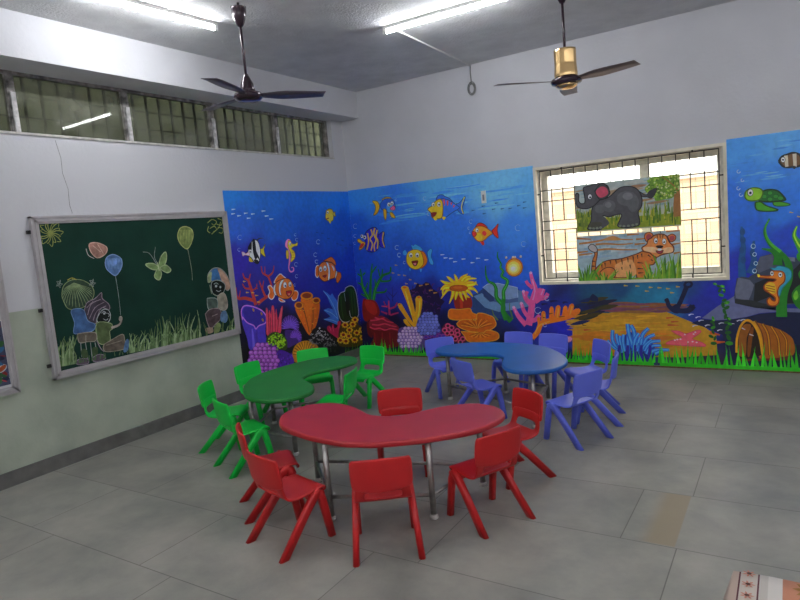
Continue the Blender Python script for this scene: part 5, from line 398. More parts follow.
('painted_coral','green branching coral in a red pot','B','mural','3 20 102 31 45 14 187 772 -52 96 -40 104 1 103 -7 120;3 20 102 31 24 14 95 972 -70 36;3 20 102 31 21 12 129 902 64 101;3 20 102 31 21 14 98 1092 -65 37;3 20 102 31 21 14 121 1108 46 33;3 20 102 31 41 14 197 763 28 154 29 170 40 168;3 20 102 31 22 14 258 1121 103 97;3 20 102 31 41 15 259 763 48 152 84 117 68 65 103 29 23 74;3 20 102 31 20 12 411 1031 47 149;3 20 102 31 22 12 409 1014 141 5 26 57;3 20 102 31 22 14 301 864 153 6 29 45;3 20 102 31 20 12 319 932 -7 119;3 20 102 31 17 12 397 1082 -14 101;3 20 102 31 24 14 169 798 -109 54;3 44 140 52 12 7 187 772 -52 96 -40 104 1 103;3 44 140 52 12 7 259 763 48 152 84 117;1 112 16 16 94 782 62 -10 123 -18 53 -78 9 -102 -90 -69 -151 -36 -45 70 6 139;1 144 28 20 112 756 144 -19 49 -112 -49 -69 -117 70'),
('painted_coral','pink twig coral','B','mural','3 144 32 80 27 14 501 557 -1 84 2 110;3 144 32 80 20 14 500 641 92 25 46 58;3 144 32 80 20 12 504 675 -121 1;3 144 32 80 14 10 453 675 -29 68;3 144 32 80 20 14 511 557 133 33;3 144 32 80 21 14 463 573 -98 35;3 208 64 112 12 9 500 641 6 110;3 208 64 112 10 7 473 667 -90 12'),
('painted_sponge','dark red ruffled barrel sponge','B','mural','1 76 10 20 115 452 71 35 6 -139 -12 -105 -68 51;1 88 12 20 147 417 107 -68 146 19 219 -14 -27 -221 -427 -21 36 132 -32 86;1 112 24 40 153 469 100 53 105 26 79 -26 94 -59 84 -50 8 -59 -84 -1 -97 24 -106 -36 -102 16 -79 34;3 176 48 72 16 11 155 391 80 -28 84 13 79 -25 104 22 107 -19;3 176 48 72 16 10 175 478 95 9 104 18 78 -34 98 -16;3 176 48 72 16 10 200 426 103 -7 104 18 99 -25 88 -11;3 176 48 72 16 10 253 522 80 -17 84 17;3 120 20 28 14 11 229 314 -11 -192;3 120 20 28 14 10 353 316 -20 -191;3 120 20 28 14 10 476 318 -10 -189'),
('painted_sponge','yellow branching tube sponge','B','mural','3 208 140 16 23 47 888 325 -88 82 -66 74;3 208 140 16 27 57 885 391 -94 116 -114 175;3 208 140 16 30 87 888 424 -28 199 -82 290;3 208 140 16 37 84 884 324 30 167 48 164 11 115;5 216 152 24 774 913 58 -1 -61 -32;5 200 88 16 775 921 31 0 -32 -13;5 216 152 24 974 773 46 -1 -50 -35;5 200 88 16 975 789 23 0 -24 -13;5 216 152 24 674 691 33 -1 -36 -25;5 200 88 16 671 699 17 0 -19 -12;5 216 152 24 734 485 26 0 -28 -20;3 240 184 56 10 13 844 557 -31 166 -33 149;3 240 184 56 8 12 927 491 45 148 13 98'),
('painted_coral','slate blue bump dome coral','B','mural','1 40 48 112 899 341 17 117 61 99 88 41 91 -17 74 -89 33 -97 -22 -81 -335 -6;5 48 56 120 1043 573 32 0 -34 -27;5 98 107 186 1041 576 25 0 -27 -21;5 48 56 120 1092 573 31 0 -33 -27;5 100 110 188 1090 576 25 0 -27 -21;5 48 56 120 1141 573 31 0 -34 -27;5 102 113 190 1139 576 24 0 -26 -21;5 48 56 120 1016 536 31 0 -34 -27;5 107 118 195 1014 539 24 0 -26 -21;5 48 56 120 1065 536 31 1 -34 -28;5 89 97 177 1063 539 24 0 -26 -20;5 48 56 120 1113 537 31 0 -33 -28;5 100 110 188 1111 539 25 1 -27 -21;5 48 56 120 1162 537 30 0 -33 -28;5 88 97 176 1160 540 24 0 -26 -21;5 48 56 120 1210 537 30 0 -33 -27;5 97 106 185 1208 540 24 0 -26 -21;5 48 56 120 964 499 31 0 -34 -28;5 96 105 184 962 502 25 0 -27 -21;5 48 56 120 1013 499 31 1 -34 -28;5 88 96 176 1011 502 25 0 -27 -21;5 48 56 120 1062 500 31 0 -34 -28;5 95 104 183 1060 503 25 0 -27 -21;5 48 56 120 1111 500 31 0 -34 -28;5 98 108 186 1109 503 24 0 -26 -21;5 48 56 120 1159 500 31 0 -33 -27;5 103 114 191 1157 503 25 0 -27 -21;5 48 56 120 1207 500 31 0 -33 -27;5 110 121 198 1205 503 24 0 -26 -20;5 48 56 120 968 462 31 0 -34 -28;5 96 106 184 966 465 25 0 -27 -21;5 48 56 120 1017 462 32 1 -34 -28;5 100 110 188 1015 465 25 1 -27 -22;5 48 56 120 1066 463 31 0 -33 -28;5 105 115 193 1064 466 25 0 -27 -21;5 48 56 120 1115 463 31 0 -34 -27;5 110 122 198 1113 466 24 0 -26 -21;5 48 56 120 1163 464 31 0 -33 -28;5 110 122 198 1161 466 25 1 -27 -21;5 48 56 120 1211 464 31 0 -33 -27;5 111 123 199 1210 467 24 0 -26 -21;5 48 56 120 935 425 31 0 -34 -28;5 95 104 183 933 428 25 0 -27 -21;5 48 56 120 984 425 32 0 -34 -28;5 91 100 179 982 428 25 0 -27 -21;5 48 56 120 1034 426 31 0 -34 -28;5 110 122 198 1032 429 24 0 -26 -21;5 48 56 120 1083 426 31 0 -34 -27;5 89 98 177 1081 429 24 0 -26 -21;5 48 56 120 1131 427 31 0 -33 -28;5 98 108 186 1129 429 25 1 -27 -21;5 48 56 120 1180 427 30 0 -33 -27;5 105 116 193 1178 430 24 0 -26 -21;5 48 56 120 1228 427 30 1 -33 -28;5 100 110 188 1226 430 24 1 -26 -21;5 48 56 120 954 388 32 0 -35 -28;5 97 106 185 952 391 25 0 -27 -21;5 48 56 120 1004 388 31 1 -34 -28;5 110 121 198 1002 391 25 1 -27 -22;5 48 56 120 1053 389 31 0 -34 -28;5 95 104 183 1051 392 25 0 -27 -21;5 48 56 120 1102 389 31 1 -34 -28;5 101 111 189 1100 392 24 1 -26 -22;5 48 56 120 1150 390 31 0 -33 -27;5 107 119 195 1148 393 25 0 -27 -21;5 48 56 120 1199 391 30 0 -33 -28;5 91 99 179 1197 394 24 0 -26 -21;5 48 56 120 935 350 32 1 -34 -29;5 96 105 184 933 353 26 0 -28 -21;5 48 56 120 985 351 32 0 -35 -28;5 99 109 187 983 354 25 0 -27 -21;5 48 56 120 1034 352 32 0 -34 -28;5 101 111 189 1033 355 24 0 -26 -21;5 48 56 120 1084 352 31 1 -34 -28;5 92 101 180 1082 355 24 1 -26 -22;5 48 56 120 1132 353 31 0 -33 -27;5 98 108 186 1130 356 25 0 -27 -21;5 48 56 120 1181 354 30 0 -33 -28;5 89 97 177 1179 357 24 0 -26 -21;5 48 56 120 1229 354 30 1 -33 -28;5 90 98 178 1227 357 24 1 -26 -21;5 48 56 120 971 313 31 1 -34 -28;5 96 105 184 969 316 25 1 -27 -22;5 48 56 120 1020 314 32 1 -35 -28;5 91 100 179 1018 317 25 1 -27 -22;5 48 56 120 1069 315 31 1 -33 -29;5 111 123 199 1067 318 25 0 -27 -21;5 48 56 120 1118 316 31 0 -34 -28;5 94 103 182 1116 319 24 0 -26 -21;5 48 56 120 1167 317 30 0 -33 -28;5 94 103 182 1165 320 24 0 -26 -21'),
('painted_coral','pale lilac bubble coral','B','mural','1 80 56 120 613 337 49 51 98 5 91 -52 110 -48 71 -49 -8 -83 -103 -86 -253 -8 -71 117;5 88 64 120 728 376 35 1 -38 -31;5 174 149 204 726 379 28 1 -30 -24;5 200 176 224 723 384 12 0 -13 -9;5 88 64 120 783 377 34 0 -37 -30;5 172 147 202 781 380 27 0 -30 -23;5 200 176 224 777 385 13 0 -14 -10;5 88 64 120 837 377 34 1 -37 -31;5 151 123 185 835 381 27 0 -30 -23;5 200 176 224 831 385 13 1 -14 -10;5 88 64 120 890 378 35 1 -38 -31;5 176 151 205 888 381 27 1 -29 -23;5 200 176 224 885 386 12 0 -13 -9;5 88 64 120 693 335 35 1 -38 -31;5 167 141 198 690 338 28 1 -30 -24;5 200 176 224 687 343 13 0 -14 -9;5 88 64 120 747 336 35 1 -38 -31;5 157 129 189 745 339 28 1 -30 -24;5 200 176 224 742 344 12 0 -13 -9;5 88 64 120 802 337 34 0 -37 -30;5 167 141 198 800 340 27 0 -30 -23;5 200 176 224 796 345 13 0 -14 -10;5 88 64 120 856 338 34 0 -37 -30;5 150 122 184 853 341 27 0 -29 -23;5 200 176 224 850 346 13 0 -14 -10;5 88 64 120 909 339 34 0 -37 -30;5 151 123 185 907 342 27 0 -29 -23;5 200 176 224 904 346 12 1 -13 -10;5 88 64 120 635 294 36 0 -39 -31;5 178 153 207 633 297 28 0 -30 -23;5 200 176 224 630 302 12 0 -13 -10;5 88 64 120 690 295 35 0 -38 -31;5 159 131 191 688 298 28 0 -30 -23;5 200 176 224 685 303 12 0 -13 -10;5 88 64 120 745 296 35 0 -38 -31;5 179 154 208 743 299 27 0 -29 -23;5 200 176 224 740 304 12 0 -13 -10;5 88 64 120 799 297 35 0 -38 -30;5 147 118 182 797 300 28 0 -30 -23;5 200 176 224 794 305 12 0 -13 -10;5 88 64 120 853 298 35 0 -37 -30;5 146 116 180 851 301 27 0 -29 -23;5 200 176 224 848 306 12 0 -13 -10;5 88 64 120 907 299 34 0 -37 -30;5 142 112 177 905 302 27 0 -29 -23;5 200 176 224 902 306 12 1 -13 -10;5 88 64 120 960 300 34 0 -37 -30;5 172 146 202 958 303 27 0 -29 -23;5 200 176 224 955 307 12 1 -13 -10;5 88 64 120 644 253 35 1 -38 -31;5 164 138 196 642 256 28 1 -30 -24;5 200 176 224 639 261 12 0 -13 -9;5 88 64 120 699 254 35 1 -38 -31;5 140 110 176 697 258 28 0 -30 -23;5 200 176 224 694 262 12 1 -13 -10;5 88 64 120 754 255 35 1 -38 -31;5 141 112 177 752 259 27 0 -29 -23;5 200 176 224 749 263 12 1 -13 -10;5 88 64 120 808 257 35 0 -38 -31;5 176 151 205 806 260 27 0 -29 -23;5 200 176 224 803 265 12 0 -13 -10;5 88 64 120 862 258 35 0 -38 -30;5 161 134 193 860 261 27 0 -29 -23;5 200 176 224 857 266 12 0 -13 -10;5 88 64 120 916 259 34 1 -37 -31;5 178 153 207 914 262 27 1 -29 -24;5 200 176 224 911 267 12 0 -13 -10;5 88 64 120 969 260 34 1 -37 -31;5 141 111 177 967 263 27 1 -29 -24;5 200 176 224 964 268 12 0 -13 -10;5 88 64 120 616 212 35 1 -39 -32;5 165 139 197 613 215 28 1 -30 -24;5 200 176 224 610 220 13 0 -14 -10;5 88 64 120 671 213 35 1 -38 -31;5 145 115 180 669 216 27 1 -30 -24;5 200 176 224 665 221 13 0 -14 -9;5 88 64 120 726 214 35 1 -38 -31;5 171 146 201 724 218 27 0 -30 -23;5 200 176 224 720 222 13 1 -13 -10;5 88 64 120 780 216 35 0 -38 -31;5 166 140 198 778 219 28 0 -30 -23;5 200 176 224 775 224 13 0 -14 -10;5 88 64 120 835 217 34 1 -37 -31;5 166 140 198 833 220 27 1 -30 -24;5 200 176 224 829 225 13 0 -14 -10;5 88 64 120 888 218 35 1 -37 -31;5 149 121 183 886 221 27 1 -29 -23;5 200 176 224 883 226 12 0 -13 -9;5 88 64 120 942 219 34 1 -37 -30;5 181 157 210 940 223 26 0 -28 -23;5 200 176 224 937 227 12 1 -13 -10;5 88 64 120 651 172 35 1 -38 -32;5 144 115 179 649 175 28 1 -31 -24;5 200 176 224 645 180 13 0 -14 -10;5 88 64 120 706 173 35 1 -38 -31;5 142 113 178 704 177 28 0 -30 -24;5 200 176 224 701 181 12 1 -13 -10;5 88 64 120 761 175 35 1 -38 -32;5 170 144 200 759 178 27 1 -30 -24;5 200 176 224 755 183 13 0 -14 -10;5 88 64 120 815 176 35 1 -38 -31;5 144 114 179 813 179 27 1 -29 -24;5 200 176 224 810 184 12 0 -13 -9;5 88 64 120 869 178 35 1 -38 -31;5 142 113 178 867 181 27 0 -29 -23;5 200 176 224 864 186 12 0 -13 -10;5 88 64 120 923 179 34 1 -37 -31;5 160 133 192 921 182 26 1 -29 -24;5 200 176 224 917 187 13 0 -13 -9;5 88 64 120 653 131 35 1 -38 -31;5 168 142 199 650 134 28 1 -30 -24;5 200 176 224 647 139 13 1 -14 -10;5 88 64 120 708 133 35 1 -38 -32;5 179 154 208 706 136 27 1 -30 -24;5 200 176 224 702 141 13 0 -14 -10;5 88 64 120 763 134 34 1 -37 -31;5 171 146 201 760 138 28 0 -30 -23;5 200 176 224 757 142 13 1 -14 -10;5 88 64 120 817 136 35 1 -38 -31;5 143 113 178 815 139 27 1 -29 -24;5 200 176 224 812 144 12 0 -13 -10;5 88 64 120 871 137 34 1 -37 -31;5 168 142 199 869 141 27 0 -29 -23;5 200 176 224 866 145 12 1 -13 -10'),
('painted_coral','purple and pink brain coral','B','mural','1 56 24 104 912 333 55 18 54 -16 132 18 56 9 70 -31 49 -56 -22 -41 -258 -14 -125 72;5 112 44 136 955 329 42 1 -44 -26;5 60 32 144 955 326 26 0 -28 -14;5 112 44 136 1021 327 41 0 -44 -25;5 60 32 144 1020 323 27 1 -28 -14;5 112 44 136 1081 278 41 1 -43 -25;5 60 32 144 1081 275 26 1 -27 -14;5 112 44 136 1151 329 40 0 -42 -25;5 60 32 144 1151 326 25 0 -27 -14;5 112 44 136 1216 338 40 1 -42 -25;5 60 32 144 1216 335 25 0 -26 -13;5 112 44 136 1239 290 40 0 -42 -25;5 60 32 144 1239 286 25 1 -27 -14;5 112 44 136 1166 288 40 1 -43 -25;5 60 32 144 1165 285 26 0 -27 -13;5 112 44 136 1293 291 40 0 -42 -25;5 60 32 144 1293 287 25 1 -26 -14;5 112 44 136 1034 269 41 1 -43 -26;5 60 32 144 1034 266 26 0 -28 -13'),
('painted_coral','pink ring coral','B','mural','1 80 16 40 1274 379 70 74 70 -16 85 -39 46 -79 64 -62 -22 -48 -210 11 -81 95;5 184 64 104 1368 421 41 0 -44 -34;5 56 8 24 1368 419 21 0 -23 -18;5 184 64 104 1318 364 41 0 -44 -34;5 56 8 24 1318 362 21 1 -23 -19;5 184 64 104 1419 397 41 1 -44 -34;5 56 8 24 1419 396 21 0 -22 -18;5 184 64 104 1414 333 40 1 -43 -35;5 56 8 24 1414 331 21 1 -23 -18;5 184 64 104 1495 358 41 1 -44 -34;5 56 8 24 1495 357 21 0 -22 -18;5 184 64 104 1350 324 42 1 -45 -35;5 56 8 24 1350 322 22 1 -23 -18;5 184 64 104 1460 254 41 1 -44 -35;5 56 8 24 1460 252 21 1 -23 -19;5 184 64 104 1565 256 40 1 -42 -35;5 56 8 24 1565 254 21 1 -22 -18;5 184 64 104 1500 311 40 0 -43 -34;5 56 8 24 1500 309 21 0 -23 -18;5 184 64 104 1427 285 41 1 -44 -35;5 56 8 24 1427 284 21 0 -22 -18;5 184 64 104 1527 215 40 1 -43 -34;5 56 8 24 1527 214 21 0 -23 -18'),
('painted_anemone','big yellow sunflower-like anemone on a red stalk','B','mural','1 128 28 16 1480 794 54 15 138 -2 55 -47 -9 -109 -96 -31 -121 8;3 168 48 24 31 31 1582 762 -1 -118;3 200 144 12 47 6 1475 936 -103 34 -60 31;3 236 192 40 22 3 1475 936 -103 34 -60 31;3 200 144 12 47 6 1511 951 -64 65 -41 32;3 236 192 40 22 3 1511 951 -64 65 -41 32;3 200 144 12 47 6 1547 966 -12 62 -22 45;3 236 192 40 22 3 1547 966 -12 62 -22 45;3 200 144 12 47 6 1582 965 39 61 81 43;3 236 192 40 22 3 1582 965 39 61 81 43;3 200 144 12 47 6 1633 955 72 52 109 0;3 236 192 40 22 3 1633 955 72 52 109 0;3 200 144 12 47 6 1648 940 104 20 73 -33;3 236 192 40 22 3 1648 940 104 20 73 -33;3 200 144 12 47 6 1662 900 100 -17 55 -55;3 236 192 40 22 3 1662 900 100 -17 55 -55;3 200 144 12 47 6 1644 885 64 -48 38 -54;3 236 192 40 22 3 1644 885 64 -48 38 -54;3 200 144 12 47 6 1626 878 28 -71 49 -32;3 236 192 40 22 3 1626 878 28 -71 49 -32;3 200 144 12 47 6 1574 871 11 -78 29 -63;3 236 192 40 22 3 1574 871 11 -78 29 -63;3 200 144 12 47 6 1539 872 -24 -78 -13 -47;3 236 192 40 22 3 1539 872 -24 -78 -13 -47;3 200 144 12 47 6 1488 881 -25 -86 -53 -95;3 236 192 40 22 3 1488 881 -25 -86 -53 -95;3 200 144 12 47 6 1471 889 -72 -14 -99 -110;3 236 192 40 22 3 1471 889 -72 -14 -99 -110;3 200 144 12 47 6 1456 921 -88 2 -67 -46;3 236 192 40 22 3 1456 921 -88 2 -67 -46;3 200 144 12 47 6 1455 905 -108 -13 -17 -95;3 236 192 40 22 3 1455 905 -108 -13 -17 -95;3 200 144 12 47 6 1664 924 120 20 19 30;3 236 192 40 22 3 1664 924 120 20 19 30;3 200 144 12 47 6 1599 964 56 60 86 13;3 236 192 40 22 3 1599 964 56 60 86 13;3 200 144 12 47 6 1600 871 39 -48 14 -78;3 236 192 40 22 3 1600 871 39 -48 14 -78;5 216 160 16 1565 934 120 -3 -124 -50;3 128 44 8 8 8 1685 892 -38 -25 -88 -10 -88 13 -35 28 40 26 89 8 87 -13 33 -27;5 168 76 16 1562 895 123 -3 -126 -35;5 184 96 32 1551 903 68 -2 -70 -14'),
('painted_coral','orange layered fan coral','B','mural','1 192 96 16 1393 605 38 29 122 -6 139 11 30 -50 65 -32 -21 -46 -155 -17 -209 15;3 224 136 40 8 8 1393 605 38 29 122 -6 139 11 30 -50 65 -32 -21 -46 -155 -17 -209 15 -9 96;1 176 80 8 1494 446 65 48 122 8 84 -7 23 78 68 8 81 -24 63 -30 26 -92 -87 -63 -102 -32 -84 6 -85 7 -134 46;3 224 136 40 8 8 1494 446 65 48 122 8 84 -7 23 78 68 8 81 -24 63 -30 26 -92 -87 -63 -102 -32 -84 6 -85 7 -134 46 -40 47;1 184 92 12 1547 351 121 -6 168 -13 70 40 129 -29 11 -69 -118 -41 -271 -15 -63 70;3 224 136 40 8 8 1547 351 121 -6 168 -13 70 40 129 -29 11 -69 -118 -41 -271 -15 -63 70 -47 63;3 140 60 8 9 6 1774 394 128 28 88 15;3 216 128 40 9 6 1774 394 118 41 81 23;3 140 60 8 9 6 1774 394 104 53 71 29;3 216 128 40 9 6 1774 394 86 63 58 35;3 140 60 8 9 6 1774 394 64 70 44 40;3 216 128 40 9 6 1774 394 41 75 27 42;3 140 60 8 9 6 1774 394 15 78 10 43;3 216 128 40 9 6 1774 394 -10 77 -9 43;3 140 60 8 9 6 1774 394 -36 74 -26 41;3 216 128 40 9 6 1774 394 -60 67 -44 39;3 140 60 8 9 6 1774 394 -83 59 -59 33;3 216 128 40 9 6 1774 394 -102 48 -73 27;3 140 60 8 9 6 1774 394 -118 35 -83 20;3 216 128 40 9 6 1774 394 -129 21 -91 12;3 148 64 8 9 6 1803 339 149 -21;3 216 128 40 9 6 1803 339 132 -35;3 148 64 8 9 6 1803 339 108 -48;3 216 128 40 9 6 1803 339 78 -58;3 148 64 8 9 6 1803 339 45 -66;3 216 128 40 9 6 1803 339 9 -70;3 148 64 8 9 6 1803 339 -28 -70;3 216 128 40 9 6 1803 339 -63 -67;3 148 64 8 9 6 1803 339 -96 -60;3 216 128 40 9 6 1803 339 -123 -50;3 148 64 8 9 6 1803 339 -144 -38'),
('painted_seaweed','two wavy dark green weeds','B','mural','3 20 100 28 51 9 2222 482 -88 106 -2 91 -73 91 0 106 -28 61 -63 32 -27 77 4 113;3 42 140 48 14 5 2132 679 -73 91 0 106 -28 61 -63 32 -27 77;3 24 112 32 40 8 2159 497 -31 121 21 136 3 90 45 74 12 59 -67 47 24 58 -33 46 12 45 -39 76 9 66;3 64 160 64 12 5 2149 754 3 90 45 74 12 59 -67 47 24 58 -33 46 12 45;3 72 108 32 12 5 2247 513 -18 75 -16 45 9 75;3 96 120 32 14 5 2055 497 -45 53 -19 69'),
('painted_sun_reflection','glowing orange ball creature','B','mural','5 160 80 16 2306 1124 110 -4 -118 -106;5 216 136 32 2306 1121 95 -4 -102 -93;5 232 176 72 2301 1119 77 -4 -83 -73;5 240 208 128 2297 1114 53 -2 -56 -48;5 248 236 192 2294 1110 31 -1 -33 -25;5 208 160 112 2216 1243 14 -1 -15 -14;5 232 224 216 2220 1249 9 -1 -10 -8;5 208 160 112 2299 1242 13 -1 -14 -14;5 232 224 216 2302 1248 9 -1 -10 -8;5 208 160 112 2325 1241 14 -1 -15 -14;5 232 224 216 2328 1246 10 0 -10 -8;5 208 160 112 2396 1246 14 -1 -15 -14;5 232 224 216 2399 1251 9 0 -9 -8'),
('painted_coral','tall pink branching coral','B','mural','3 192 72 128 66 27 2437 439 40 148 23 118 28 87 20 73 -31 103 -13 80;3 192 72 128 32 29 2518 873 -57 52 -20 38;3 192 72 128 50 32 2490 676 -63 74 -25 89;3 192 72 128 30 27 2412 765 39 73;3 192 72 128 39 30 2457 513 -63 89 -29 97;3 192 72 128 48 30 2406 439 -86 104 -52 105;3 192 72 128 53 35 2531 719 63 43 50 101;3 192 72 128 41 32 2548 748 105 13 40 50;3 192 72 128 44 35 2564 763 33 57 -8 51;3 192 72 128 45 33 2441 498 76 1 64 59;3 224 120 168 13 10 2509 734 28 87 1 59 -23 102;3 224 120 168 13 10 2413 780 -12 51;3 224 120 168 13 10 2374 647 -10 45;3 224 120 168 13 10 2292 588 -19 60;3 224 120 168 13 10 2610 791 34 72;5 216 144 176 2504 1052 18 0 -19 -16;5 216 144 176 2268 651 19 -1 -20 -16;5 216 144 176 2365 699 18 0 -19 -16;5 216 144 176 2402 839 18 -1 -19 -15'),
('painted_coral','orange antler coral','B','mural','3 200 100 16 45 51 2472 283 74 83 43 89 106 37 148 30 102 36 80 50;3 200 100 16 44 41 2621 485 6 102;3 200 100 16 32 30 2572 426 -9 95;3 200 100 16 50 38 2718 500 8 138;3 200 100 16 49 43 2777 507 27 145;3 200 100 16 49 37 2865 529 21 118;3 200 100 16 52 40 2916 544 46 128;5 200 100 16 2627 584 22 0 -23 -22;5 200 100 16 2563 521 17 0 -18 -16;5 200 100 16 2726 638 21 0 -22 -21;5 200 100 16 2804 650 23 0 -24 -23;5 200 100 16 2886 647 20 0 -21 -20;5 200 100 16 2962 669 21 0 -22 -21;5 200 100 16 3029 608 25 0 -26 -26;3 224 136 40 13 9 2806 637 -21 -108;3 224 136 40 13 9 2964 658 -33 -100;3 224 136 40 13 9 2634 573 -5 -74;3 224 136 40 13 9 2506 336 67 104 122 45;3 56 28 16 10 3 2685 570 52 10;3 56 28 16 10 3 2808 538 65 6;3 56 28 16 10 3 2616 529 30 0'),
('painted_bubble','pale ring bubbles beside the pink coral','B','mural','3 152 168 224 6 3 2593 596 -22 -17 -27 1 -18 20 1 27 20 19 28 3 20 -17;3 152 168 224 6 3 2700 737 -15 -11 -18 1 -12 13 1 18 13 14 18 1 14 -11;3 152 168 224 6 3 2654 433 -14 -10 -16 1 -11 11 1 16 12 12 16 2 13 -10'),
('painted_shadow_fish','dark fish shapes in the deep blue','B','mural','3 12 12 64 20 4 2609 681 39 8 39 -3;3 12 12 64 20 4 2713 714 47 8 47 -3;3 12 12 64 20 4 2857 698 32 9 31 -4'),
('painted_shell','small pink shell behind the blue chairs','B','mural','1 208 128 152 2876 299 41 15 30 -28 -26 -32 -44 -6;3 144 72 96 4 4 2876 299 41 15 30 -28 -26 -32 -44 -6 -1 51'),
('painted_fish_shoal','tiny yellow fish under the window','B','mural','3 184 140 32 13 4 3530 878 41 -4;3 184 140 32 13 4 3649 871 40 -4;3 184 140 32 13 4 3781 854 39 -3;3 184 140 32 13 4 3866 848 39 -3;3 184 140 32 13 4 3948 836 38 -3;3 184 140 32 13 4 4042 855 38 -4;3 184 140 32 13 4 3741 816 39 -4;3 184 140 32 13 4 3985 794 38 -4'),
('painted_anemone','bright blue finger anemone','B','mural','1 24 32 108 3432 200 112 168 51 0 99 -79 76 15 46 -93 59 -65 -63 -29 -205 -77 -155 21 -36 69;3 32 88 176 36 28 3431 186 -45 96 6 111;3 72 144 220 13 14 3431 186 -45 96 6 111;3 32 88 176 33 25 3482 146 -46 137 -6 69;3 72 144 220 12 13 3482 146 -46 137 -6 69;3 32 88 176 28 22 3431 172 -64 54 -31 57;3 72 144 220 10 11 3431 172 -64 54 -31 57;3 32 88 176 31 28 3489 160 -27 124 5 48;3 72 144 220 11 14 3489 160 -27 124 5 48;3 32 88 176 33 25 3509 160 -15 110 10 76;3 72 144 220 12 12 3509 160 -15 110 10 76;3 32 88 176 36 25 3540 134 6 138 4 82;3 72 144 220 13 12 3540 134 6 138 4 82;3 32 88 176 38 33 3601 205 -39 136 -11 122;3 72 144 220 13 16 3601 205 -39 136 -11 122;3 32 88 176 38 30 3614 205 1 164 -32 81;3 72 144 220 13 15 3614 205 1 164 -32 81;3 32 88 176 33 25 3600 163 17 124 44 76;3 72 144 220 12 12 3600 163 17 124 44 76;3 32 88 176 38 27 3678 207 18 136 65 75;3 72 144 220 13 14 3678 207 18 136 65 75;3 32 88 176 35 25 3689 180 43 123 89 49;3 72 144 220 12 12 3689 180 43 123 89 49;3 32 88 176 35 25 3714 167 54 97 106 22;3 72 144 220 12 12 3714 167 54 97 106 22;3 32 88 176 33 22 3726 140 53 83 99 14;3 72 144 220 11 11 3726 140 53 83 99 14;3 32 88 176 38 22 3763 142 52 42 141 7;3 72 144 220 13 11 3763 142 52 42 141 7;3 32 88 176 32 27 3813 144 51 28 23 -19;3 72 144 220 11 14 3813 144 51 28 23 -19;3 32 88 176 30 25 3638 165 17 109 21 48;3 72 144 220 11 12 3638 165 17 109 21 48;3 32 88 176 30 16 3662 138 55 97 71 63;3 72 144 220 11 8 3662 138 55 97 71 63;3 32 88 176 30 25 3598 136 29 69 15 55;3 72 144 220 11 12 3598 136 29 69 15 55;3 40 28 136 31 20 3446 75 4 84 8 69;3 40 28 136 31 19 3531 78 4 83 8 69;3 40 28 136 30 19 3609 81 3 83 8 69;3 40 28 136 30 19 3673 84 3 82 8 68;3 40 28 136 30 19 3761 87 3 82 8 68'),
('painted_anchor','black anchor','B','mural','3 12 16 48 34 34 4042 624 38 77 38 90 25 64;3 12 16 48 18 18 4126 881 18 18 29 3 17 -23 -12 -25 -29 -6 -23 14 -2 21;3 12 20 56 31 47 3955 703 16 -53 47 -39 53 -7 64 0 36 19 24 32;1 12 12 40 3926 716 31 23 16 -30 -18 -26;1 12 16 48 4160 649 41 19 9 -19 -20 -39;1 12 20 56 3977 624 67 52 33 -52 -19 -46 -47 4'),
('painted_starfish','pink starfish on the sand','B','mural','1 208 80 96 3981 394 71 -2 64 -28 42 14 70 27 34 -13 -36 -39 -47 -40 91 -37 22 -38 -186 1 -178 15 61 42 96 28 -58 38;3 176 56 80 5 5 3981 394 71 -2 64 -28 42 14 70 27 34 -13 -36 -39 -47 -40 91 -37 22 -38 -186 1 -178 15 61 42 96 28 -58 38 -46 32;5 232 168 176 4110 357 9 0 -9 -8;5 232 168 176 4192 363 9 0 -9 -8;5 232 168 176 4037 303 10 0 -10 -8;5 232 168 176 4067 308 10 0 -10 -8;5 232 168 176 4137 279 9 1 -9 -8;5 232 168 176 4180 284 10 1 -10 -8;5 232 168 176 4218 277 10 1 -10 -8;5 232 168 176 4208 382 9 0 -10 -8;5 232 168 176 4013 296 10 0 -10 -8'),
('painted_seaweed','leafy vine weed on the sea floor','B','mural','5 44 124 28 4399 871 18 -6 -21 -5;5 20 76 20 4431 850 19 -6 -22 -6;5 44 124 28 4464 847 21 -6 -24 -8;5 20 76 20 4441 810 -13 -23 2 31;5 20 76 20 4480 803 -2 -25 -10 26;5 44 124 28 4451 760 24 -7 -27 -8;5 20 76 20 4477 709 -23 -8 19 23;5 44 124 28 4499 684 -26 -7 22 23;5 20 76 20 4465 660 5 -32 -20 28;5 20 76 20 4498 634 -24 -14 17 29;5 20 76 20 4475 597 9 -28 -23 22;5 20 76 20 4484 547 -8 -29 -5 34;5 20 76 20 4511 522 20 -16 -27 3;5 20 76 20 4494 484 -24 0 24 15;5 44 124 28 4521 471 21 -6 -24 -7;5 20 76 20 4498 433 -14 -28 1 37;5 20 76 20 4503 383 -29 -3 28 21;5 20 76 20 4507 333 16 -29 -30 17;5 44 124 28 4511 276 33 -3 -35 -18;5 44 124 28 4373 527 5 -22 -16 19;5 20 76 20 4367 496 -19 -15 12 26;5 20 76 20 4377 470 7 -24 -18 19;5 44 124 28 4371 432 -21 -10 16 23;5 20 76 20 4369 387 12 -21 -22 14;5 20 76 20 4351 342 23 -10 -28 -4;5 20 76 20 4385 324 -8 -25 -4 29;5 20 76 20 4372 272 29 0 -30 -18;5 76 156 36 4404 873 12 -8 -16 1;5 76 156 36 4474 809 11 -8 -15 1;5 76 156 36 4499 678 11 -8 -15 0;5 76 156 36 4517 522 11 -8 -15 0;5 76 156 36 4378 508 12 -7 -16 0;5 76 156 36 4464 847 11 -8 -15 0'),
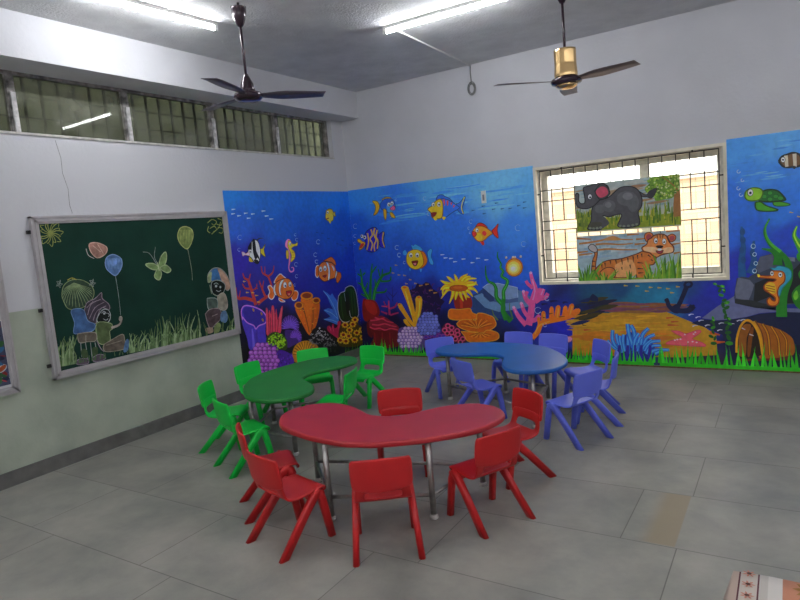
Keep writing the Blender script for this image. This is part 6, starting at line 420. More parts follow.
('painted_seaweed','faint dark weeds in the background','B','mural','3 20 72 124 13 54 4642 1420 1 -96 9 -113 -17 -112 4 -163;3 20 72 124 13 54 4743 1277 -15 -103 12 -96 -37 -112;5 20 64 112 4648 1371 22 -1 -23 -34;5 20 64 112 4650 1291 23 -2 -23 -33;5 20 64 112 4640 1195 22 -1 -23 -34;5 20 64 112 4649 1098 23 -1 -23 -35;5 20 64 112 4727 1158 22 -1 -22 -34;5 20 64 112 4730 1062 22 -1 -23 -34'),
('painted_seaweed','broad curling green kelp','B','mural','3 24 108 24 9 69 4873 1477 -39 -88 6 -79 45 -89 66 -67 52 -73 19 -79 -8 -110 -34 -94 -19 -95 -5 -160;3 60 148 32 6 22 4865 1465 -28 -76 12 -87 43 -74 66 -66;3 24 108 24 8 63 4804 1199 81 -25 46 -58 -1 -79;3 44 132 32 9 58 5088 1393 -23 -83 32 -79 38 -79;3 144 184 40 6 12 5086 1386 -21 -76 32 -87 25 -40;1 36 124 28 5096 1146 39 21 76 -35 -1 -92 -102 21 -26 47;1 36 124 28 5094 952 39 45 77 -18 -1 -93 -90 3;1 32 112 24 5039 734 27 78 66 46 76 -18 -2 -233 -116 16;1 96 168 40 5052 750 27 46 12 -63 -26 -31'),
('painted_seahorse','orange seahorse with a teal mane','B','mural','1 40 136 160 4869 1016 40 -6 27 19 67 -18 36 -41 -5 -63 -33 -46 -34 -46 -28 -79 -13 32 21 95 35 62 -20 56 -53 2;3 24 96 112 5 5 4869 1016 40 -6 27 19 67 -18 36 -41 -5 -63 -33 -46 -34 -46 -28 -79 -13 32 21 95 35 62 -20 56 -53 2 -40 33;1 216 112 24 4765 956 14 -12 89 -7 7 39 34 7 60 -10 19 -41 -7 -55 -41 -46 -14 -63 12 -56 -14 -48 -41 -16 -33 16 -9 41 23 24 16 -25 24 -8 1 32 -40 41 -41 33 -6 40 35 39 41 2 20 20 -74 14 -66 11;3 128 48 8 8 8 4765 956 14 -12 89 -7 7 39 34 7 60 -10 19 -41 -7 -55 -41 -46 -14 -63 12 -56 -14 -48 -41 -16 -33 16 -9 41 23 24 16 -25 24 -8 1 32 -40 41 -41 33 -6 40 35 39 41 2 20 20 -74 14 -66 11 -9 28;1 232 160 32 4825 842 35 31 40 -9 13 -48 -7 -48 -41 9;3 144 64 8 6 6 4832 850 74 -21;3 144 64 8 6 6 4832 826 74 -21;3 144 64 8 6 6 4831 802 75 -21;1 240 184 40 4767 958 19 -11 -6 -19 -13 4;3 32 32 48 5 5 4898 959 -5 -14 -9 -6 -10 7 -3 14 4 15 9 6 10 -7 4 -15;5 232 232 240 4884 960 14 -1 -14 -20;5 16 24 48 4884 960 8 0 -8 -9;3 32 32 48 5 5 4966 944 -5 -16 -10 -6 -10 7 -5 16 5 16 10 6 11 -7 4 -16;5 232 232 240 4951 945 15 -1 -15 -22;5 16 24 48 4951 945 8 0 -8 -10'),
('painted_bubble','ring bubbles beside the grey rock','B','mural','3 160 184 224 6 3 4751 1216 -11 -10 -13 3 -9 12 2 16 10 10 14 -3 9 -12 -2 -16;3 160 184 224 6 3 4758 1139 -9 -8 -11 2 -8 10 2 14 9 8 11 -2 8 -10 -1 -14;3 160 184 224 6 3 4766 1052 -9 -8 -11 2 -7 10 1 14 9 8 11 -2 8 -10 -1 -13;3 160 184 224 6 3 4757 979 -10 -9 -13 2 -8 12 2 15 9 9 13 -2 8 -11 -1 -15'),
('painted_turtle','green sea turtle with a domed shell','B','mural','1 60 140 28 4761 1640 42 0 47 -41 92 -46 -65 -7 -94 15 -23 35;3 24 60 16 9 9 4761 1640 42 0 47 -41 92 -46 -65 -7 -94 15 -23 35 1 44;1 60 140 28 4901 1637 70 -13 66 -28 -30 -12 -73 5 -28 15;3 24 60 16 6 6 4901 1637 70 -13 66 -28 -30 -12 -73 5 -28 15 -5 33;1 24 92 32 4781 1682 33 51 66 14 65 -22 49 -65 -4 -25 -111 -2 -85 19;3 12 44 16 11 11 4781 1682 33 51 66 14 65 -22 49 -65 -4 -25 -111 -2 -85 19 -13 30;3 16 60 20 6 6 4853 1685 -6 -11 -15 -4 -14 7 -6 13 6 11 15 4 14 -7 6 -13;5 44 124 40 4832 1688 21 -3 -21 -15;3 16 60 20 6 6 4900 1713 -6 -12 -14 -3 -15 6 -6 13 6 12 15 3 14 -6 6 -13;5 44 124 40 4880 1715 20 -2 -20 -15;3 16 60 20 6 6 4946 1676 -6 -12 -14 -3 -15 6 -6 13 7 12 14 3 14 -6 6 -13;5 44 124 40 4926 1678 20 -2 -20 -15;3 16 60 20 6 6 4899 1655 -6 -12 -14 -3 -15 6 -6 13 7 12 14 3 15 -6 5 -13;5 44 124 40 4879 1657 20 -2 -20 -15;3 16 60 20 6 6 4983 1657 -6 -11 -15 -4 -14 7 -6 12 6 12 15 3 14 -6 6 -13;5 44 124 40 4962 1659 21 -2 -21 -15;1 120 168 32 4674 1704 12 49 53 25 63 -15 22 -42 -30 -58 -67 -6 -38 17;3 56 92 16 9 9 4674 1704 12 49 53 25 63 -15 22 -42 -30 -58 -67 -6 -38 17 -15 30;3 32 32 48 7 7 4742 1734 -7 -21 -15 -8 -15 11 -5 22 6 22 15 7 15 -10 6 -23;5 232 232 240 4721 1736 21 -2 -22 -29;5 16 24 48 4721 1732 11 -1 -11 -12'),
('painted_fish','dark striped clown fish at the edge of the mural','B','mural','1 96 68 40 4954 1995 23 40 45 15 46 8 53 -32 2 -84 -57 -10 -72 10;3 24 28 32 13 13 4954 1995 23 40 45 15 46 8 53 -32 2 -84 -57 -10 -72 10 -40 53;3 176 168 152 23 19 5010 2041 6 -102;3 176 168 152 23 19 5076 2048 4 -117;1 40 44 48 5048 1941 36 -5 -9 -26;3 32 32 48 6 6 5002 2004 -5 -15 -10 -5 -10 8 -4 16 4 15 11 5 10 -8 4 -16;5 232 232 240 4987 2006 15 -2 -15 -20;5 16 24 48 4987 2006 8 -1 -8 -8'),
('painted_bubble','faint bubbles beside the turtle','B','mural','3 144 168 208 7 4 4642 1942 -5 -10 -9 -3 -10 6 -3 12 5 10 10 2;3 144 168 208 7 4 4669 1858 -4 -9 -8 -3 -8 6 -3 10 4 8 9 2;3 144 168 208 7 4 4637 1785 -5 -11 -10 -3 -9 6 -4 12 5 10 10 3;3 144 168 208 7 4 4657 1721 -5 -11 -10 -3 -9 6 -4 12 5 10 11 3;3 184 152 88 9 4 5032 1524 29 -9;3 184 152 88 9 4 5091 1480 29 -9'),
('painted_barrel','sunken brown wooden barrel','B','mural','1 140 76 8 4662 510 74 -18 165 -54 100 -59 49 -71 -6 -133 -148 -42 -125 -5 -38 222;3 92 44 4 32 32 4725 498 51 -110 18 -136 -1 -86;3 176 120 16 13 13 4725 498 51 -110 18 -136 -1 -86;3 92 44 4 22 22 4798 474 45 -110 12 -196;3 176 120 16 9 9 4798 474 45 -110 12 -196;3 92 44 4 19 19 4870 450 55 -121 7 -158;3 176 120 16 8 8 4870 450 55 -121 7 -158;3 92 44 4 17 17 4941 414 49 -95 -2 -146;3 176 120 16 7 7 4941 414 49 -95 -2 -146;1 28 12 4 4576 246 8 126 45 100 54 19 52 -55 29 -110 18 -161 -203 -32;1 128 72 12 4592 247 8 113 34 94 43 19 26 -25 -39 -112 -14 -176 -60 -2;1 108 56 8 4703 436 21 -12 -12 -87 -25 -175 -21 -1 8 163;3 184 132 16 16 16 4572 183 7 139 34 125 44 57 42 -4 46 -70 32 -104 16 -148;3 168 160 168 10 5 4623 432 29 -17;3 168 160 168 10 5 4686 371 37 -15;2 88 28 28 4568 120 328 19 143 36 -1 -49 -460 -31'),
('painted_sky','','P','elephant','2 168 180 176 3048 1994 1071 6 3 -334 -498 -31 -582 2;1 180 184 176 3250 1835 98 19 95 -10 -96 -19;1 152 172 176 3481 1807 159 21 155 -4 -156 -21;1 180 184 176 3227 1697 111 22 108 -8 -109 -22;1 180 184 176 3570 1942 124 18 121 -8 -122 -19;1 180 184 176 3072 1769 73 14 72 -6 -73 -14;1 180 184 176 3723 1745 79 21 77 -12 -78 -22;1 152 172 176 3729 1771 154 25 150 -8 -151 -25;1 136 160 168 3568 1706 65 15 63 -7 -64 -14;1 152 172 176 3086 1933 177 25 170 -11 -172 -25;1 180 184 176 3723 1857 144 20 140 -6 -141 -20;1 160 136 104 3486 1813 159 28 153 -11 -155 -27;1 160 136 104 3034 1918 132 17 128 -6 -129 -17;1 180 184 176 3713 1698 153 20 148 -1 -149 -20;1 136 160 168 3535 1797 167 22 162 -4 -163 -21;1 160 120 88 3005 1739 183 23 176 -3 -177 -24;1 152 172 176 3135 1732 55 22 54 -15 -55 -22;1 160 120 88 3768 1967 117 17 115 -8 -116 -18;1 136 160 168 3485 1823 161 23 155 -7 -156 -22;1 180 184 176 3928 1890 54 17 54 -12 -55 -17;1 136 160 168 3857 1700 79 16 78 -6 -78 -16;1 176 144 112 3075 1740 94 24 91 -14 -93 -25;1 160 136 104 3355 1856 116 25 111 -14 -113 -24;1 180 184 176 3565 1953 164 19 159 -6 -160 -18;1 152 172 176 3522 1774 162 28 156 -11 -158 -28;1 152 172 176 3541 1831 50 22 49 -17 -50 -23;1 176 144 112 3293 1882 124 16 121 -4 -122 -16;1 136 160 168 3551 1849 130 22 126 -9 -127 -22;1 160 136 104 3259 1849 125 16 122 -4 -123 -15;1 180 184 176 3373 1808 88 17 85 -8 -87 -18;1 180 184 176 3364 1902 96 16 94 -8 -95 -16;1 180 184 176 3673 1950 143 22 138 -10 -139 -22;1 136 160 168 3118 1848 136 19 133 -6 -134 -18;1 160 120 88 3164 1867 141 22 137 -9 -138 -23;1 176 144 112 3868 1786 72 14 70 -6 -71 -14;1 136 160 168 3663 1920 115 16 112 -6 -113 -17;1 180 184 176 3168 1843 77 15 74 -8 -76 -15;1 180 184 176 3247 1753 133 20 128 -6 -130 -20;1 136 160 168 3101 1911 155 21 150 -8 -151 -21;1 160 120 88 3572 1901 117 24 113 -14 -115 -24;1 180 184 176 3110 1997 174 27 167 -15 -169 -26;1 176 144 112 3347 1706 165 19 160 0 -161 -19;1 136 160 168 3392 1766 142 23 138 -7 -139 -23;1 136 160 168 3743 1728 147 19 143 -1 -144 -19;1 180 184 176 3208 1986 153 25 148 -14 -150 -25;1 160 120 88 3782 1719 113 21 111 -7 -112 -21;1 160 120 88 3162 1850 83 20 80 -12 -82 -19;1 136 160 168 3368 1712 127 18 122 -3 -123 -19;1 160 120 88 3820 1820 139 20 135 -5 -136 -20;1 176 144 112 3156 1836 156 19 152 -4 -153 -20;1 160 120 88 3307 1732 67 18 65 -11 -66 -18;1 176 144 112 3494 1869 141 19 136 -6 -137 -18;1 160 120 88 3491 1865 107 23 104 -13 -106 -24;1 152 172 176 3754 1971 53 22 51 -18 -52 -21;1 136 160 168 3765 1956 105 14 103 -6 -104 -15;1 136 160 168 3100 1886 103 18 100 -9 -101 -18;1 180 184 176 3243 1902 67 13 65 -7 -66 -12;1 160 120 88 3641 1751 115 20 112 -6 -113 -20;1 160 120 88 3563 1758 95 21 92 -10 -93 -22;1 160 136 104 3407 1882 111 18 107 -8 -109 -18;1 176 144 112 3895 1861 48 17 47 -13 -48 -17'),
('painted_grass_field','','P','elephant','2 140 156 32 3044 1669 350 -62 229 -3 235 -5 262 7 0 -123 -1070 2;3 60 100 24 11 2 3806 1629 -1 55 -6 37;3 120 140 24 11 2 3414 1493 -2 52 10 31;3 192 176 64 11 2 4044 1516 5 74 3 56;3 192 176 64 11 2 3842 1549 3 39 -1 21;3 192 176 64 11 2 3321 1593 -2 50 15 30;3 88 128 28 11 2 3261 1656 -1 62 -3 43;3 120 140 24 11 2 3582 1534 5 41 -13 22;3 88 128 28 11 2 3876 1556 3 69 -8 51;3 168 168 40 11 2 3658 1556 5 61 -7 42;3 60 100 24 11 2 3260 1618 0 54 7 34;3 60 100 24 11 2 4045 1544 2 79 13 61;3 104 140 32 11 2 3509 1528 2 36 2 18;3 60 100 24 11 2 4030 1524 4 41 -10 24;3 192 176 64 11 2 3162 1537 8 64 0 46;3 168 168 40 11 2 3968 1613 3 69 -3 52;3 120 140 24 11 2 3314 1542 5 66 10 45;3 168 168 40 11 2 3701 1549 1 65 -2 46;3 168 168 40 11 2 3914 1604 1 62 10 42;3 192 176 64 11 2 3213 1494 0 49 6 29;3 104 140 32 11 2 4008 1530 -2 35 14 16;3 168 168 40 11 2 3890 1496 4 36 1 19;3 120 140 24 11 2 3889 1626 -1 45 -4 27;3 88 128 28 11 2 3347 1626 6 56 -8 38;3 104 140 32 11 2 3974 1585 5 53 -10 37;3 60 100 24 11 2 3347 1504 3 33 4 13;3 60 100 24 11 2 3065 1610 -2 48 10 28;3 120 140 24 11 2 3851 1560 -2 41 -1 22;3 120 140 24 11 2 3776 1623 -1 78 16 57;3 120 140 24 11 2 3467 1525 5 57 4 39;3 120 140 24 11 2 4049 1502 2 39 0 21;3 104 140 32 11 2 3184 1579 0 45 9 24;3 168 168 40 11 2 3850 1535 0 70 14 50;3 168 168 40 11 2 3765 1622 7 79 2 61;3 168 168 40 11 2 3758 1574 1 49 -3 32;3 192 176 64 11 2 3258 1649 3 57 7 37;3 168 168 40 11 2 3455 1609 -2 45 6 25;3 120 140 24 11 2 3330 1529 6 43 -4 26;3 88 128 28 11 2 3920 1625 -1 58 7 39;3 88 128 28 11 2 3789 1550 1 79 -3 60;3 104 140 32 11 2 3513 1528 -1 60 8 40;3 168 168 40 11 2 3966 1508 3 60 -6 42;3 60 100 24 11 2 3333 1527 5 32 8 12;3 104 140 32 11 2 3479 1561 2 51 2 33;3 88 128 28 11 2 3813 1496 3 67 7 47;3 60 100 24 11 2 3056 1536 -1 56 9 36;3 192 176 64 11 2 3277 1528 6 39 8 19;3 168 168 40 11 2 3184 1615 -1 56 13 35;3 168 168 40 11 2 3733 1635 2 42 1 24;3 120 140 24 11 2 3078 1609 5 44 -10 25;3 104 140 32 11 2 3966 1539 -1 79 17 58;3 168 168 40 10 1 4104 1597 0 37 7 18;3 88 128 28 11 2 3590 1630 4 32 3 13;3 60 100 24 11 2 3488 1574 -1 33 3 14;3 60 100 24 11 2 3082 1589 0 57 16 36;3 192 176 64 11 2 3829 1581 1 52 0 34;3 120 140 24 11 2 4073 1504 -1 46 3 28;3 60 100 24 11 2 3277 1625 2 37 5 18;3 168 168 40 11 2 3212 1559 -2 48 -7 29;3 88 128 28 11 2 3549 1583 0 55 -8 37;3 168 168 40 11 2 3593 1499 -1 62 4 42;3 88 128 28 11 2 3240 1556 3 44 8 24;3 120 140 24 11 2 3376 1492 3 65 3 45;3 120 140 24 11 2 3091 1609 0 68 11 48;3 88 128 28 11 2 4074 1537 3 34 -12 17;3 192 176 64 11 2 3606 1569 5 37 -10 19;3 120 140 24 11 2 4079 1555 6 72 -12 54;3 88 128 28 11 2 3394 1554 7 65 -10 46;3 192 176 64 11 2 3511 1567 4 50 10 31;3 192 176 64 11 2 3250 1536 2 58 -5 39;3 104 140 32 11 2 3911 1567 2 55 -4 38;3 104 140 32 11 2 3245 1539 4 53 12 34;3 60 100 24 11 2 3107 1637 -1 59 11 39;3 104 140 32 11 2 3770 1590 -2 64 8 45;3 104 140 32 11 2 3111 1586 1 64 1 44;3 88 128 28 11 2 3138 1597 2 66 -1 47;3 104 140 32 11 2 3548 1514 -2 39 -4 19;3 168 168 40 11 2 3751 1548 0 35 -4 17;3 192 176 64 11 2 3959 1553 0 58 12 39;3 88 128 28 11 2 3891 1563 5 63 -10 47;3 120 140 24 11 2 3078 1502 -1 39 4 19;3 104 140 32 11 2 3302 1519 3 54 6 34;3 88 128 28 11 2 3808 1575 1 67 14 47;3 88 128 28 11 2 3544 1588 1 34 7 16;3 88 128 28 11 2 3145 1606 6 49 3 29;3 192 176 64 11 2 3457 1523 -1 34 0 14;3 88 128 28 10 1 4101 1577 0 54 -1 36;3 104 140 32 11 2 3860 1605 3 45 10 26;3 192 176 64 11 2 3640 1578 7 63 -2 45;3 88 128 28 11 2 3883 1573 1 82 14 62;3 120 140 24 11 2 3267 1644 2 57 -9 39;3 60 100 24 11 2 3575 1617 2 38 -3 19;3 88 128 28 11 2 3849 1519 2 48 11 29;3 104 140 32 11 2 3546 1616 0 48 0 29;3 60 100 24 11 2 3914 1535 1 80 3 60;3 120 140 24 11 2 3629 1558 0 43 2 25;3 168 168 40 11 2 3993 1506 5 47 -2 31;3 88 128 28 11 2 3071 1560 -2 37 -7 19;3 120 140 24 11 2 3282 1530 7 48 -15 30;3 120 140 24 11 2 3268 1658 5 46 1 28;3 104 140 32 11 2 3920 1564 4 47 -3 29;3 104 140 32 11 2 3350 1650 7 46 -12 28;3 104 140 32 11 2 3870 1548 5 80 7 61;3 120 140 24 11 2 3609 1511 -2 51 -5 31;3 60 100 24 11 2 3591 1638 2 59 6 40;3 60 100 24 11 2 4034 1503 1 63 5 44;3 192 176 64 11 2 3386 1644 -2 36 11 16;3 120 140 24 11 2 3545 1604 6 39 -11 22;3 168 168 40 11 2 3405 1568 6 46 9 25;3 192 176 64 11 2 3722 1639 -1 50 -4 32;3 60 100 24 11 2 3893 1517 3 47 -3 29;3 104 140 32 11 2 3615 1501 3 64 -3 46;3 60 100 24 11 2 3438 1545 1 65 -2 45;3 60 100 24 11 2 4054 1482 2 49 -10 32;3 60 100 24 11 2 3516 1583 0 62 -2 44;3 88 128 28 11 2 3146 1575 4 59 9 38;3 88 128 28 11 2 3064 1619 3 67 15 46;3 168 168 40 11 2 3564 1602 0 50 15 30;3 60 100 24 11 2 3215 1509 3 38 3 18;3 168 168 40 11 2 3220 1653 1 58 8 39;3 168 168 40 11 2 3206 1638 3 50 -2 31;3 120 140 24 11 2 3178 1597 -1 68 -3 48;3 192 176 64 11 2 3385 1592 -1 65 -1 45;3 168 168 40 11 2 4043 1474 -1 81 7 62;3 60 100 24 11 2 4005 1617 -2 74 3 56;3 60 100 24 11 2 3855 1513 3 62 -3 44;3 192 176 64 11 2 3224 1585 0 45 10 25;3 168 168 40 11 2 3858 1590 1 76 11 56;3 192 176 64 11 2 3202 1560 5 34 -13 15;3 192 176 64 11 2 3068 1518 5 61 1 42;3 60 100 24 11 2 3877 1623 1 60 5 42;3 104 140 32 11 2 3301 1582 1 52 -1 32;3 104 140 32 11 2 3704 1485 6 62 -6 45;3 192 176 64 10 1 4083 1588 -1 40 14 20;3 120 140 24 11 2 3839 1599 2 56 1 36;3 192 176 64 11 2 3633 1504 3 65 13 45;3 192 176 64 11 2 3115 1595 5 51 -12 33;3 120 140 24 11 2 3963 1574 3 80 -8 64;3 60 100 24 11 2 3599 1629 4 56 -3 37;3 120 140 24 11 2 3390 1571 6 45 2 26;3 88 128 28 11 2 3174 1580 1 43 5 23;3 120 140 24 11 2 3217 1648 -1 43 -8 25;3 120 140 24 11 2 3843 1589 5 55 6 37;3 88 128 28 11 2 4020 1563 3 66 11 47;3 192 176 64 11 2 3310 1635 0 43 12 22;3 120 140 24 11 2 3708 1630 0 31 1 13;3 168 168 40 10 1 4091 1556 1 40 -1 22;3 88 128 28 11 2 3735 1536 3 45 5 27;3 104 140 32 11 2 3988 1624 7 75 -12 58;3 88 128 28 11 2 3066 1585 6 47 -6 29;3 168 168 40 11 2 3516 1555 4 62 12 42;3 192 176 64 11 2 3114 1577 4 65 4 45;3 192 176 64 11 2 3155 1625 1 48 -1 30;3 192 176 64 11 2 3553 1491 0 39 12 19;3 120 140 24 11 2 3205 1572 1 54 13 34;3 60 100 24 11 2 3689 1527 -2 49 4 30;3 168 168 40 11 2 3405 1623 0 62 -5 43;3 168 168 40 11 2 3554 1497 1 48 9 29;3 104 140 32 11 2 3421 1614 6 61 -12 45;3 120 140 24 11 2 3499 1587 0 37 -8 19;3 120 140 24 11 2 4070 1515 1 44 3 25;3 104 140 32 11 2 3328 1541 1 39 -4 20;3 60 100 24 11 2 3792 1555 3 64 4 44;3 60 100 24 11 2 3545 1641 3 58 3 39;3 168 168 40 11 2 3352 1507 2 55 2 37;3 168 168 40 11 2 3588 1582 -1 52 3 34;3 120 140 24 11 2 3974 1611 2 50 9 30;3 60 100 24 11 2 3579 1560 2 61 -9 43;3 104 140 32 11 2 3440 1548 4 53 1 34;3 192 176 64 11 2 3389 1507 2 63 1 43;3 60 100 24 11 2 4030 1529 4 78 5 59;3 136 152 48 20 7 3103 1586 3 57;3 76 108 32 20 7 3079 1618 3 57;3 76 108 32 19 6 3136 1599 3 56;3 136 152 48 19 6 3102 1638 3 56;3 104 124 40 19 6 3123 1574 3 57;3 136 152 48 20 7 3080 1599 3 57;3 136 152 48 20 7 3103 1546 3 57;3 136 152 48 19 6 3126 1629 3 57;3 136 152 48 19 6 3154 1640 3 57;3 136 152 48 20 7 3128 1512 3 56;3 76 108 32 19 6 3129 1597 3 57;3 76 108 32 20 7 3121 1551 3 57;3 76 108 32 19 6 3196 1637 3 56;3 104 124 40 19 6 3123 1592 3 56;3 104 124 40 20 7 3104 1553 3 57;3 76 108 32 19 6 3137 1578 3 57;3 104 124 40 19 6 3153 1620 3 56;3 76 108 32 19 6 3168 1539 3 57;3 76 108 32 20 7 3062 1552 4 58;3 76 108 32 20 7 3084 1591 3 57;3 76 108 32 20 7 3097 1540 3 57;3 136 152 48 20 7 3056 1588 3 57;3 104 124 40 20 7 3066 1520 3 57;3 136 152 48 19 6 3163 1577 3 57;3 104 124 40 20 7 3133 1502 3 57;3 136 152 48 20 7 3088 1577 3 56;3 76 108 32 19 6 3190 1632 3 56;3 76 108 32 20 7 3074 1562 3 57;3 136 152 48 19 6 3173 1637 3 56;3 136 152 48 19 6 3192 1519 3 57;3 136 152 48 19 6 3150 1618 3 57;3 104 124 40 20 7 3132 1540 3 57;3 136 152 48 20 7 3083 1640 3 57;3 104 124 40 20 7 3061 1598 3 57;3 136 152 48 20 7 3072 1578 3 57;3 104 124 40 19 6 3172 1540 3 56;3 136 152 48 20 7 3069 1565 3 57;3 76 108 32 20 7 3075 1665 3 57;3 136 152 48 19 6 3145 1576 3 57;3 136 152 48 20 7 3115 1501 3 57;3 76 108 32 19 6 3120 1634 3 57;3 104 124 40 20 7 3058 1556 3 57;3 136 152 48 20 7 3080 1661 3 56;3 104 124 40 19 6 3157 1524 3 57;3 104 124 40 20 7 3062 1536 3 57;3 136 152 48 20 7 3051 1581 3 57;3 104 124 40 19 6 3158 1557 3 57;3 104 124 40 20 7 3116 1533 3 56;3 104 124 40 20 7 3085 1640 3 57;3 136 152 48 20 7 3066 1616 3 57'),
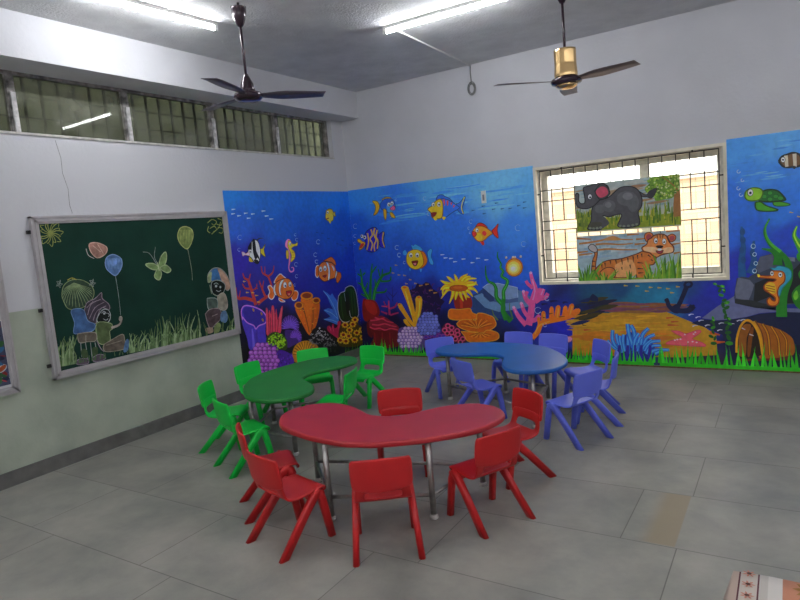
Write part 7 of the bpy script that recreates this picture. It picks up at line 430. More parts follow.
('painted_tree','','P','elephant','3 160 108 56 66 33 4091 1564 -6 105 7 134 -4 89;3 152 104 48 15 9 4093 1832 -54 66 -53 66 -42 20;3 152 104 48 13 7 4088 1788 -53 -24;3 160 108 56 15 9 4091 1862 9 103;1 104 148 44 3837 1981 122 16 160 -2 -1 -136 -53 -16 -16 -80 -71 -16 -100 -5 -12 54 -71 38 -13 47 45 41;5 88 128 32 3833 1840 9 -2 -10 -4;5 72 108 28 3909 1953 -11 0 11 10;5 88 128 32 3916 1772 6 -11 -13 7;5 72 108 28 3961 1971 -1 -16 -5 17;5 88 128 32 3896 1871 10 -5 -14 -6;5 88 128 32 3958 1875 13 -3 -14 -8;5 132 176 48 3803 1855 -13 -3 11 14;5 160 192 72 3811 1840 -11 -8 6 16;5 72 108 28 4054 1907 8 -2 -10 -9;5 132 176 48 4105 1931 -6 -6 1 12;5 88 128 32 4031 1953 -1 -8 -8 10;5 132 176 48 4106 1978 10 -4 -12 -5;5 184 192 96 4012 1906 -11 -1 10 9;5 196 204 144 3901 1881 7 -8 -13 2;5 196 204 144 3911 1836 -8 -7 3 14;5 196 204 144 4026 1837 -3 -9 -5 13;5 132 176 48 3878 1960 2 -13 -13 13;5 72 108 28 3937 1892 9 -2 -11 -6;5 160 192 72 4029 1798 -2 -15 -6 16;5 184 192 96 4045 1979 -10 -9 6 14;5 72 108 28 3952 1901 0 -12 -9 13;5 88 128 32 3815 1870 -14 -4 12 11;5 88 128 32 4050 1805 10 -5 -13 -3;5 160 192 72 3834 1957 2 -13 -9 12;5 196 204 144 4114 1939 7 -14 -13 10;5 160 192 72 3936 1762 5 -11 -14 8;5 132 176 48 3977 1940 -9 -2 7 9;5 160 192 72 3879 1950 4 -9 -14 4;5 72 108 28 3898 1949 9 -1 -10 -9;5 88 128 32 4000 1784 -12 -7 8 17;5 88 128 32 3823 1949 7 -7 -13 1;5 132 176 48 3861 1848 -2 -12 -5 14;5 72 108 28 3924 1853 4 -8 -14 3;5 184 192 96 4013 1963 -10 -7 4 16;5 72 108 28 3872 1815 -12 -3 10 9;5 160 192 72 3911 1959 -3 -7 -6 12;5 184 192 96 3980 1989 -11 -8 6 15;5 88 128 32 3956 1967 6 -9 -15 2;5 184 192 96 4069 1934 4 -11 -11 8;5 184 192 96 3800 1875 12 -1 -12 -8;5 88 128 32 3823 1935 -14 -5 12 11;5 160 192 72 3851 1805 10 -1 -10 -7;5 132 176 48 3870 1922 5 -16 -10 14;5 184 192 96 3829 1818 10 -2 -10 -7;5 196 204 144 3946 1888 -12 -3 10 9;5 132 176 48 3831 1990 9 -2 -11 -8;5 132 176 48 3863 1824 -5 -6 -3 15;5 72 108 28 3903 1890 -10 -1 9 9;5 196 204 144 4069 1806 -5 -15 -2 18;5 196 204 144 3940 1866 -11 -2 9 12;5 132 176 48 3894 1843 -9 -2 7 9;5 72 108 28 3939 1900 9 -14 -16 9;5 88 128 32 3906 1811 -10 -1 9 7;5 184 192 96 4029 1838 -13 -7 9 15;5 132 176 48 4089 1823 -12 0 11 9;5 196 204 144 4005 1875 -13 -4 11 11;5 196 204 144 3967 1806 4 -8 -13 3;5 184 192 96 4071 1965 11 -8 -15 1;5 72 108 28 4067 1803 -14 1 14 7;5 88 128 32 4093 1823 7 -10 -14 5;5 196 204 144 4005 1785 5 -8 -11 4;5 196 204 144 3985 1761 -4 -9 -2 13;5 72 108 28 3984 1868 9 -8 -13 2;5 160 192 72 3855 1888 -2 -8 -8 12;5 196 204 144 3872 1825 -2 -12 -3 13;5 72 108 28 4016 1909 -9 -3 6 10;5 88 128 32 4057 1839 3 -12 -12 10;5 132 176 48 3947 1896 -6 -15 -3 19;5 160 192 72 4108 1912 -10 0 10 6;5 132 176 48 4052 1883 -8 -7 1 16;5 132 176 48 4014 1776 12 -10 -19 0;5 184 192 96 4087 1894 -8 -11 -1 18;5 196 204 144 3912 1873 -9 -13 3 18;5 160 192 72 3893 1964 -7 -13 2 16;5 72 108 28 3956 1948 -11 -10 4 19;5 184 192 96 3964 1786 -13 -6 10 13;5 88 128 32 4040 1888 -9 -3 7 9;5 160 192 72 4010 1899 -6 -7 -2 14;5 184 192 96 4003 1828 8 -3 -10 -5;5 72 108 28 4111 1898 10 -10 -14 4;5 196 204 144 4028 1780 10 -10 -16 3;5 160 192 72 3869 1784 -8 -8 2 16;5 72 108 28 4112 1950 -14 -4 12 10;5 72 108 28 3927 1784 6 -11 -16 5;5 88 128 32 3910 1812 -8 -4 2 15;5 184 192 96 3947 1806 -5 -8 -1 12;5 184 192 96 3983 1795 7 -2 -8 -9;5 132 176 48 3978 1870 11 -5 -14 -2;5 160 192 72 3924 1896 3 -10 -13 8;5 196 204 144 3823 1948 -8 -3 4 12;5 196 204 144 3987 1905 -5 -13 -3 18;5 132 176 48 3902 1899 12 -10 -16 6;5 88 128 32 3867 1804 10 -4 -13 -5;5 132 176 48 3924 1872 12 -10 -18 2;5 88 128 32 4048 1881 8 -2 -9 -4;5 88 128 32 4026 1818 -5 -7 0 12;5 196 204 144 3821 1888 -4 -7 -3 11;5 132 176 48 3883 1778 8 -13 -14 9;5 72 108 28 4005 1951 -6 -4 2 9;5 160 192 72 4063 1844 3 -14 -11 13;5 88 128 32 3809 1992 3 -12 -10 10;5 72 108 28 4067 1826 -13 -4 11 11;5 88 128 32 4103 1912 -10 -2 7 13;5 184 192 96 4112 1972 2 -9 -8 8;5 184 192 96 4038 1965 5 -6 -12 -2;5 196 204 144 4100 1861 -10 -2 9 9;5 72 108 28 4053 1895 4 -7 -13 1;5 132 176 48 3822 1947 -6 -14 -3 19;5 184 192 96 3953 1996 8 -11 -14 6;5 88 128 32 3847 1870 -10 -8 7 13;5 184 192 96 3891 1813 -5 -7 0 12;5 132 176 48 3864 1836 -4 -10 -6 15;5 160 192 72 4097 1848 -2 -14 -5 15;5 196 204 144 3984 1876 -8 -10 2 15;5 196 204 144 4101 1941 12 -1 -13 -10;5 72 108 28 3915 1822 -1 -15 -9 16;5 184 192 96 3895 1901 -9 -11 4 16;5 132 176 48 3989 1804 -3 -7 -8 12;5 132 176 48 3881 1887 -4 -16 -4 19;5 132 176 48 3993 1870 9 -9 -16 2;5 72 108 28 3942 1994 9 -14 -17 8;5 184 192 96 4032 1977 4 -11 -13 9;5 184 192 96 3852 2009 -10 -5 7 11;5 132 176 48 4014 1827 -6 -12 0 16;5 160 192 72 3997 1833 -9 -4 6 10;5 132 176 48 3889 1921 -9 0 9 10;5 132 176 48 3811 1950 -2 -8 -8 12;5 132 176 48 3818 1851 2 -11 -7 11;5 196 204 144 4104 1839 -8 -7 4 13;5 132 176 48 3832 1993 -5 -7 1 11;5 132 176 48 3895 1802 5 -10 -15 5;5 88 128 32 3947 1778 -9 -5 4 15;5 132 176 48 3912 1860 14 -6 -16 -1;5 132 176 48 4065 1896 -3 -15 -3 16;5 72 108 28 3997 1860 7 -3 -9 -3;5 196 204 144 3877 1926 -4 -9 -2 12;5 132 176 48 4061 1840 10 -9 -16 1;5 88 128 32 4002 1910 2 -8 -12 6;5 184 192 96 4096 1968 -2 -16 -5 18;5 72 108 28 3905 1856 -14 -5 10 16;5 196 204 144 4026 1940 6 -8 -14 0;5 196 204 144 3939 1818 14 -7 -17 -1;5 196 204 144 4107 1851 8 -3 -10 -7;5 132 176 48 3816 1857 -15 -4 13 11;5 88 128 32 3856 1895 -16 1 16 7;5 196 204 144 3988 1862 -10 -2 8 10;5 72 108 28 3824 1906 -6 -5 1 13;5 184 192 96 4066 1854 6 -10 -14 4;5 132 176 48 3886 1801 3 -16 -9 15;5 72 108 28 4031 1948 -5 -11 -2 14;5 88 128 32 4025 1975 -2 -8 -8 11;3 152 104 48 9 4 4066 1865 -67 67 -55 44'),
('painted_elephant','','P','elephant','1 76 76 80 3694 1876 50 -37 36 -26 26 5 62 46 26 -10 -28 -58 -30 -24 -36 16 -50 8 -36 24;3 32 32 32 6 6 3694 1876 50 -37 36 -26 26 5 62 46 26 -10 -28 -58 -30 -24 -36 16 -50 8 -36 24 -20 56;1 56 56 60 3807 1833 40 26 43 3 -9 -45 -38 -44 -38 22;1 76 76 80 3325 1804 94 22 112 83 105 4 73 -39 38 -81 -4 -92 -36 -58 11 -94 -17 -45 -113 -15 -91 23 18 53 26 61 -38 11 -93 -18 -62 16 -11 -55 -12 -87 -135 5 -3 37 32 55 23 142;3 32 32 32 8 8 3325 1804 94 22 112 83 105 4 73 -39 38 -81 -4 -92 -36 -58 11 -94 -17 -45 -113 -15 -91 23 18 53 26 61 -38 11 -93 -18 -62 16 -11 -55 -12 -87 -135 5 -3 37 32 55 23 142 83 72;1 76 76 80 3316 1630 39 -4 55 -68 -36 -37 -72 -22;1 76 76 80 3160 1957 46 6 48 8 32 15 39 -7 85 -33 14 -88 -52 -43 -47 -11 -42 -35 -41 -29 -65 -15 -64 11 -39 36 -11 91 18 38 23 -18 -6 -64 26 -35 41 12 -4 89 -8 49;3 32 32 32 8 8 3160 1957 46 6 48 8 32 15 39 -7 85 -33 14 -88 -52 -43 -47 -11 -42 -35 -41 -29 -65 -15 -64 11 -39 36 -11 91 18 38 23 -18 -6 -64 26 -35 41 12 -4 89 -8 49 7 23;1 60 60 64 3274 1905 59 65 47 -1 54 -97 -46 -50 -71 -9;3 32 32 32 6 6 3274 1905 59 65 47 -1 54 -97 -46 -50 -71 -9 -43 92;1 184 64 88 3285 1896 54 46 54 -15 22 -56 -34 -33 -58 -6;5 92 92 96 3601 1792 104 -10 -107 -67;5 92 92 96 3415 1732 69 -6 -72 -57;5 92 92 96 3659 1740 59 -5 -63 -87;5 92 92 96 3320 1709 55 -5 -57 -42;5 116 116 120 3610 1815 52 -5 -54 -34;5 112 112 116 3408 1746 34 -4 -36 -28;1 72 72 60 3218 1573 111 -8 -19 -55 -111 8;5 120 128 112 3207 1513 16 -1 -17 -12;5 120 128 112 3243 1507 16 -1 -16 -12;5 120 128 112 3281 1507 16 -1 -16 -12;5 120 128 112 3318 1511 16 -1 -16 -12;5 120 128 112 3521 1514 15 -1 -16 -11;5 120 128 112 3558 1508 16 -1 -16 -11;5 120 128 112 3604 1508 15 -1 -16 -11;5 120 128 112 3649 1511 15 -1 -15 -12;5 120 128 112 3687 1517 14 -1 -15 -11;3 32 32 48 5 5 3240 1848 -7 -17 -14 -6 -13 9 -4 18 6 17 14 6 13 -9 5 -18;5 232 232 240 3221 1850 19 -2 -21 -23;5 16 16 16 3223 1842 11 -1 -11 -10'),
('painted_sky','','P','tiger','2 160 184 192 3038 1421 1067 23 -3 -269 -11 -260 -1055 2;3 168 176 184 23 6 3327 1197 42 4 41 3;3 176 196 200 23 7 3045 1250 45 4 44 3;3 192 204 208 22 6 3676 1420 31 4 30 2;3 176 196 200 22 6 3963 1202 72 2 71 1;3 136 168 184 23 7 3095 1245 75 2 74 1;3 136 168 184 22 6 3398 1387 46 4 46 1;3 144 172 192 22 6 3618 1290 69 2 69 1;3 176 196 200 22 6 3767 1317 69 1 69 1;3 144 172 192 21 6 3987 1252 48 4 48 1;3 136 168 184 23 6 3290 1306 51 3 52 2;3 136 168 184 23 7 3129 1293 50 4 48 2;3 192 204 208 23 7 3125 1328 52 4 52 1;3 192 204 208 23 7 3132 1370 36 5 36 2;3 168 176 184 23 6 3278 1388 94 0 93 -1;3 168 176 184 23 7 3198 1381 45 4 45 2;3 136 168 184 23 7 3080 1442 69 2 68 0;3 192 204 208 22 6 3437 1275 82 2 81 0;3 136 168 184 22 6 3741 1345 51 3 51 2;3 176 196 200 23 7 3064 1311 66 2 66 1;3 144 172 192 22 6 3635 1402 49 3 48 1;3 192 204 208 23 7 3217 1371 66 2 65 1;3 144 172 192 23 7 3267 1198 77 3 76 1;3 136 168 184 22 6 3563 1288 36 4 36 3;3 144 172 192 22 6 3684 1232 56 3 55 2;3 144 172 192 23 7 3158 1263 55 3 54 2;3 136 168 184 23 7 3195 1411 72 2 71 0;3 192 204 208 21 6 3989 1303 66 2 66 0;3 136 168 184 23 6 3334 1390 66 2 65 1;3 168 176 184 23 6 3316 1281 81 1 80 1;3 176 196 200 22 6 3709 1307 70 2 70 0;3 168 176 184 22 6 3421 1349 49 4 49 1;3 192 204 208 22 6 3775 1335 50 3 50 1;3 192 204 208 23 7 3114 1216 61 3 60 2;3 168 176 184 22 6 3481 1226 63 3 62 1;3 168 176 184 23 6 3352 1322 33 4 34 3;3 144 172 192 23 7 3204 1206 35 5 36 3;3 136 168 184 22 6 3876 1347 59 2 59 1;3 144 172 192 21 6 3969 1257 29 5 28 3;3 192 204 208 21 6 3886 1388 62 2 61 1;3 136 168 184 23 6 3338 1250 55 3 55 2;3 176 196 200 22 6 3842 1340 50 3 49 1;3 176 196 200 22 6 3662 1317 71 2 69 0;3 144 172 192 22 6 3552 1241 43 4 44 2;3 168 176 184 21 6 3940 1374 73 2 72 -1;3 144 172 192 22 6 3676 1408 79 1 77 -1;3 176 196 200 22 6 3457 1346 60 2 59 1;3 176 196 200 23 7 3078 1421 50 3 50 2;3 176 196 200 22 6 3758 1218 73 2 73 0;3 144 172 192 22 6 3844 1206 68 2 67 1;3 192 204 208 22 6 3832 1264 73 2 73 0;3 136 168 184 23 6 3385 1288 39 4 39 3;3 176 196 200 23 6 3314 1291 49 3 49 2;3 136 168 184 22 6 3692 1302 81 1 80 0;3 136 168 184 22 6 3894 1222 56 4 56 1;3 144 172 192 23 7 3077 1201 74 3 74 2;3 168 176 184 22 6 3825 1440 81 0 80 -1;3 176 196 200 22 6 3890 1362 63 1 62 1;3 136 168 184 23 6 3350 1371 47 3 47 2;3 136 168 184 22 6 3503 1402 52 3 52 1;3 136 168 184 23 6 3296 1229 37 5 37 2;3 176 196 200 22 6 3683 1239 48 4 48 2;3 136 168 184 22 6 3595 1434 35 3 36 3;3 136 168 184 22 6 3892 1260 58 3 58 1;3 176 196 200 22 6 3665 1199 33 4 33 3;3 136 168 184 22 6 3596 1317 55 3 55 1;3 136 168 184 22 6 3370 1383 78 1 76 0;3 192 204 208 22 6 3411 1253 82 2 80 0;3 144 172 192 23 6 3226 1388 63 2 62 1;3 144 172 192 22 6 3384 1349 84 1 82 0;3 192 204 208 22 6 3376 1415 64 2 63 1;3 184 120 56 16 8 3046 1412 162 -19;3 184 120 56 16 8 3076 1352 131 8 128 17 104 28 83 -33 121 -12;3 184 120 56 16 8 3254 1333 111 1 154 -17 122 5;3 184 120 56 17 8 3038 1255 131 9;3 184 120 56 16 8 3218 1270 176 6 123 -15 166 -9;3 184 120 56 17 8 3069 1229 148 8;3 184 120 56 16 8 3656 1309 104 6;3 184 120 56 16 8 3673 1362 89 2;3 184 120 56 15 8 3967 1424 133 -3;3 184 120 56 15 8 4019 1286 81 11;3 184 120 56 16 8 3585 1416 120 -1;3 184 120 56 15 8 4030 1194 70 12;1 192 136 72 3327 1374 112 37 90 -47;3 152 164 176 29 10 3476 1047 92 2;3 176 184 196 29 10 3545 1075 92 2;3 152 164 176 29 10 3661 978 90 3;3 176 184 196 29 10 3565 1120 91 2;3 176 184 196 28 9 3698 1045 89 3;3 168 172 184 29 10 3675 977 89 3;3 168 172 184 29 10 3429 1056 93 3;3 176 184 196 29 10 3435 971 93 3;3 152 164 176 29 10 3598 1105 90 2;3 168 172 184 29 10 3512 1117 92 2;3 152 164 176 28 9 3784 993 88 3;3 152 164 176 29 10 3591 1011 91 3;3 176 184 196 28 9 3732 1093 88 2;3 168 172 184 28 9 3776 1037 88 3;3 176 184 196 28 9 3751 1101 88 2;3 176 184 196 29 10 3546 1036 91 3;3 152 164 176 28 9 3681 1121 89 2;3 168 172 184 29 10 3517 1086 92 2;3 152 164 176 28 9 3758 1096 88 3;3 168 172 184 29 10 3562 999 91 3;3 176 184 196 29 10 3643 1077 90 3;3 176 184 196 29 10 3488 1005 92 3;3 152 164 176 28 9 3724 1140 88 2;3 152 164 176 28 9 3679 1104 89 2;3 152 164 176 28 9 3739 992 89 3;3 168 172 184 29 10 3533 1046 92 3;3 152 164 176 29 10 3429 1044 93 3;3 152 164 176 29 10 3535 1066 92 3;3 176 184 196 29 10 3439 988 93 3;3 168 172 184 29 10 3606 1138 91 3;3 152 164 176 29 10 3418 1120 93 3;3 152 164 176 29 10 3614 1139 90 2;3 176 184 196 28 9 3659 1145 90 2;3 168 172 184 29 10 3410 1070 94 3;3 152 164 176 29 10 3650 970 90 3;3 176 184 196 28 9 3729 1064 88 2;3 152 164 176 29 10 3581 1014 91 3;3 176 184 196 28 9 3743 1077 88 3;3 176 184 196 28 9 3683 1140 89 2;3 152 164 176 29 10 3630 1134 91 2'),
('painted_tiger','','P','tiger','1 208 120 48 3188 992 25 164 27 64 -6 41 33 14 0 -57 -21 -97 1 -82 36 -83 -81 -1;3 92 36 16 7 7 3188 992 25 164 27 64 -6 41 33 14 0 -57 -21 -97 1 -82 36 -83 -81 -1 -14 37;1 184 176 176 3175 1313 39 26 46 -31 9 -49 -36 -9 -47 30;3 64 64 64 7 7 3175 1313 39 26 46 -31 9 -49 -36 -9 -47 30 -11 33;1 208 120 48 3231 1048 76 79 81 29 125 10 153 40 76 27 102 -13 20 -56 -24 -69 -45 -14 -9 -46 -41 -101 0 -11 -83 2 -4 67 -92 -21 5 -43 -147 4 -172 50;3 92 36 16 8 8 3231 1048 76 79 81 29 125 10 153 40 76 27 102 -13 20 -56 -24 -69 -45 -14 -9 -46 -41 -101 0 -11 -83 2 -4 67 -92 -21 5 -43 -147 4 -172 50 -21 66;1 232 168 104 3464 1112 140 41 43 -49 11 -112 -92 -21 -108 4 -12 89;1 216 128 56 3286 1021 67 55 78 -11 20 -66 -41 -47 -80 -6;3 92 36 16 7 7 3286 1021 67 55 78 -11 20 -66 -41 -47 -80 -6 -44 75;1 224 152 80 3418 965 140 -2 13 -32 -147 1;3 92 36 16 5 5 3418 965 140 -2 13 -32 -147 1 -6 33;1 224 152 80 3664 960 82 -3 -1 -34 -83 2;3 92 36 16 5 5 3664 960 82 -3 -1 -34 -83 2 2 35;1 216 120 48 3679 1150 76 27 58 -10 -18 -86 -16 -46 -33 -78 -67 3 -11 95;3 56 28 16 11 3 3343 1133 4 -49;3 56 28 16 11 3 3400 1150 5 -39;3 56 28 16 11 3 3458 1157 6 -48;3 56 28 16 11 3 3520 1160 5 -59;3 56 28 16 11 3 3582 1173 2 -51;3 56 28 16 11 3 3636 1187 4 -67;3 56 28 16 11 3 3681 1197 1 -40;3 56 28 16 11 3 3723 1210 2 -39;3 56 28 16 11 3 3601 1098 6 -40;3 56 28 16 11 3 3516 1077 4 -32;3 56 28 16 11 3 3310 1115 1 -45;3 56 28 16 11 3 3678 1118 59 -10;3 56 28 16 11 3 3675 1055 60 -6;3 56 28 16 11 3 3681 1007 52 1;3 56 28 16 11 3 3209 1156 38 -10;3 56 28 16 12 3 3202 1099 43 -2;3 56 28 16 12 3 3207 1041 40 6;3 56 28 16 11 3 3785 1192 28 -25;3 56 28 16 11 3 3812 1143 21 -16;1 216 120 56 3755 1380 16 38 45 5 27 -33 -16 -45 -52 -13;3 92 36 16 6 6 3755 1380 16 38 45 5 27 -33 -16 -45 -52 -13 -20 48;1 176 72 80 3774 1382 19 24 29 -8 1 -35 -40 -12;1 216 120 56 3979 1373 43 20 34 -25 -8 -38 -43 -15;3 92 36 16 6 6 3979 1373 43 20 34 -25 -8 -38 -43 -15 -26 58;1 176 72 80 4000 1364 29 13 17 -19 -12 -27 -31 -1;1 224 140 72 3820 1361 31 28 58 12 56 -19 26 -63 41 -56 -5 -53 -54 -13 -58 -12 -44 -21 -36 17 -35 33 -58 19 -13 40 45 28 17 46;3 92 36 16 8 8 3820 1361 31 28 58 12 56 -19 26 -63 41 -56 -5 -53 -54 -13 -58 -12 -44 -21 -36 17 -35 33 -58 19 -13 40 45 28 17 46 29 14;1 236 192 144 3744 1272 73 3 43 -10 43 -26 58 20 57 -3 5 -43 -64 -12 -57 15 -58 -4 -87 25;1 32 20 20 3864 1280 41 6 31 -13 -18 -19 -36 4;1 168 56 72 3862 1234 40 -10 32 9 -18 -30 -36 2;3 64 16 16 5 5 3862 1234 40 -10 32 9 -18 -30 -36 2 -18 29;1 240 240 240 3882 1252 36 -3 -8 -18 -25 2;3 56 28 16 8 3 3909 1398 1 -43;3 56 28 16 8 3 3880 1390 6 -31;3 56 28 16 8 3 3937 1390 -4 -34;3 56 28 16 8 3 3910 1431 6 -23;3 32 32 48 5 5 3883 1333 -6 -19 -12 -7 -12 9 -4 19 5 20 13 7 12 -9 4 -20;5 232 232 240 3866 1334 17 -1 -18 -26;5 16 16 16 3869 1328 9 -1 -10 -9;3 32 32 48 5 5 3963 1320 -6 -19 -12 -7 -12 9 -4 20 6 19 12 7 12 -9 4 -20;5 232 232 240 3946 1322 17 -2 -18 -26;5 16 16 16 3946 1315 9 0 -10 -10'),
('painted_grass_tufts','','P','tiger','2 136 160 40 3036 980 247 -24 816 5 3 -49 -1067 -2;3 60 116 24 20 2 3115 936 -6 66 -16 58;3 76 140 28 20 2 3185 934 28 69 46 60;3 112 168 40 20 2 3197 934 35 72 56 63;3 92 156 36 20 2 3166 935 19 71 30 63;3 76 140 28 20 2 3150 935 12 95 16 85;3 60 116 24 20 2 3141 935 8 96 8 86;3 76 140 28 20 2 3154 935 15 107 20 98;3 92 156 36 20 2 3151 935 12 87 18 78;3 160 184 56 20 2 3089 937 -19 89 -37 82;3 76 140 28 20 2 3175 934 23 73 37 63;3 60 116 24 20 2 3129 936 0 80 -3 73;3 112 168 40 20 2 3212 933 43 114 71 103;3 112 168 40 20 2 3172 935 21 64 34 55;3 76 140 28 20 2 3070 937 -30 65 -55 58;3 92 156 36 20 2 3090 937 -18 112 -35 105;3 112 168 40 20 2 3126 936 -2 64 -7 56;3 92 156 36 20 2 3392 928 34 59 56 50;3 60 116 24 20 2 3287 931 -19 40 -36 33;3 60 116 24 20 2 3305 931 -11 42 -20 35;3 112 168 40 20 2 3385 928 31 70 51 59;3 92 156 36 20 2 3380 928 28 65 46 56;3 92 156 36 20 2 3311 930 -7 53 -14 45;3 160 184 56 20 2 3374 929 25 57 41 48;3 76 140 28 20 2 3331 930 4 55 3 48;3 160 184 56 20 2 3310 930 -7 38 -16 29;3 112 168 40 20 2 3369 929 21 39 36 30;3 60 116 24 20 2 3346 929 10 41 15 33;3 112 168 40 20 2 3276 931 -23 71 -45 63;3 160 184 56 20 2 3324 930 0 57 -3 49;3 76 140 28 20 2 3279 931 -22 67 -42 60;3 160 184 56 19 2 3578 920 -6 61 -12 54;3 92 156 36 19 2 3601 919 6 56 8 47;3 112 168 40 19 2 3601 919 5 37 8 29;3 160 184 56 19 2 3577 920 -6 58 -12 50;3 60 116 24 19 2 3591 919 2 66 0 58;3 112 168 40 19 2 3619 918 15 42 24 33;3 76 140 28 19 2 3601 919 6 42 8 34;3 60 116 24 19 2 3594 919 3 54 2 45;3 112 168 40 19 2 3860 922 18 103 27 93;3 160 184 56 19 2 3795 924 -15 107 -30 100;3 92 156 36 19 2 3893 921 33 65 53 56;3 60 116 24 19 2 3883 922 28 66 45 58;3 76 140 28 19 2 3809 924 -9 72 -19 64;3 92 156 36 19 2 3803 924 -12 72 -23 64;3 92 156 36 19 2 3877 922 25 83 41 73;3 160 184 56 19 2 3894 921 33 106 56 96;3 112 168 40 19 2 3840 923 6 73 8 64;3 112 168 40 19 2 3865 922 18 77 30 68;3 112 168 40 19 2 3813 924 -6 95 -14 87;3 76 140 28 19 2 3812 924 -7 93 -15 85;3 160 184 56 19 2 3799 924 -13 108 -27 100;3 112 168 40 19 2 3899 921 35 60 58 51;3 112 168 40 19 2 3783 925 -22 90 -42 84;3 60 116 24 19 2 3882 922 28 94 46 85;3 112 168 40 19 2 3927 936 -6 122 -16 114;3 112 168 40 19 2 3984 934 21 133 34 123;3 60 116 24 19 2 3897 937 -21 126 -42 120;3 160 184 56 19 2 3930 936 -6 78 -15 72;3 112 168 40 19 2 4001 934 28 99 47 91;3 112 168 40 19 2 3965 935 11 83 16 75;3 92 156 36 19 2 4001 934 29 89 48 80;3 160 184 56 19 2 3969 935 13 110 20 101;3 60 116 24 19 2 3943 935 1 119 -2 109;3 160 184 56 19 2 3931 936 -6 78 -14 70;3 60 116 24 19 2 3946 935 3 126 1 118;3 112 168 40 19 2 3937 936 -3 113 -8 106;3 92 156 36 19 2 3961 935 9 97 13 88;3 112 168 40 19 2 3898 937 -21 135 -41 128;3 60 116 24 18 2 4070 939 16 159 23 148;3 112 168 40 19 2 4027 941 -7 101 -16 94;3 92 156 36 19 2 4034 940 -4 93 -11 85;3 60 116 24 18 2 4086 939 23 142 36 133;3 76 140 28 18 2 4073 939 17 157 25 147;3 60 116 24 19 2 4036 940 -3 113 -8 105;3 60 116 24 18 2 4066 939 14 145 19 136;3 160 184 56 18 2 4073 939 15 115 23 107;3 60 116 24 18 2 4074 939 17 125 25 116;3 112 168 40 18 2 4068 939 11 86 19 76;3 112 168 40 18 2 4085 939 23 137 35 128;3 160 184 56 18 2 4057 940 8 129 11 121;3 112 168 40 18 2 4075 939 16 100 24 92;3 92 156 36 19 2 4019 941 -10 136 -22 129;3 160 184 56 19 2 3763 917 -4 50 -9 43;3 112 168 40 19 2 3790 917 9 38 15 30;3 76 140 28 19 2 3793 916 11 47 17 37;3 160 184 56 19 2 3802 916 16 49 27 39;3 60 116 24 19 2 3776 917 3 45 4 38;3 92 156 36 19 2 3795 916 12 56 20 47;3 160 184 56 19 2 3754 918 -9 34 -16 26;3 60 116 24 19 2 3777 917 3 48 4 40;3 60 116 24 19 2 3757 918 -7 39 -14 33;3 112 168 40 19 2 3787 917 8 37 12 30'),
('chalk_child','child with grey-green hair and hair ties seen from behind','K','board','1 44 64 48 -4050 1392 26 72 67 38 93 -11 72 -56 15 -64 -34 -59 -71 -44 -81 -10 -58 21 -24 67;3 124 140 96 6 6 -4050 1392 26 72 67 38 93 -11 72 -56 15 -64 -34 -59 -71 -44 -81 -10 -58 21 -24 67 -5 46;3 124 140 100 6 3 -3937 1476 93 -42 42 -22;3 124 140 100 6 3 -3937 1476 100 -57 44 -32;3 124 140 100 6 3 -3937 1476 101 -72 44 -43;3 124 140 100 6 3 -3937 1476 97 -86 41 -54;3 124 140 100 6 3 -3937 1476 88 -100 36 -63;3 124 140 100 6 3 -3937 1476 74 -110 30 -72;3 124 140 100 6 3 -3937 1476 56 -118 22 -78;3 124 140 100 6 3 -3937 1476 35 -123 14 -81;3 124 140 100 6 3 -3937 1476 14 -124 4 -81;3 124 140 100 6 3 -3937 1476 -8 -121 -5 -80;3 124 140 100 6 3 -3937 1476 -28 -115 -14 -76;3 124 140 100 6 3 -3937 1476 -47 -105 -20 -71;3 124 140 100 6 3 -3937 1476 -61 -93 -26 -63;3 124 140 100 6 3 -3937 1476 -72 -80 -29 -54;3 124 140 100 6 3 -3937 1476 -77 -65 -31 -44;3 124 140 100 6 3 -3937 1476 -77 -51 -31 -33;3 124 140 100 6 3 -3937 1476 -73 -37 -28 -24;3 124 140 100 6 3 -3937 1476 -63 -24 -24 -15;3 160 152 64 8 5 -3987 1505 40 14 36 -20;3 160 152 64 6 5 -3946 1523 4 -23;3 140 148 144 4 3 -4058 1483 26 -3 -20 -10 -6 13;3 140 148 144 4 3 -4058 1483 3 -31 -11 16 8 15;3 140 148 144 4 3 -4058 1483 -24 -16 12 21 12 -5;3 140 148 144 4 3 -4058 1483 -19 22 19 -4 0 -18;3 140 148 144 4 3 -4058 1483 12 31 -1 -24 -11 -7;3 140 148 144 5 3 -3780 1457 29 -3 -22 -11 -7 14;3 140 148 144 5 3 -3780 1457 4 -33 -13 18 9 15;3 140 148 144 5 3 -3780 1457 -27 -17 14 22 13 -5;3 140 148 144 5 3 -3780 1457 -21 23 21 -4 0 -19;3 140 148 144 5 3 -3780 1457 13 32 -1 -24 -12 -8;1 60 92 140 -3994 1255 101 -8 25 -98 59 -42 -24 -51 -81 0 -86 8 18 89;3 108 140 184 5 5 -3994 1255 101 -8 25 -98 59 -42 -24 -51 -81 0 -86 8 18 89 -12 102;1 92 82 72 -3970 1055 150 -17 -2 -71 -73 6 -71 7;3 140 132 120 6 6 -3970 1055 150 -17 -2 -71 -73 6 -71 7 -4 75;3 140 132 120 5 5 -3902 1030 -8 -53;3 140 144 144 6 6 -3955 978 -9 -123;3 140 144 144 6 6 -3915 970 1 -142;3 140 144 144 6 6 -3872 961 -5 -141;3 140 144 144 6 6 -3832 953 2 -96;1 60 80 48 -3959 916 46 -9 2 -64 -48 3;1 60 80 48 -3863 912 48 -10 -20 -76 -31 15;1 88 76 88 -4029 823 43 21 69 -15 -2 -39 -74 6;3 140 128 144 5 5 -4029 823 43 21 69 -15 -2 -39 -74 6 -36 27;1 88 76 88 -3876 827 60 19 51 -20 1 -32 -77 -7 -31 15;3 140 128 144 5 5 -3876 827 60 19 51 -20 1 -32 -77 -7 -31 15 -4 25'),
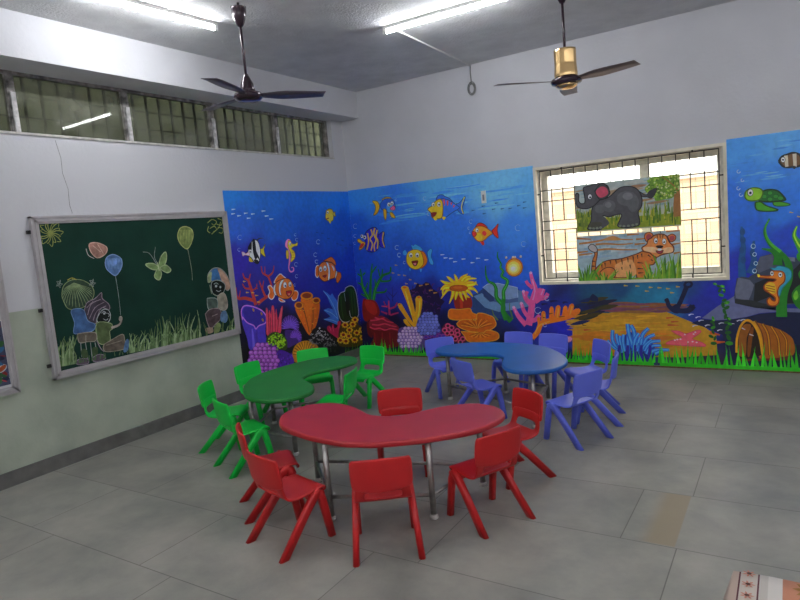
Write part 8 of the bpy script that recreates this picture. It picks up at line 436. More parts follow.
('chalk_child','seated child with mauve hair reaching for the balloon string','K','board','1 60 52 64 -3890 1215 36 80 78 28 65 42 0 -51 51 -56 -2 -48 -61 26 -40 -42 -37 -81 -56 10 -29 44;3 140 124 136 6 6 -3890 1215 36 80 78 28 65 42 0 -51 51 -56 -2 -48 -61 26 -40 -42 -37 -81 -56 10 -29 44 -5 48;3 140 124 136 6 5 -3861 1195 46 87 87 26;3 140 124 136 6 5 -3850 1162 62 84 89 34;3 140 124 136 6 5 -3820 1141 44 72 89 33;3 140 124 136 6 5 -3860 1257 64 45;1 12 20 16 -3765 1179 48 40 49 -16 8 -58 -32 -43 -67 4 -29 29;3 168 176 176 6 6 -3765 1179 48 40 49 -16 8 -58 -32 -43 -67 4 -29 29 23 44;3 156 164 164 6 5 -3738 1190 27 12 17 -22;3 156 164 164 6 5 -3683 1182 15 -16 -10 -18;3 156 164 164 5 5 -3729 1141 23 -17 22 9;5 156 164 164 -3714 1183 10 -1 -11 -8;1 76 92 56 -3792 1112 124 -22 10 -50 -29 -19 -9 -80 -66 -19 -44 41;3 140 156 112 6 6 -3792 1112 124 -22 10 -50 -29 -19 -9 -80 -66 -19 -44 41 14 149;3 160 148 140 22 13 -3666 1049 72 12 32 35;5 160 148 140 -3568 1113 18 -2 -22 -23;1 92 82 72 -3754 921 91 30 92 23 13 -52 -6 -74 -81 -7 -102 14 -20 36;3 144 136 120 6 6 -3754 921 91 30 92 23 13 -52 -6 -74 -81 -7 -102 14 -20 36 13 30;3 144 136 120 5 5 -3738 909 149 11;1 76 108 152 -3555 904 27 20 9 -35 -25 -70 -42 1;3 140 124 136 8 6 -3814 965 23 -69 28 -38'),
('chalk_balloon','blue balloon on a string','K','board','1 80 112 160 -3639 1616 24 46 63 19 65 -38 5 -58 -31 -54 -46 -35 -43 29 -33 43;3 124 152 200 8 8 -3639 1616 24 46 63 19 65 -38 5 -58 -31 -54 -46 -35 -43 29 -33 43 -4 48;5 108 140 192 -3562 1617 35 -3 -40 -32;3 140 148 152 5 3 -3560 1491 3 -134 -2 -130 -4 -81;3 120 152 200 5 3 -3608 1653 -8 -95;3 120 152 200 5 3 -3594 1652 -8 -95;3 120 152 200 5 3 -3581 1651 -7 -96;3 120 152 200 5 3 -3567 1650 -8 -96;3 120 152 200 5 3 -3553 1649 -8 -96;3 120 152 200 5 3 -3539 1647 -8 -96;3 120 152 200 5 3 -3526 1646 -7 -96;3 120 152 200 5 3 -3512 1645 -7 -97;3 120 152 200 5 3 -3498 1644 -7 -97'),
('chalk_grass','pale green grass strokes along the bottom of the board','K','board','3 108 132 88 17 3 -3273 783 17 33 32 30;3 108 132 88 15 3 -3363 787 25 85 -48 100;3 88 112 72 14 3 -2758 763 15 74 35 71;3 80 104 60 23 3 -2938 770 8 145 14 144;3 80 104 60 17 3 -2669 759 9 66 -21 72;3 88 112 72 19 3 -2905 769 21 107 42 104;3 140 160 120 15 3 -3379 787 8 78 47 70;3 124 148 104 16 3 -3171 779 22 127 64 119;3 108 132 88 22 3 -3405 789 17 28 22 27;3 140 160 120 26 3 -2293 744 29 100 34 98;3 140 160 120 20 3 -3055 775 -2 55 31 49;3 80 104 60 13 3 -3185 780 35 141 3 147;3 124 148 104 19 3 -3306 785 13 74 23 72;3 140 160 120 19 3 -3499 792 5 88 -8 89;3 140 160 120 23 3 -3156 779 10 64 -42 74;3 88 112 72 14 3 -3251 782 0 84 79 69;3 108 132 88 16 3 -4120 817 6 94 -1 96;3 140 160 120 23 3 -2817 765 15 72 53 66;3 140 160 120 25 3 -3025 773 -1 78 87 62;3 88 112 72 17 3 -4172 819 -2 46 -11 48;3 108 132 88 15 3 -3094 776 -1 64 37 56;3 80 104 60 13 3 -3231 782 32 127 -29 139;3 140 160 120 13 3 -2888 768 8 143 52 136;3 108 132 88 22 3 -2960 771 7 43 -51 55;3 124 148 104 19 3 -4166 819 7 74 -5 78;3 88 112 72 19 3 -2963 771 20 139 73 131;3 140 160 120 19 3 -2567 755 23 84 -39 96;3 88 112 72 18 3 -3397 788 25 92 30 91;3 80 104 60 18 3 -3296 784 2 92 0 92;3 108 132 88 17 3 -4066 815 1 34 49 23;3 80 104 60 17 3 -4134 818 14 105 -1 107;3 124 148 104 22 3 -2742 762 12 49 -21 55;3 108 132 88 12 3 -4062 815 17 89 50 83;3 80 104 60 24 3 -3160 779 25 100 46 97;3 80 104 60 21 3 -4155 818 10 125 67 112;3 88 112 72 20 3 -4108 817 11 52 41 46;3 88 112 72 19 3 -3158 779 11 62 6 63;3 140 160 120 20 3 -3145 778 4 70 69 57;3 80 104 60 13 3 -3101 776 22 141 20 140;3 88 112 72 19 3 -3045 774 26 136 17 138;3 108 132 88 15 3 -2808 765 20 71 30 70;3 108 132 88 13 3 -4140 818 17 53 -34 64;3 124 148 104 18 3 -4084 816 20 114 58 107;3 80 104 60 12 3 -4097 816 4 34 -16 37;3 88 112 72 19 3 -3199 780 22 130 -1 134;3 108 132 88 16 3 -3072 775 19 67 -45 79;3 140 160 120 23 3 -3412 789 12 70 56 61;3 140 160 120 14 3 -4050 814 11 122 30 117;3 140 160 120 20 3 -3170 779 -2 73 43 64;3 140 160 120 21 3 -2854 767 15 127 73 118;3 108 132 88 17 3 -4048 814 19 123 65 115;3 80 104 60 20 3 -3466 791 -2 69 44 60;3 80 104 60 23 3 -3068 775 -5 54 -9 54;3 124 148 104 15 3 -3227 781 -1 41 44 31;3 108 132 88 13 3 -4052 814 13 89 -23 97;3 140 160 120 16 3 -3143 778 11 124 28 120;3 140 160 120 17 3 -2754 763 26 146 -9 152;3 124 148 104 19 3 -3503 792 7 80 67 67;3 140 160 120 22 3 -3053 775 21 109 -44 122;3 108 132 88 19 3 -4165 819 13 110 55 101;3 124 148 104 20 3 -4069 815 22 110 38 107;3 88 112 72 18 3 -4140 818 15 61 37 56;3 124 148 104 23 3 -2252 743 36 115 -62 132;3 124 148 104 23 3 -2984 772 5 51 27 46;3 108 132 88 14 3 -3287 784 11 94 -2 97;3 88 112 72 16 3 -4040 814 2 67 -5 68;3 124 148 104 18 3 -2237 742 12 33 -24 41;3 124 148 104 12 3 -4038 814 13 108 19 107;3 140 160 120 15 3 -3128 778 13 118 39 114;3 124 148 104 19 3 -4155 818 7 82 5 82;3 124 148 104 19 3 -3519 793 4 89 37 83;3 88 112 72 24 3 -2954 771 19 55 23 56;3 124 148 104 15 3 -4091 816 13 34 -27 43;3 124 148 104 12 3 -4048 814 12 50 15 50;3 108 132 88 21 3 -3484 792 15 80 17 80;3 140 160 120 21 3 -3484 792 7 43 37 36;3 80 104 60 19 3 -3472 791 15 25 -19 32;3 124 148 104 22 3 -3315 785 0 52 67 38;3 80 104 60 21 3 -2350 747 15 117 -35 125;3 108 132 88 18 3 -4086 816 5 98 21 96;3 88 112 72 13 3 -3450 790 12 66 20 65;3 80 104 60 21 3 -2782 764 28 124 28 125;3 80 104 60 17 3 -3415 789 20 44 53 37;3 80 104 60 22 3 -2840 766 18 68 67 58;3 88 112 72 21 3 -3280 784 17 102 32 101;3 88 112 72 20 3 -3233 782 11 130 25 127;3 108 132 88 26 3 -2270 743 23 109 -33 119;3 140 160 120 24 3 -3249 782 8 64 16 61;3 124 148 104 17 3 -3494 792 11 26 7 27;3 88 112 72 14 3 -4127 817 12 44 10 44;3 124 148 104 12 3 -4115 817 4 41 -15 46;3 88 112 72 21 3 -3315 785 19 60 -18 67;3 88 112 72 20 3 -4121 817 17 40 28 37;3 80 104 60 15 3 -2661 759 10 80 -32 88;3 80 104 60 13 3 -4064 815 14 96 52 89;3 108 132 88 19 3 -4117 817 5 44 -2 46;3 88 112 72 20 3 -2946 770 25 76 56 71;3 140 160 120 24 3 -2270 743 13 121 30 117;3 140 160 120 13 3 -4046 814 19 106 -12 113;3 88 112 72 12 3 -4176 819 7 114 6 113;3 88 112 72 22 3 -3293 784 16 72 -43 83;3 108 132 88 20 3 -2957 771 10 128 -5 130;3 88 112 72 18 3 -2454 751 14 75 25 73;3 80 104 60 13 3 -4129 817 6 99 58 87;3 124 148 104 13 3 -2979 772 15 45 -13 50;3 140 160 120 23 3 -2321 745 14 108 72 99;3 80 104 60 26 3 -2358 747 15 88 71 78;3 80 104 60 11 3 -4142 818 6 56 18 53;3 124 148 104 26 3 -2413 749 23 43 24 42;3 80 104 60 20 3 -4083 816 17 107 -20 114;3 108 132 88 16 3 -3189 780 26 104 43 102;3 88 112 72 13 3 -2893 768 12 98 34 95;3 124 148 104 23 3 -3156 779 21 139 -6 144;3 80 104 60 20 3 -2313 745 9 49 -45 58;3 88 112 72 21 3 -4103 816 21 72 27 71;3 88 112 72 21 3 -3455 791 16 33 45 28;3 80 104 60 14 3 -2941 770 5 70 -42 78;3 88 112 72 16 3 -2828 766 1 61 25 57;3 140 160 120 15 3 -2975 771 15 68 40 64;3 108 132 88 16 3 -4098 816 13 109 46 103;3 140 160 120 19 3 -4124 817 10 101 17 99;3 88 112 72 22 3 -3076 775 20 88 64 81;3 124 148 104 14 3 -3017 773 23 124 21 125;3 88 112 72 17 3 -4080 815 -1 38 39 29;3 140 160 120 25 3 -3034 774 18 48 -27 57;3 88 112 72 19 3 -3008 773 28 105 60 101;3 140 160 120 17 3 -2831 766 13 68 -30 75;3 80 104 60 17 3 -2450 751 20 37 -58 52;3 124 148 104 21 3 -2922 769 16 103 -22 109;3 80 104 60 22 3 -2467 751 18 69 11 70;3 140 160 120 13 3 -4075 815 17 117 23 116;3 88 112 72 12 3 -4111 817 11 111 13 111;3 140 160 120 18 3 -3336 786 10 49 -3 53;3 88 112 72 15 3 -4062 815 1 47 13 44;3 88 112 72 15 3 -4169 819 2 35 49 24;3 88 112 72 13 3 -3454 790 13 83 -27 89;3 124 148 104 19 3 -4105 816 8 79 50 69;3 80 104 60 15 3 -2872 767 7 112 59 102;3 124 148 104 20 3 -4119 817 12 34 10 34;3 108 132 88 13 3 -3146 778 17 112 -3 116;3 80 104 60 13 3 -3024 773 23 106 54 100;3 88 112 72 22 3 -3439 790 -2 43 38 34;3 108 132 88 18 3 -3148 778 31 115 20 117;3 140 160 120 23 3 -2294 744 23 78 58 73;3 80 104 60 18 3 -3122 777 23 116 15 117;3 80 104 60 11 3 -4052 814 6 80 35 74;3 108 132 88 14 3 -4031 813 20 64 -23 74;3 124 148 104 17 3 -4049 814 13 72 -23 79;3 108 132 88 18 3 -4074 815 25 106 2 110;3 124 148 104 14 3 -3431 790 7 85 51 78;3 80 104 72 11 3 -3988 812 3 51;3 80 104 72 11 3 -3808 805 16 54;3 80 104 72 12 3 -3550 794 -4 41;3 80 104 72 11 3 -3875 807 4 56;3 80 104 72 11 3 -3911 809 13 22;3 80 104 72 11 3 -3881 807 11 52;3 80 104 72 11 3 -3857 807 14 31;3 80 104 72 11 3 -3934 810 -2 30;3 80 104 72 11 3 -3855 806 9 29;3 80 104 72 11 3 -3854 806 7 60;3 80 104 72 11 3 -3851 806 11 30;3 80 104 72 12 3 -3595 796 -8 31;3 80 104 72 11 3 -3763 803 7 42;3 80 104 72 11 3 -3771 803 4 49;3 80 104 72 11 3 -3909 809 9 48;3 80 104 72 11 3 -3961 811 13 51;3 80 104 72 12 3 -3532 794 -5 42;3 80 104 72 11 3 -4046 814 -1 40;3 80 104 72 11 3 -3672 799 -1 56;3 80 104 72 11 3 -3629 797 20 51;3 80 104 72 11 3 -4020 813 11 42;3 80 104 72 11 3 -3983 812 12 32;3 80 104 72 11 3 -3631 798 15 36;3 80 104 72 11 3 -4063 815 11 25;3 80 104 72 11 3 -4071 815 12 28;3 80 104 72 11 3 -3990 812 5 49;3 80 104 72 11 3 -4028 813 -1 25;3 80 104 72 11 3 -3992 812 12 44;3 80 104 72 11 3 -3785 804 13 21;3 80 104 72 11 3 -3978 811 8 35'),
('chalk_butterfly','pink chalk butterfly','K','board','1 156 116 104 -3756 1787 74 4 77 -42 -17 -55 -80 -30 -50 54;3 192 160 144 8 8 -3756 1787 74 4 77 -42 -17 -55 -80 -30 -50 54 -4 69;3 168 160 160 8 5 -3791 1749 12 -56 47 -32;3 200 168 152 6 6 -3729 1772 64 -61;3 200 168 152 6 6 -3684 1782 41 -86'),
('chalk_butterfly','pale green chalk butterfly','K','board','1 116 140 88 -3116 1531 42 89 60 41 -5 -77 -53 -66;3 156 172 128 9 9 -3116 1531 42 89 60 41 -5 -77 -53 -66 -44 13;1 116 140 88 -3116 1531 -55 36 -76 -2 51 -47 68 -16;3 156 172 128 9 9 -3116 1531 -55 36 -76 -2 51 -47 68 -16 12 29;1 116 140 88 -3119 1516 -53 -70 47 -39 34 60;3 156 172 128 9 9 -3119 1516 -53 -70 47 -39 34 60 -28 49;1 116 140 88 -3100 1521 67 18 51 -52 -44 -23 -60 34;3 156 172 128 9 9 -3100 1521 67 18 51 -52 -44 -23 -60 34 -14 23;3 156 160 160 6 3 -3119 1562 -25 63 24 90;3 156 160 160 6 3 -3131 1554 -60 106 -66 20;3 184 192 152 9 9 -3124 1572 12 -81'),
('chalk_balloon','yellow-green balloon on a string','K','board','1 108 124 68 -2852 1822 41 57 68 10 63 -32 6 -67 -42 -76 -47 -41 -49 26 -39 57;3 160 168 104 9 9 -2852 1822 41 57 68 10 63 -32 6 -67 -42 -76 -47 -41 -49 26 -39 57 -1 66;3 152 160 96 7 4 -2819 1861 -16 -139;3 152 160 96 7 4 -2801 1861 -16 -140;3 152 160 96 7 4 -2782 1860 -17 -140;3 152 160 96 7 4 -2764 1859 -16 -140;3 152 160 96 7 4 -2745 1858 -16 -140;3 152 160 96 7 4 -2726 1857 -17 -141;3 152 160 96 7 4 -2707 1856 -17 -141;3 152 160 96 7 4 -2689 1855 -16 -141;3 140 144 128 6 4 -2758 1669 10 -108 5 -112 -6 -89'),
('chalk_child','seated child in a striped cap with a book','K','board','1 92 108 140 -2561 1315 12 79 76 57 102 -17 78 -92 14 -109 -51 -29 -63 91 -84 33;3 160 160 152 7 7 -2561 1315 12 79 76 57 102 -17 78 -92 14 -109 -51 -29 -63 91 -84 33 -84 -13;1 176 140 120 -2415 1438 70 -31 62 -102 2 -84 -62 -4 -40 100;1 56 104 160 -2511 1397 46 46 48 -16 15 -96 -111 -3;1 140 148 112 -2561 1315 11 72 52 32 -24 -97;1 12 20 16 -2515 1309 96 12 77 -56 -37 -79 -79 -20 -62 39;3 140 148 144 9 9 -2515 1309 96 12 77 -56 -37 -79 -79 -20 -62 39 5 104;5 152 160 160 -2463 1266 15 -2 -17 -12;5 152 160 160 -2409 1249 12 -1 -14 -12;3 152 160 160 7 7 -2489 1288 31 10 27 -18;3 152 160 160 7 7 -2470 1222 34 -16 31 10;3 140 152 128 9 7 -2542 1289 9 -94;3 140 152 128 9 7 -2513 1193 54 -36;1 140 132 116 -2458 1162 79 24 36 -64 -5 -95 -60 -26 -66 57;3 168 156 140 7 7 -2458 1162 79 24 36 -64 -5 -95 -60 -26 -66 57 16 104;1 76 92 84 -2597 1158 120 -22 -10 -99 -108 5;3 144 160 152 7 7 -2597 1158 120 -22 -10 -99 -108 5 -2 116;1 76 60 64 -2644 1004 63 36 103 -5 39 -41 -28 -79 -81 -44 -50 -38 -32 76;3 140 124 124 9 9 -2644 1004 63 36 103 -5 39 -41 -28 -79 -81 -44 -50 -38 -32 76 -14 95;1 88 120 160 -2441 982 63 14 19 -75 -38 -49 -63 30;1 144 120 104 -2667 857 87 -4 7 -48 -73 -2;1 116 132 80 -2552 848 52 43 39 -36 -40 -64 -54 -1;3 140 124 124 9 7 -2563 967 76 11'),
('chalk_flourish','curly yellow chalk flourish in the top corner','K','board','3 140 148 80 9 7 -2474 1916 64 32 55 -25 -35 -33 -33 17;3 140 148 80 9 7 -2335 1957 57 -25 -23 -46 -58 14;3 140 148 80 9 7 -2454 1858 62 20 24 -36 -47 -20;3 140 148 80 9 7 -2349 1865 67 -15 -16 -46 -44 7;3 140 148 80 9 7 -2439 1800 55 32 50 32 33 57;3 140 148 80 9 7 -2465 1881 -21 -44 31 -25'),
('chalk_flourish','radiating yellow chalk flower in the top corner','K','board','3 140 148 80 7 4 -4068 1891 41 -2 36 -23 -24 -10;3 140 148 80 7 4 -4068 1891 44 -24 30 -43 -32 0;3 140 148 80 7 4 -4068 1891 24 -33 7 -40 -22 9;3 140 148 80 7 4 -4068 1891 11 -53 -12 -50 -21 22;3 140 148 80 7 4 -4068 1891 -7 -45 -26 -33 -8 22;3 140 148 80 7 4 -4068 1891 -28 -51 -46 -27 2 31;3 140 148 80 7 4 -4068 1891 -34 -30 -43 -7 11 22;3 140 148 80 7 4 -4068 1891 -51 -19 -52 10 23 23;3 140 148 80 7 4 -4068 1891 -41 3 -35 22 23 10;3 140 148 80 7 4 -4068 1891 -44 25 -28 41 30 1;3 140 148 80 7 4 -4068 1891 -24 34 -7 39 22 -8;3 140 148 80 7 4 -4068 1891 -12 54 13 49 20 -21;3 140 148 80 7 4 -4068 1891 7 46 25 34 8 -23;3 140 148 80 7 4 -4068 1891 27 52 48 28 -3 -31;3 140 148 80 7 4 -4068 1891 34 31 44 8 -12 -23;3 140 148 80 7 4 -4068 1891 51 20 54 -11 -24 -22'),
]
WATER = {'B':[(0.2,2.22,44,120,200),(1.41,2.19,72,144,212),(2.19,2.03,92,156,216),(2.55,1.88,76,144,212),(0.14,1.72,24,80,176),(1.5,1.62,36,96,188),(2.41,1.61,48,112,200),(0.81,1.99,40,104,192),(0.08,1.18,20,64,168),(0.88,1.21,22,72,172),(1.46,1.19,24,80,184),(2.38,1.15,28,88,188),(0.03,0.77,24,28,144),(0.69,0.89,28,44,152),(1.28,0.75,20,28,128),(1.85,0.93,24,72,176),(2.48,0.85,32,72,184),(-0.02,0.35,6,8,48),(0.64,0.35,8,8,40),(1.39,0.36,8,12,56),(2.06,0.25,8,8,48),(2.57,0.32,20,28,128),(2.65,0.73,24,28,120),(2.83,0.84,16,24,80),(3.27,0.81,20,64,96),(3.69,0.77,24,96,128),(3.93,0.72,28,112,144),(3.49,0.87,16,56,96),(4.08,0.87,20,56,104),(4.26,0.71,24,32,128),(4.43,0.51,24,28,128),(2.87,0.5,24,28,160),(3.16,0.61,16,16,64),(3.27,0.72,20,72,88),(4.44,0.81,24,28,144),(4.57,0.71,32,36,140),(4.56,2.16,60,128,204),(5.04,2.18,76,140,208),(4.8,1.94,52,116,200),(4.63,1.67,36,96,188),(5.04,1.63,40,104,192),(4.58,1.3,32,88,184),(5.03,1.31,28,60,168),(4.62,0.95,28,40,156),(5.03,0.99,26,32,128),(4.6,0.31,12,12,48),(5.02,0.22,12,16,40),(0.9,-0.11,4,8,24),(2.78,-0.02,16,16,32),(4.24,-0.01,48,32,48),(3.48,0.72,28,92,112)],'L':[(-2.17,2.2,28,112,196),(-1.33,2.2,24,96,184),(-0.18,2.2,28,104,192),(-2.16,1.83,32,88,184),(-1.4,1.79,24,80,172),(-0.27,1.68,20,72,168),(-2.13,1.54,40,24,144),(-1.43,1.56,28,48,152),(-0.33,1.28,20,52,160),(-2.12,1.18,36,28,124),(-1.33,1.14,28,28,128),(-0.38,0.95,24,28,136),(-2.04,0.73,12,8,32),(-1.24,0.58,8,8,24),(-0.48,0.37,8,8,24),(-2.16,0.42,4,4,8),(-1.3,0.16,4,4,8)]}
mural = thing('sea_mural', 'underwater sea mural painted round the corner of the left and back walls', 'mural', (0, 0, 0))
def water(w, a0, a1, z0, z1, holes, name='painted_water'):
    an = [(q[0], q[1], rgb3(q[2:], PAINT)) for q in WATER[w]]; st = .04; nx = int((a1 - a0) / st) + 1; nz = int((z1 - z0) / st) + 1
    xs = sorted(set([a0 + (a1 - a0) * i / nx for i in range(nx + 1)] + [h for hh in holes for h in hh[:2]])); zs = sorted(set([z0 + (z1 - z0) * j / nz for j in range(nz + 1)] + [h for hh in holes for h in hh[2:]]))
    def colour(a, z):
        s = 0; r = [0, 0, 0]; wob = .05 * math.sin(a * 7 + z * 3) + .04 * math.sin(a * 17 - z * 9)
        for x, y, c in an:
            d = ((a - x) * .7) ** 2 + ((z + wob - y)) ** 2 + .004; k = 1 / d ** 2.0; s += k
            for i in range(3): r[i] += k * c[i]
        return [q / s for q in r] + [1]
    verts, cols, faces = [], [], []
    for z in zs:
        for a in xs: verts.append(to_wall(w, a, z, .0006)); cols.append(colour(a, z))
    n = len(xs)
    for j in range(len(zs) - 1):
        for i in range(n - 1):
            ca, cz = (xs[i] + xs[i + 1]) / 2, (zs[j] + zs[j + 1]) / 2
            if any(h[0] < ca < h[1] and h[2] < cz < h[3] for h in holes): continue
            faces.append((j * n + i, j * n + i + 1, (j + 1) * n + i + 1, (j + 1) * n + i))
    me = bpy.data.meshes.new(name); me.from_pydata(verts, [], faces); ca = me.color_attributes.new('Col', 'FLOAT_COLOR', 'POINT'); ca.data.foreach_set('color', [q for c in cols for q in c])
    me.materials.append(M_paint); return link(bpy.data.objects.new(name, me), mural)
ZM = 2.2475
water('L', -2.2, -.001, .02, ZM, [])
water('B', .001, 6.4, .02, ZM, [(GX0, GX1, GZ0, ZM + .01)])
depth = {}
rank = {'painted_surface_light': 0, 'painted_sand_bank': 0, 'painted_rock': 1}
board_art, posters_art = [], {'elephant': [], 'tiger': []}
nn = 0
for name, label, w, dst, ops in ART:
    if dst == 'mural':
        nn += 1; art(name, w, ops, .0009 + (.0007 * rank[name] if name in rank else .0014 + .0001 * nn), M_paint, mural, PAINT, label, .000003 if name in rank else .000008, 1.15 if name in rank else 1.3)
    elif dst == 'board': board_art.append((name, label, ops))
    else: posters_art[dst].append((name, ops))
# painted grass along the foot of the mural
rnd = random.Random(12)
def grass(w, a0, a1, name, gap=None, hmin=.12, hmax=.27, cs=('2aa81c', '28a01a', '30b420', '38bc28', '229616'), base='26a018'):
    verts, faces, cols = [], [], []
    def quad(P, c):
        s = len(verts); verts.extend(P); faces.append(tuple(range(s, s + len(P)))); cols.append(rgb(c, PAINT))
    a = a0; k = 0
    while a < a1:
        k += 1; wd = rnd.uniform(.010, .021); h = rnd.uniform(hmin, hmax); ln = rnd.uniform(-.04, .04); c = rnd.choice(cs); d = .0125 + .00001 * k
        if not (gap and gap[0] < a < gap[1]):
            lft = [(a - wd, .05), (a - wd * .8 + ln * .2, h * .4), (a + ln * .6, h * .75), (a + ln, h), (a + ln * .6 + wd * .35, h * .72), (a + wd * .8 + ln * .25, h * .4), (a + wd, .05)]
            quad([to_wall(w, x, z, d) for x, z in lft], c)
        a += rnd.uniform(.024, .048)
    a = a0
    segs = [(a0, a1)] if not gap else [(a0, gap[0]), (gap[1], a1)]
    for p, q in segs: quad([to_wall(w, p, .018, .0122), to_wall(w, q, .018, .0122), to_wall(w, q, .055, .0122), to_wall(w, p, .055, .0122)], base)
    me = bpy.data.meshes.new(name); me.from_pydata(verts, [], faces); ca = me.color_attributes.new('Col', 'FLOAT_COLOR', 'CORNER'); fl = []
    for f_, c in zip(me.polygons, cols): fl += list(c) * f_.loop_total
    ca.data.foreach_set('color', fl); me.materials.append(M_paint); o = link(bpy.data.objects.new(name, me), mural); o['label'] = 'row of bright green grass blades painted along the floor'
grass('L', -.42, -.005, 'painted_grass', None, .1, .26, ('3c7c10', '4c8c18', '2c6c10', '609c20'), '1c4c0c')
grass('B', .005, 3.80, 'painted_grass', None, .13, .25)
grass('B', 3.86, 6.3, 'painted_grass', None, .19, .31)
bm = bmesh.new(); box(bm, .005, 6.3, -.006, 0, 0, .018); obj('painted_border', bm, mat('orange_brown_border', (.22, .12, .06), .8, noise=.5, nscale=30), mural)

# small white bracket on the mural
f = thing('wall_socket', 'small narrow white wall socket on the pale top of the mural', 'socket', (1.985, -.0015, 1.90))
bm = bmesh.new(); box(bm, -.028, .028, -.018, 0, 0, .145); obj('socket_plate', bm, M_white, f)
bm = bmesh.new(); box(bm, -.012, .012, -.021, -.018, .03, .10); obj('socket_slot', bm, mat('grey_slot', (.25, .26, .3), .6), f)

# ---------------- animal posters tied to the window grille ----------------
M_paper = mat('painted_paper', (.55, .58, .45), .7)
def poster(name, key, label, x0, x1, z0, z1):
    p = thing(name, label, 'poster', ((x0 + x1) / 2, 0, z0)); bm = bmesh.new(); box(bm, x0, x1, -.0035, .004, z0, z1)
    o = obj('paper_sheet', bm, M_paper); o.parent = p; o.matrix_parent_inverse = Matrix.Translation(p.location).inverted()
    for i, (n, ops) in enumerate(posters_art[key]):
        a = art(n, 'P', ops, .0038 + .0012 * i, M_poster, p, 1.2, None, .000005, 1.4, (x0 + .002, x1 - .002, z0 + .002, z1 - .002)); a.matrix_parent_inverse = Matrix.Translation(p.location).inverted()
poster('elephant_poster', 'elephant', 'painted picture of a grey elephant under a tree, upper poster on the window', 3.063, 4.112, 1.47, 1.987)
poster('tiger_poster', 'tiger', 'painted picture of a smiling orange tiger in grass, lower poster on the window', 3.050, 4.100, .905, 1.432)

# ---------------- chalkboard ----------------
b = thing('chalkboard', 'dark green chalkboard with chalk drawings on the left wall', 'blackboard', (0, 0, 0))
y0, y1, z0, z1, t = -4.212, -2.214, .722, 2.03, .06
bm = bmesh.new(); box(bm, .004, .0290, y0 + .03, y1 - .03, z0 + .03, z1 - .03); obj('board_surface', bm, mat('dark_green_board', (.008, .042, .028), .75, spec=.2, noise=.25, nscale=3), b)
bm = bmesh.new()
for i in range(4):
    k = i * .015; h = (.045, .038, .045, .038)[i]; ring(bm, .0, .0, 0, 0, .0, 0, 0) if False else None
    for (a, c, d, e) in ((y0 + k, y0 + k + .015, z0 + k, z1 - k), (y1 - k - .015, y1 - k, z0 + k, z1 - k), (y0 + k, y1 - k, z1 - k - .015, z1 - k), (y0 + k, y1 - k, z0 + k, z0 + k + .015)): box(bm, .003, h, a, c, d, e)
obj('board_frame', bm, M_alu, b)
for z in (1.91, 1.29, .84):
    bm = bmesh.new(); box(bm, .001, .02, y0 - .028, y0 + .004, z - .014, z + .014); obj('wall_bracket', bm, M_bar, b)
for i, (n, lab, ops) in enumerate(board_art): art(n, 'K', ops, .0298 + .00015 * i, M_chalk, b, 1.25, lab, .00001)
# framed picture display cut by the left edge of the view
b = thing('picture_board', 'pale framed board of colourful pictures at the far left of the wall', 'notice board', (0, 0, 0))
y0, y1, z0, z1 = -5.75, -4.475, .70, 2.0
bm = bmesh.new(); box(bm, .004, .03, y0 + .03, y1 - .03, z0 + .03, z1 - .03); obj('backing_sheet', bm, mat('white_sheet', (.7, .7, .72), .6), b)
bm = bmesh.new()
for i in range(4):
    k = i * .014; h = (.042, .036, .042, .036)[i]
    for (a, c, d, e) in ((y0 + k, y0 + k + .014, z0 + k, z1 - k), (y1 - k - .014, y1 - k, z0 + k, z1 - k), (y0 + k, y1 - k, z1 - k - .014, z1 - k), (y0 + k, y1 - k, z0 + k, z0 + k + .014)): box(bm, .003, h, a, c, d, e)
obj('board_frame', bm, M_alu, b)
rn = random.Random(3); ops = []
for i in range(160):
    cx, cz = rn.randint(-4960, -4560), rn.randint(800, 1240); c = rn.choice([(140, 28, 28), (28, 60, 140), (200, 200, 200), (32, 48, 32), (176, 80, 28), (44, 108, 156), (16, 32, 64), (160, 40, 56), (40, 92, 40), (208, 192, 176)])
    ops.append('5 %d %d %d %d %d %d %d %d %d' % (*c, cx, cz, rn.randint(14, 34), rn.randint(-8, 8), -rn.randint(14, 34), rn.randint(8, 30)))
bm = bmesh.new(); box(bm, .03, .0312, -5.70, -4.535, .775, 1.26); obj('printed_picture', bm, mat('dark_print', (.05, .06, .12), .5), b)
art('printed_figures', 'K', ';'.join(ops), .0314, M_poster, b, 1.0, 'colourful crowd of printed figures', .000004)

# ---------------- kidney tables ----------------
half = [(0, .085), (.12, .115), (.23, .215), (.36, .325), (.54, .385), (.70, .315), (.785, .15), (.74, -.03), (.63, -.175), (.39, -.325), (.13, -.42), (0, -.43)]
OUT = [(x * .965, y * .955) for x, y in catmull(half + [(-x, y) for x, y in half[1:-1]][::-1], 6)]
def kidney_top():
    bm = bmesh.new(); n = len(OUT); nor = []
    for i in range(n):
        a, b = OUT[i - 1], OUT[(i + 1) % n]; tx, ty = b[0] - a[0], b[1] - a[1]; k = math.hypot(tx, ty); nor.append((-ty / k, tx / k))
    s = 1
    area = sum(OUT[i][0] * OUT[(i + 1) % n][1] - OUT[(i + 1) % n][0] * OUT[i][1] for i in range(n))
    if area < 0: s = -1
    rings = []
    for ins, z in ((.03, .466), (.008, .466), (.002, .470), (0, .476), (0, .490), (.003, .496), (.009, .4995), (.018, .5), (.034, .4995)):
        rings.append([bm.verts.new((OUT[i][0] + nor[i][0] * ins * s, OUT[i][1] + nor[i][1] * ins * s, z)) for i in range(n)])
    for a, b in zip(rings, rings[1:]):
        for i in range(n): bm.faces.new((a[i], a[(i + 1) % n], b[(i + 1) % n], b[i]))
    bm.faces.new(rings[0][::-1]); bm.faces.new(rings[-1]); return bm
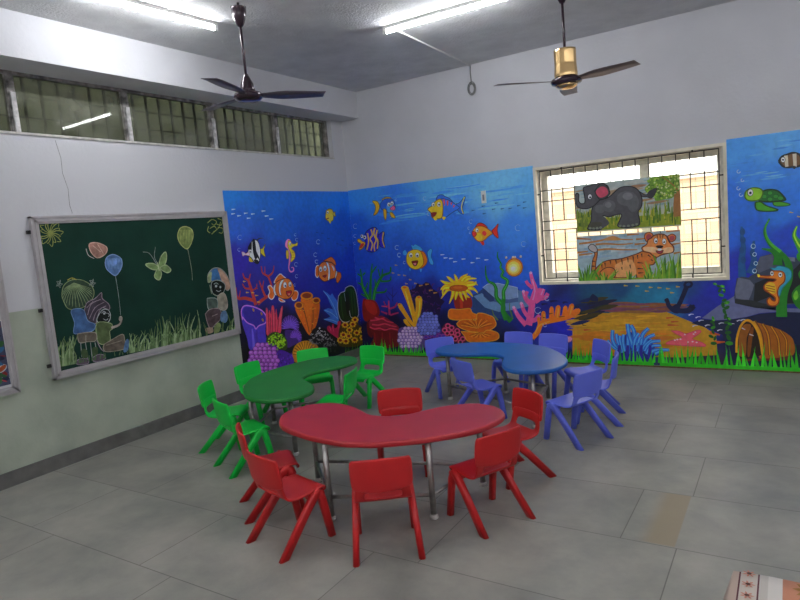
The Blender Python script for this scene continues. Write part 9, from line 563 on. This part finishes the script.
def kidney_table(label, x, y, rz, color, legs, rough=.38):
    t = thing('kidney_table', label, 'table', (x, y, 0), rz, 'kidney-shaped activity tables')
    m = mat('laminated_tabletop_' + color, color, rough, noise=.12, nscale=4, coat=0)
    o = obj('tabletop', kidney_top(), m, t, True)
    bm = bmesh.new()
    for a, b in ((0, 1), (0, 2), (1, 3), (2, 3)):
        (ax, ay), (bx, by) = legs[a], legs[b]; tube(bm, [(ax, ay, .142), (bx, by, .142)], .011, 8)
    for a, b in ((0, 1), (0, 2), (1, 3)):
        (ax, ay), (bx, by) = legs[a], legs[b]; tube(bm, [(ax, ay, .455), (bx, by, .455)], .011, 8)
    obj('steel_frame', bm, M_steel, t, True)
    for lx, ly in legs:
        bm = bmesh.new(); tube(bm, [(lx, ly, .012), (lx, ly, .467)], .0185, 14); l = obj('leg', bm, M_steel, t, True)
        bm = bmesh.new(); lathe(bm, [(.022, 0), (.026, .006), (.024, .02), (.018, .026)], lx, ly, 16); obj('foot_cap', bm, M_rubber, l, True)
    return t
kidney_table('red kidney-shaped table at the front of the group', 2.841, -3.701, .254, 'b82c34', [(-.235, -.365), (.37, -.265), (-.57, .16), (.575, .21)])
kidney_table('green kidney-shaped table near the left wall', 1.387, -2.866, -1.276, '1e8434', [(-.18, -.365), (.37, -.265), (-.57, .17), (.57, .2)], .55)
kidney_table('blue kidney-shaped table in front of the back wall', 2.856, -1.733, 2.65, '2066b8', [(-.12, -.375), (.37, -.28), (-.585, .2), (.59, .23)])

# ---------------- children's chairs ----------------
def bake(o, mods):
    for k, v in mods:
        md = o.modifiers.new(k, k)
        for a, b in v.items(): setattr(md, a, b)
    dg = bpy.context.evaluated_depsgraph_get(); me = bpy.data.meshes.new_from_object(o.evaluated_get(dg)); o.modifiers.clear(); old = o.data; o.data = me; bpy.data.meshes.remove(old)
    for f_ in me.polygons: f_.use_smooth = True
def grid_mesh(rows, skip=lambda i, j: False):
    bm = bmesh.new(); V = [[bm.verts.new(p) for p in r] for r in rows]
    for i in range(len(V) - 1):
        for j in range(len(V[0]) - 1):
            if not skip(i, j): bm.faces.new((V[i][j], V[i][j + 1], V[i + 1][j + 1], V[i + 1][j]))
    for v in [v for v in bm.verts if not v.link_faces]: bm.verts.remove(v)
    return bm
US = [-1, -.93, -.66, -.33, 0, .33, .66, .93, 1]
def seat_bm():
    prof = [(.140, .255, .118), (.150, .268, .130), (.142, .286, .140), (.11, .290, .147), (.04, .283, .150), (-.03, .277, .150), (-.075, .280, .150), (-.103, .290, .150), (-.116, .302, .150), (-.126, .325, .149), (-.131, .350, .147), (-.136, .385, .143), (-.140, .415, .135)]
    rows = []
    for y, z, hw in prof:
        up_ = max(0, min(1, (z - .285) / .06)) if y < -.05 else 0
        rows.append([(u * hw, y - up_ * .020 * (1 - u * u) + (.006 if abs(u) > .95 and not up_ else 0), z - (.008 * (1 - u * u) if -.1 < y < .13 else 0) + (.0 if abs(u) < .95 else -.004)) for u in US])
    return grid_mesh(rows, lambda i, j: 8 <= i < 10 and 2 <= j < 6)
def back_bm():
    rows = []
    for k, f_ in enumerate((0, .07, .25, .5, .75, .93, 1)):
        r = []
        for u in US:
            zb = .374 - .020 * (1 - abs(u) ** 2.2); zt = .538 + .006 * (1 - u * u); z = zb + (zt - zb) * f_; hw = (.147, .156, .159, .160, .160, .156, .146)[k]
            r.append((u * hw, -.138 - (z - .38) * .14 - .022 * (1 - u * u) + (.008 if abs(u) > .95 else 0), z))
        rows.append(r)
    return grid_mesh(rows)
def leg_bm(pts, w, d):
    bm = bmesh.new(); rings = []; P = [Vector(p) for p in pts]; X = Vector((1, 0, 0))
    for i, p_ in enumerate(P):
        t = (P[min(i + 1, len(P) - 1)] - P[max(i - 1, 0)]).normalized(); n = t.cross(X).normalized(); s = n.cross(t).normalized()
        if i == len(P) - 1: n = Vector((0, 1 if n.y > 0 else -1, 0)) * (1 / max(.6, abs(t.z))); s = X if s.x > 0 else -X
        hw, hd = w[i] / 2, d[i] / 2; ring_ = []
        for a, b in ((-1, -.6), (-.6, -1), (.6, -1), (1, -.6), (1, .6), (.6, 1), (-.6, 1), (-1, .6)): ring_.append(bm.verts.new(p_ + s * a * hw + n * b * hd))
        rings.append(ring_)
    for a, b in zip(rings, rings[1:]):
        for k in range(8): bm.faces.new((a[k], a[(k + 1) % 8], b[(k + 1) % 8], b[k]))
    bm.faces.new(rings[0][::-1]); bm.faces.new(rings[-1]); return bm
def make_chair(m):
    t = thing('child_chair', 'x', 'chair')
    o = obj('seat', seat_bm(), m, t); bake(o, [('SOLIDIFY', dict(thickness=.012, offset=-1)), ('SUBSURF', dict(levels=1, render_levels=1))])
    o = obj('backrest', back_bm(), m, t); bake(o, [('SOLIDIFY', dict(thickness=.017, offset=0)), ('SUBSURF', dict(levels=2, render_levels=2))])
    for s in (-1, 1):
        o = obj('leg', leg_bm([(s * .138, .118, .235), (s * .146, .105, .262), (s * .150, .078, .275), (s * .152, .048, .255), (s * .157, -.02, .185), (s * .170, -.185, 0)], [.034, .037, .038, .038, .036, .034], [.034, .042, .048, .05, .047, .043]), m, t, True)
        for v in o.data.vertices: v.co.z = max(v.co.z, 0)
        o = obj('leg', leg_bm([(s * .146, .072, .268), (s * .150, .090, .262), (s * .152, .104, .235), (s * .154, .122, .14), (s * .157, .145, 0)], [.034, .037, .037, .035, .033], [.034, .042, .046, .043, .040]), m, t, True)
        for v in o.data.vertices: v.co.z = max(v.co.z, 0)
    for s in (-1, 1):
        bm = bmesh.new(); box(bm, *sorted((s * .118, s * .146)), .02, .10, .252, .278); obj('seat_bracket', bm, m, t)
    return t
def place(root, x, y, deg, label, group):
    r = root.copy(); C.collection.objects.link(r); r.location = (x, y, 0); r.rotation_euler = (0, 0, math.radians(deg)); r['label'] = label; r['group'] = group; r['category'] = 'chair'
    for ch in list(root.children):
        c = ch.copy(); C.collection.objects.link(c); c.parent = r
    return r
M_red = plastic('red_chair_plastic', 'c41e20', .4); M_green = plastic('green_chair_plastic', '08d048', .42); M_blue = plastic('periwinkle_chair_plastic', '6a78ee', .4)
SETS = [
 (M_red, 'red chairs around the red table', [
  (3.166, -4.207, 35.8, 'red child chair seen from behind, in the middle of the front of the red table'),
  (3.533, -3.714, 63.1, 'red child chair at the front right of the red table, back turned to us'),
  (2.637, -4.365, 346.2, 'nearest red child chair at the front left of the red table'),
  (2.225, -4.089, 322, 'red child chair half hidden behind the nearest front left one'),
  (3.462, -3.129, 147.7, 'red child chair beyond the right end of the red table, seat towards it'),
  (2.72, -3.304, 211, 'red child chair in the hollow of the red table, back showing above the tabletop')]),
 (M_green, 'green chairs around the green table', [
  (1.002, -3.351, 299.6, 'green child chair furthest left, nearest the left wall'),
  (1.508, -3.638, 338, 'green child chair in front of the left end of the green table'),
  (.795, -2.74, 269, 'green child chair behind the left end of the green table, by the skirting'),
  (.981, -2.163, 224, 'green child chair behind the middle of the green table, seat facing us'),
  (1.452, -1.979, 175, 'green child chair at the far right end of the green table, whole chair visible'),
  (1.743, -2.801, 108.5, 'green child chair in the hollow of the green table, seen side on')]),
 (M_blue, 'blue chairs around the blue table', [
  (2.102, -1.448, 232, 'blue child chair at the left end of the blue table against the mural'),
  (2.746, -2.091, 329, 'blue child chair in the hollow of the blue table, near the red table'),
  (2.67, -1.12, 173, 'blue child chair behind the blue table, left one of the pair by the wall'),
  (3.041, -1.19, 167, 'blue child chair behind the blue table, right one of the pair by the wall'),
  (3.487, -1.401, 131, 'blue child chair at the right, the furthest back of the group of three'),
  (3.677, -1.831, 99.1, 'blue child chair at the right, seen side on as the middle of the three'),
  (3.638, -2.323, 66.7, 'nearest blue child chair, back turned, at the right of the blue table')])]
for m, g, L in SETS:
    proto = make_chair(m)
    for i, (x, y, a, lab) in enumerate(L):
        if i: place(proto, x, y, a, lab, g)
    x, y, a, lab = L[0]; proto.location = (x, y, 0); proto.rotation_euler = (0, 0, math.radians(a)); proto['label'] = lab; proto['group'] = g

# ---------------- cloth-covered table cut by the lower right corner ----------------
def cloth_mat():
    m = bpy.data.materials.new('flowered_striped_cloth'); m.use_nodes = True; nt = m.node_tree; N = nt.nodes; L = nt.links; b = N['Principled BSDF']; b.inputs['Roughness'].default_value = .85
    tc = N.new('ShaderNodeTexCoord'); s = N.new('ShaderNodeSeparateXYZ'); L.new(tc.outputs['Object'], s.inputs[0])
    r = N.new('ShaderNodeValToRGB'); r.color_ramp.interpolation = 'CONSTANT'; e = r.color_ramp.elements
    cols = [(0, (.52, .40, .33)), (.025, (.10, .02, .03)), (.031, (.56, .50, .44)), (.068, (.10, .02, .03)), (.074, (.50, .46, .42)), (.092, (.62, .58, .54)), (.125, (.48, .20, .12)), (.42, (.62, .58, .54)), (.46, (.10, .02, .03)), (.466, (.56, .5, .44)), (.51, (.48, .20, .12))]
    e[0].position = 0; e[0].color = cols[0][1] + (1,); e[1].position = cols[1][0]; e[1].color = cols[1][1] + (1,)
    for p_, c in cols[2:]: x = e.new(p_); x.color = c + (1,)
    L.new(s.outputs[0], r.inputs[0]); L.new(r.outputs[0], b.inputs['Base Color']); return m
t = thing('side_table', 'low table under a patterned cloth in the bottom right corner', 'table', (4.885, -6.065, 0))
bm = bmesh.new(); box(bm, .01, 1.28, .01, 1.04, .665, .69); obj('tabletop', bm, mat('plain_wood', (.3, .2, .12), .5, noise=.3), t)
for lx in (.05, 1.22):
    for ly in (.05, .98): bm = bmesh.new(); box(bm, lx, lx + .04, ly, ly + .04, 0, .665); obj('leg', bm, mat('leg_wood', (.3, .2, .12), .5), t)
c = thing('patterned_cloth', 'cream and orange flowered cloth draped over the corner table', 'tablecloth', (4.88, -6.07, 0))
bm = bmesh.new(); nx, ny = 30, 24; V = []
for j in range(ny + 1):
    row = []
    for i in range(nx + 1):
        x = 1.34 * i / nx - .03; y = 1.10 * j / ny - .02; z = .697; 
        if x < .008: z -= (.008 - x) * 2.2; x = -.004 + (x - .008) * .15
        if y > 1.058: z -= (y - 1.058) * 6; y = 1.062
        row.append(bm.verts.new((x, y + .004 * math.sin(x * 9), z + .0012 * math.sin(x * 31 + y * 17))))
    V.append(row)
for j in range(ny):
    for i in range(nx): bm.faces.new((V[j][i], V[j][i + 1], V[j + 1][i + 1], V[j + 1][i]))
o = obj('cloth_sheet', bm, cloth_mat(), c); bake(o, [('SOLIDIFY', dict(thickness=.004, offset=1))])
def motif(name, cx, cy, petals, r, col, ccol):
    bm = bmesh.new(); 
    for k in range(petals):
        a = 2 * PI * k / petals; q = [(cx + r * .2 * math.cos(a - .6), cy + r * .2 * math.sin(a - .6)), (cx + r * .7 * math.cos(a - .22), cy + r * .7 * math.sin(a - .22)), (cx + r * math.cos(a), cy + r * math.sin(a)), (cx + r * .7 * math.cos(a + .22), cy + r * .7 * math.sin(a + .22)), (cx + r * .2 * math.cos(a + .6), cy + r * .2 * math.sin(a + .6))]
        bm.faces.new([bm.verts.new((x, y, .7035)) for x, y in q]).material_index = 0
    bm.faces.new([bm.verts.new((cx + r * .34 * math.cos(2 * PI * k / 12), cy + r * .34 * math.sin(2 * PI * k / 12), .7040)) for k in range(12)]).material_index = 1
    obj(name, bm, [col, ccol], c)
mo, mb, mr_ = mat('motif_ochre', (.30, .16, .04), .9), mat('motif_brown', (.09, .04, .03), .9), mat('motif_salmon', (.55, .22, .16), .9)
for k in range(8): motif('printed_dot', .05, 1.03 - .052 * k, 7, .017, mr_, mb)
for k, (x, y) in enumerate([(.19, 1.0), (.29, .93), (.19, .86), (.36, .84), (.26, .76)]): motif('printed_flower', x, y, 10, .045, mo if k % 2 == 0 else mb, mb)
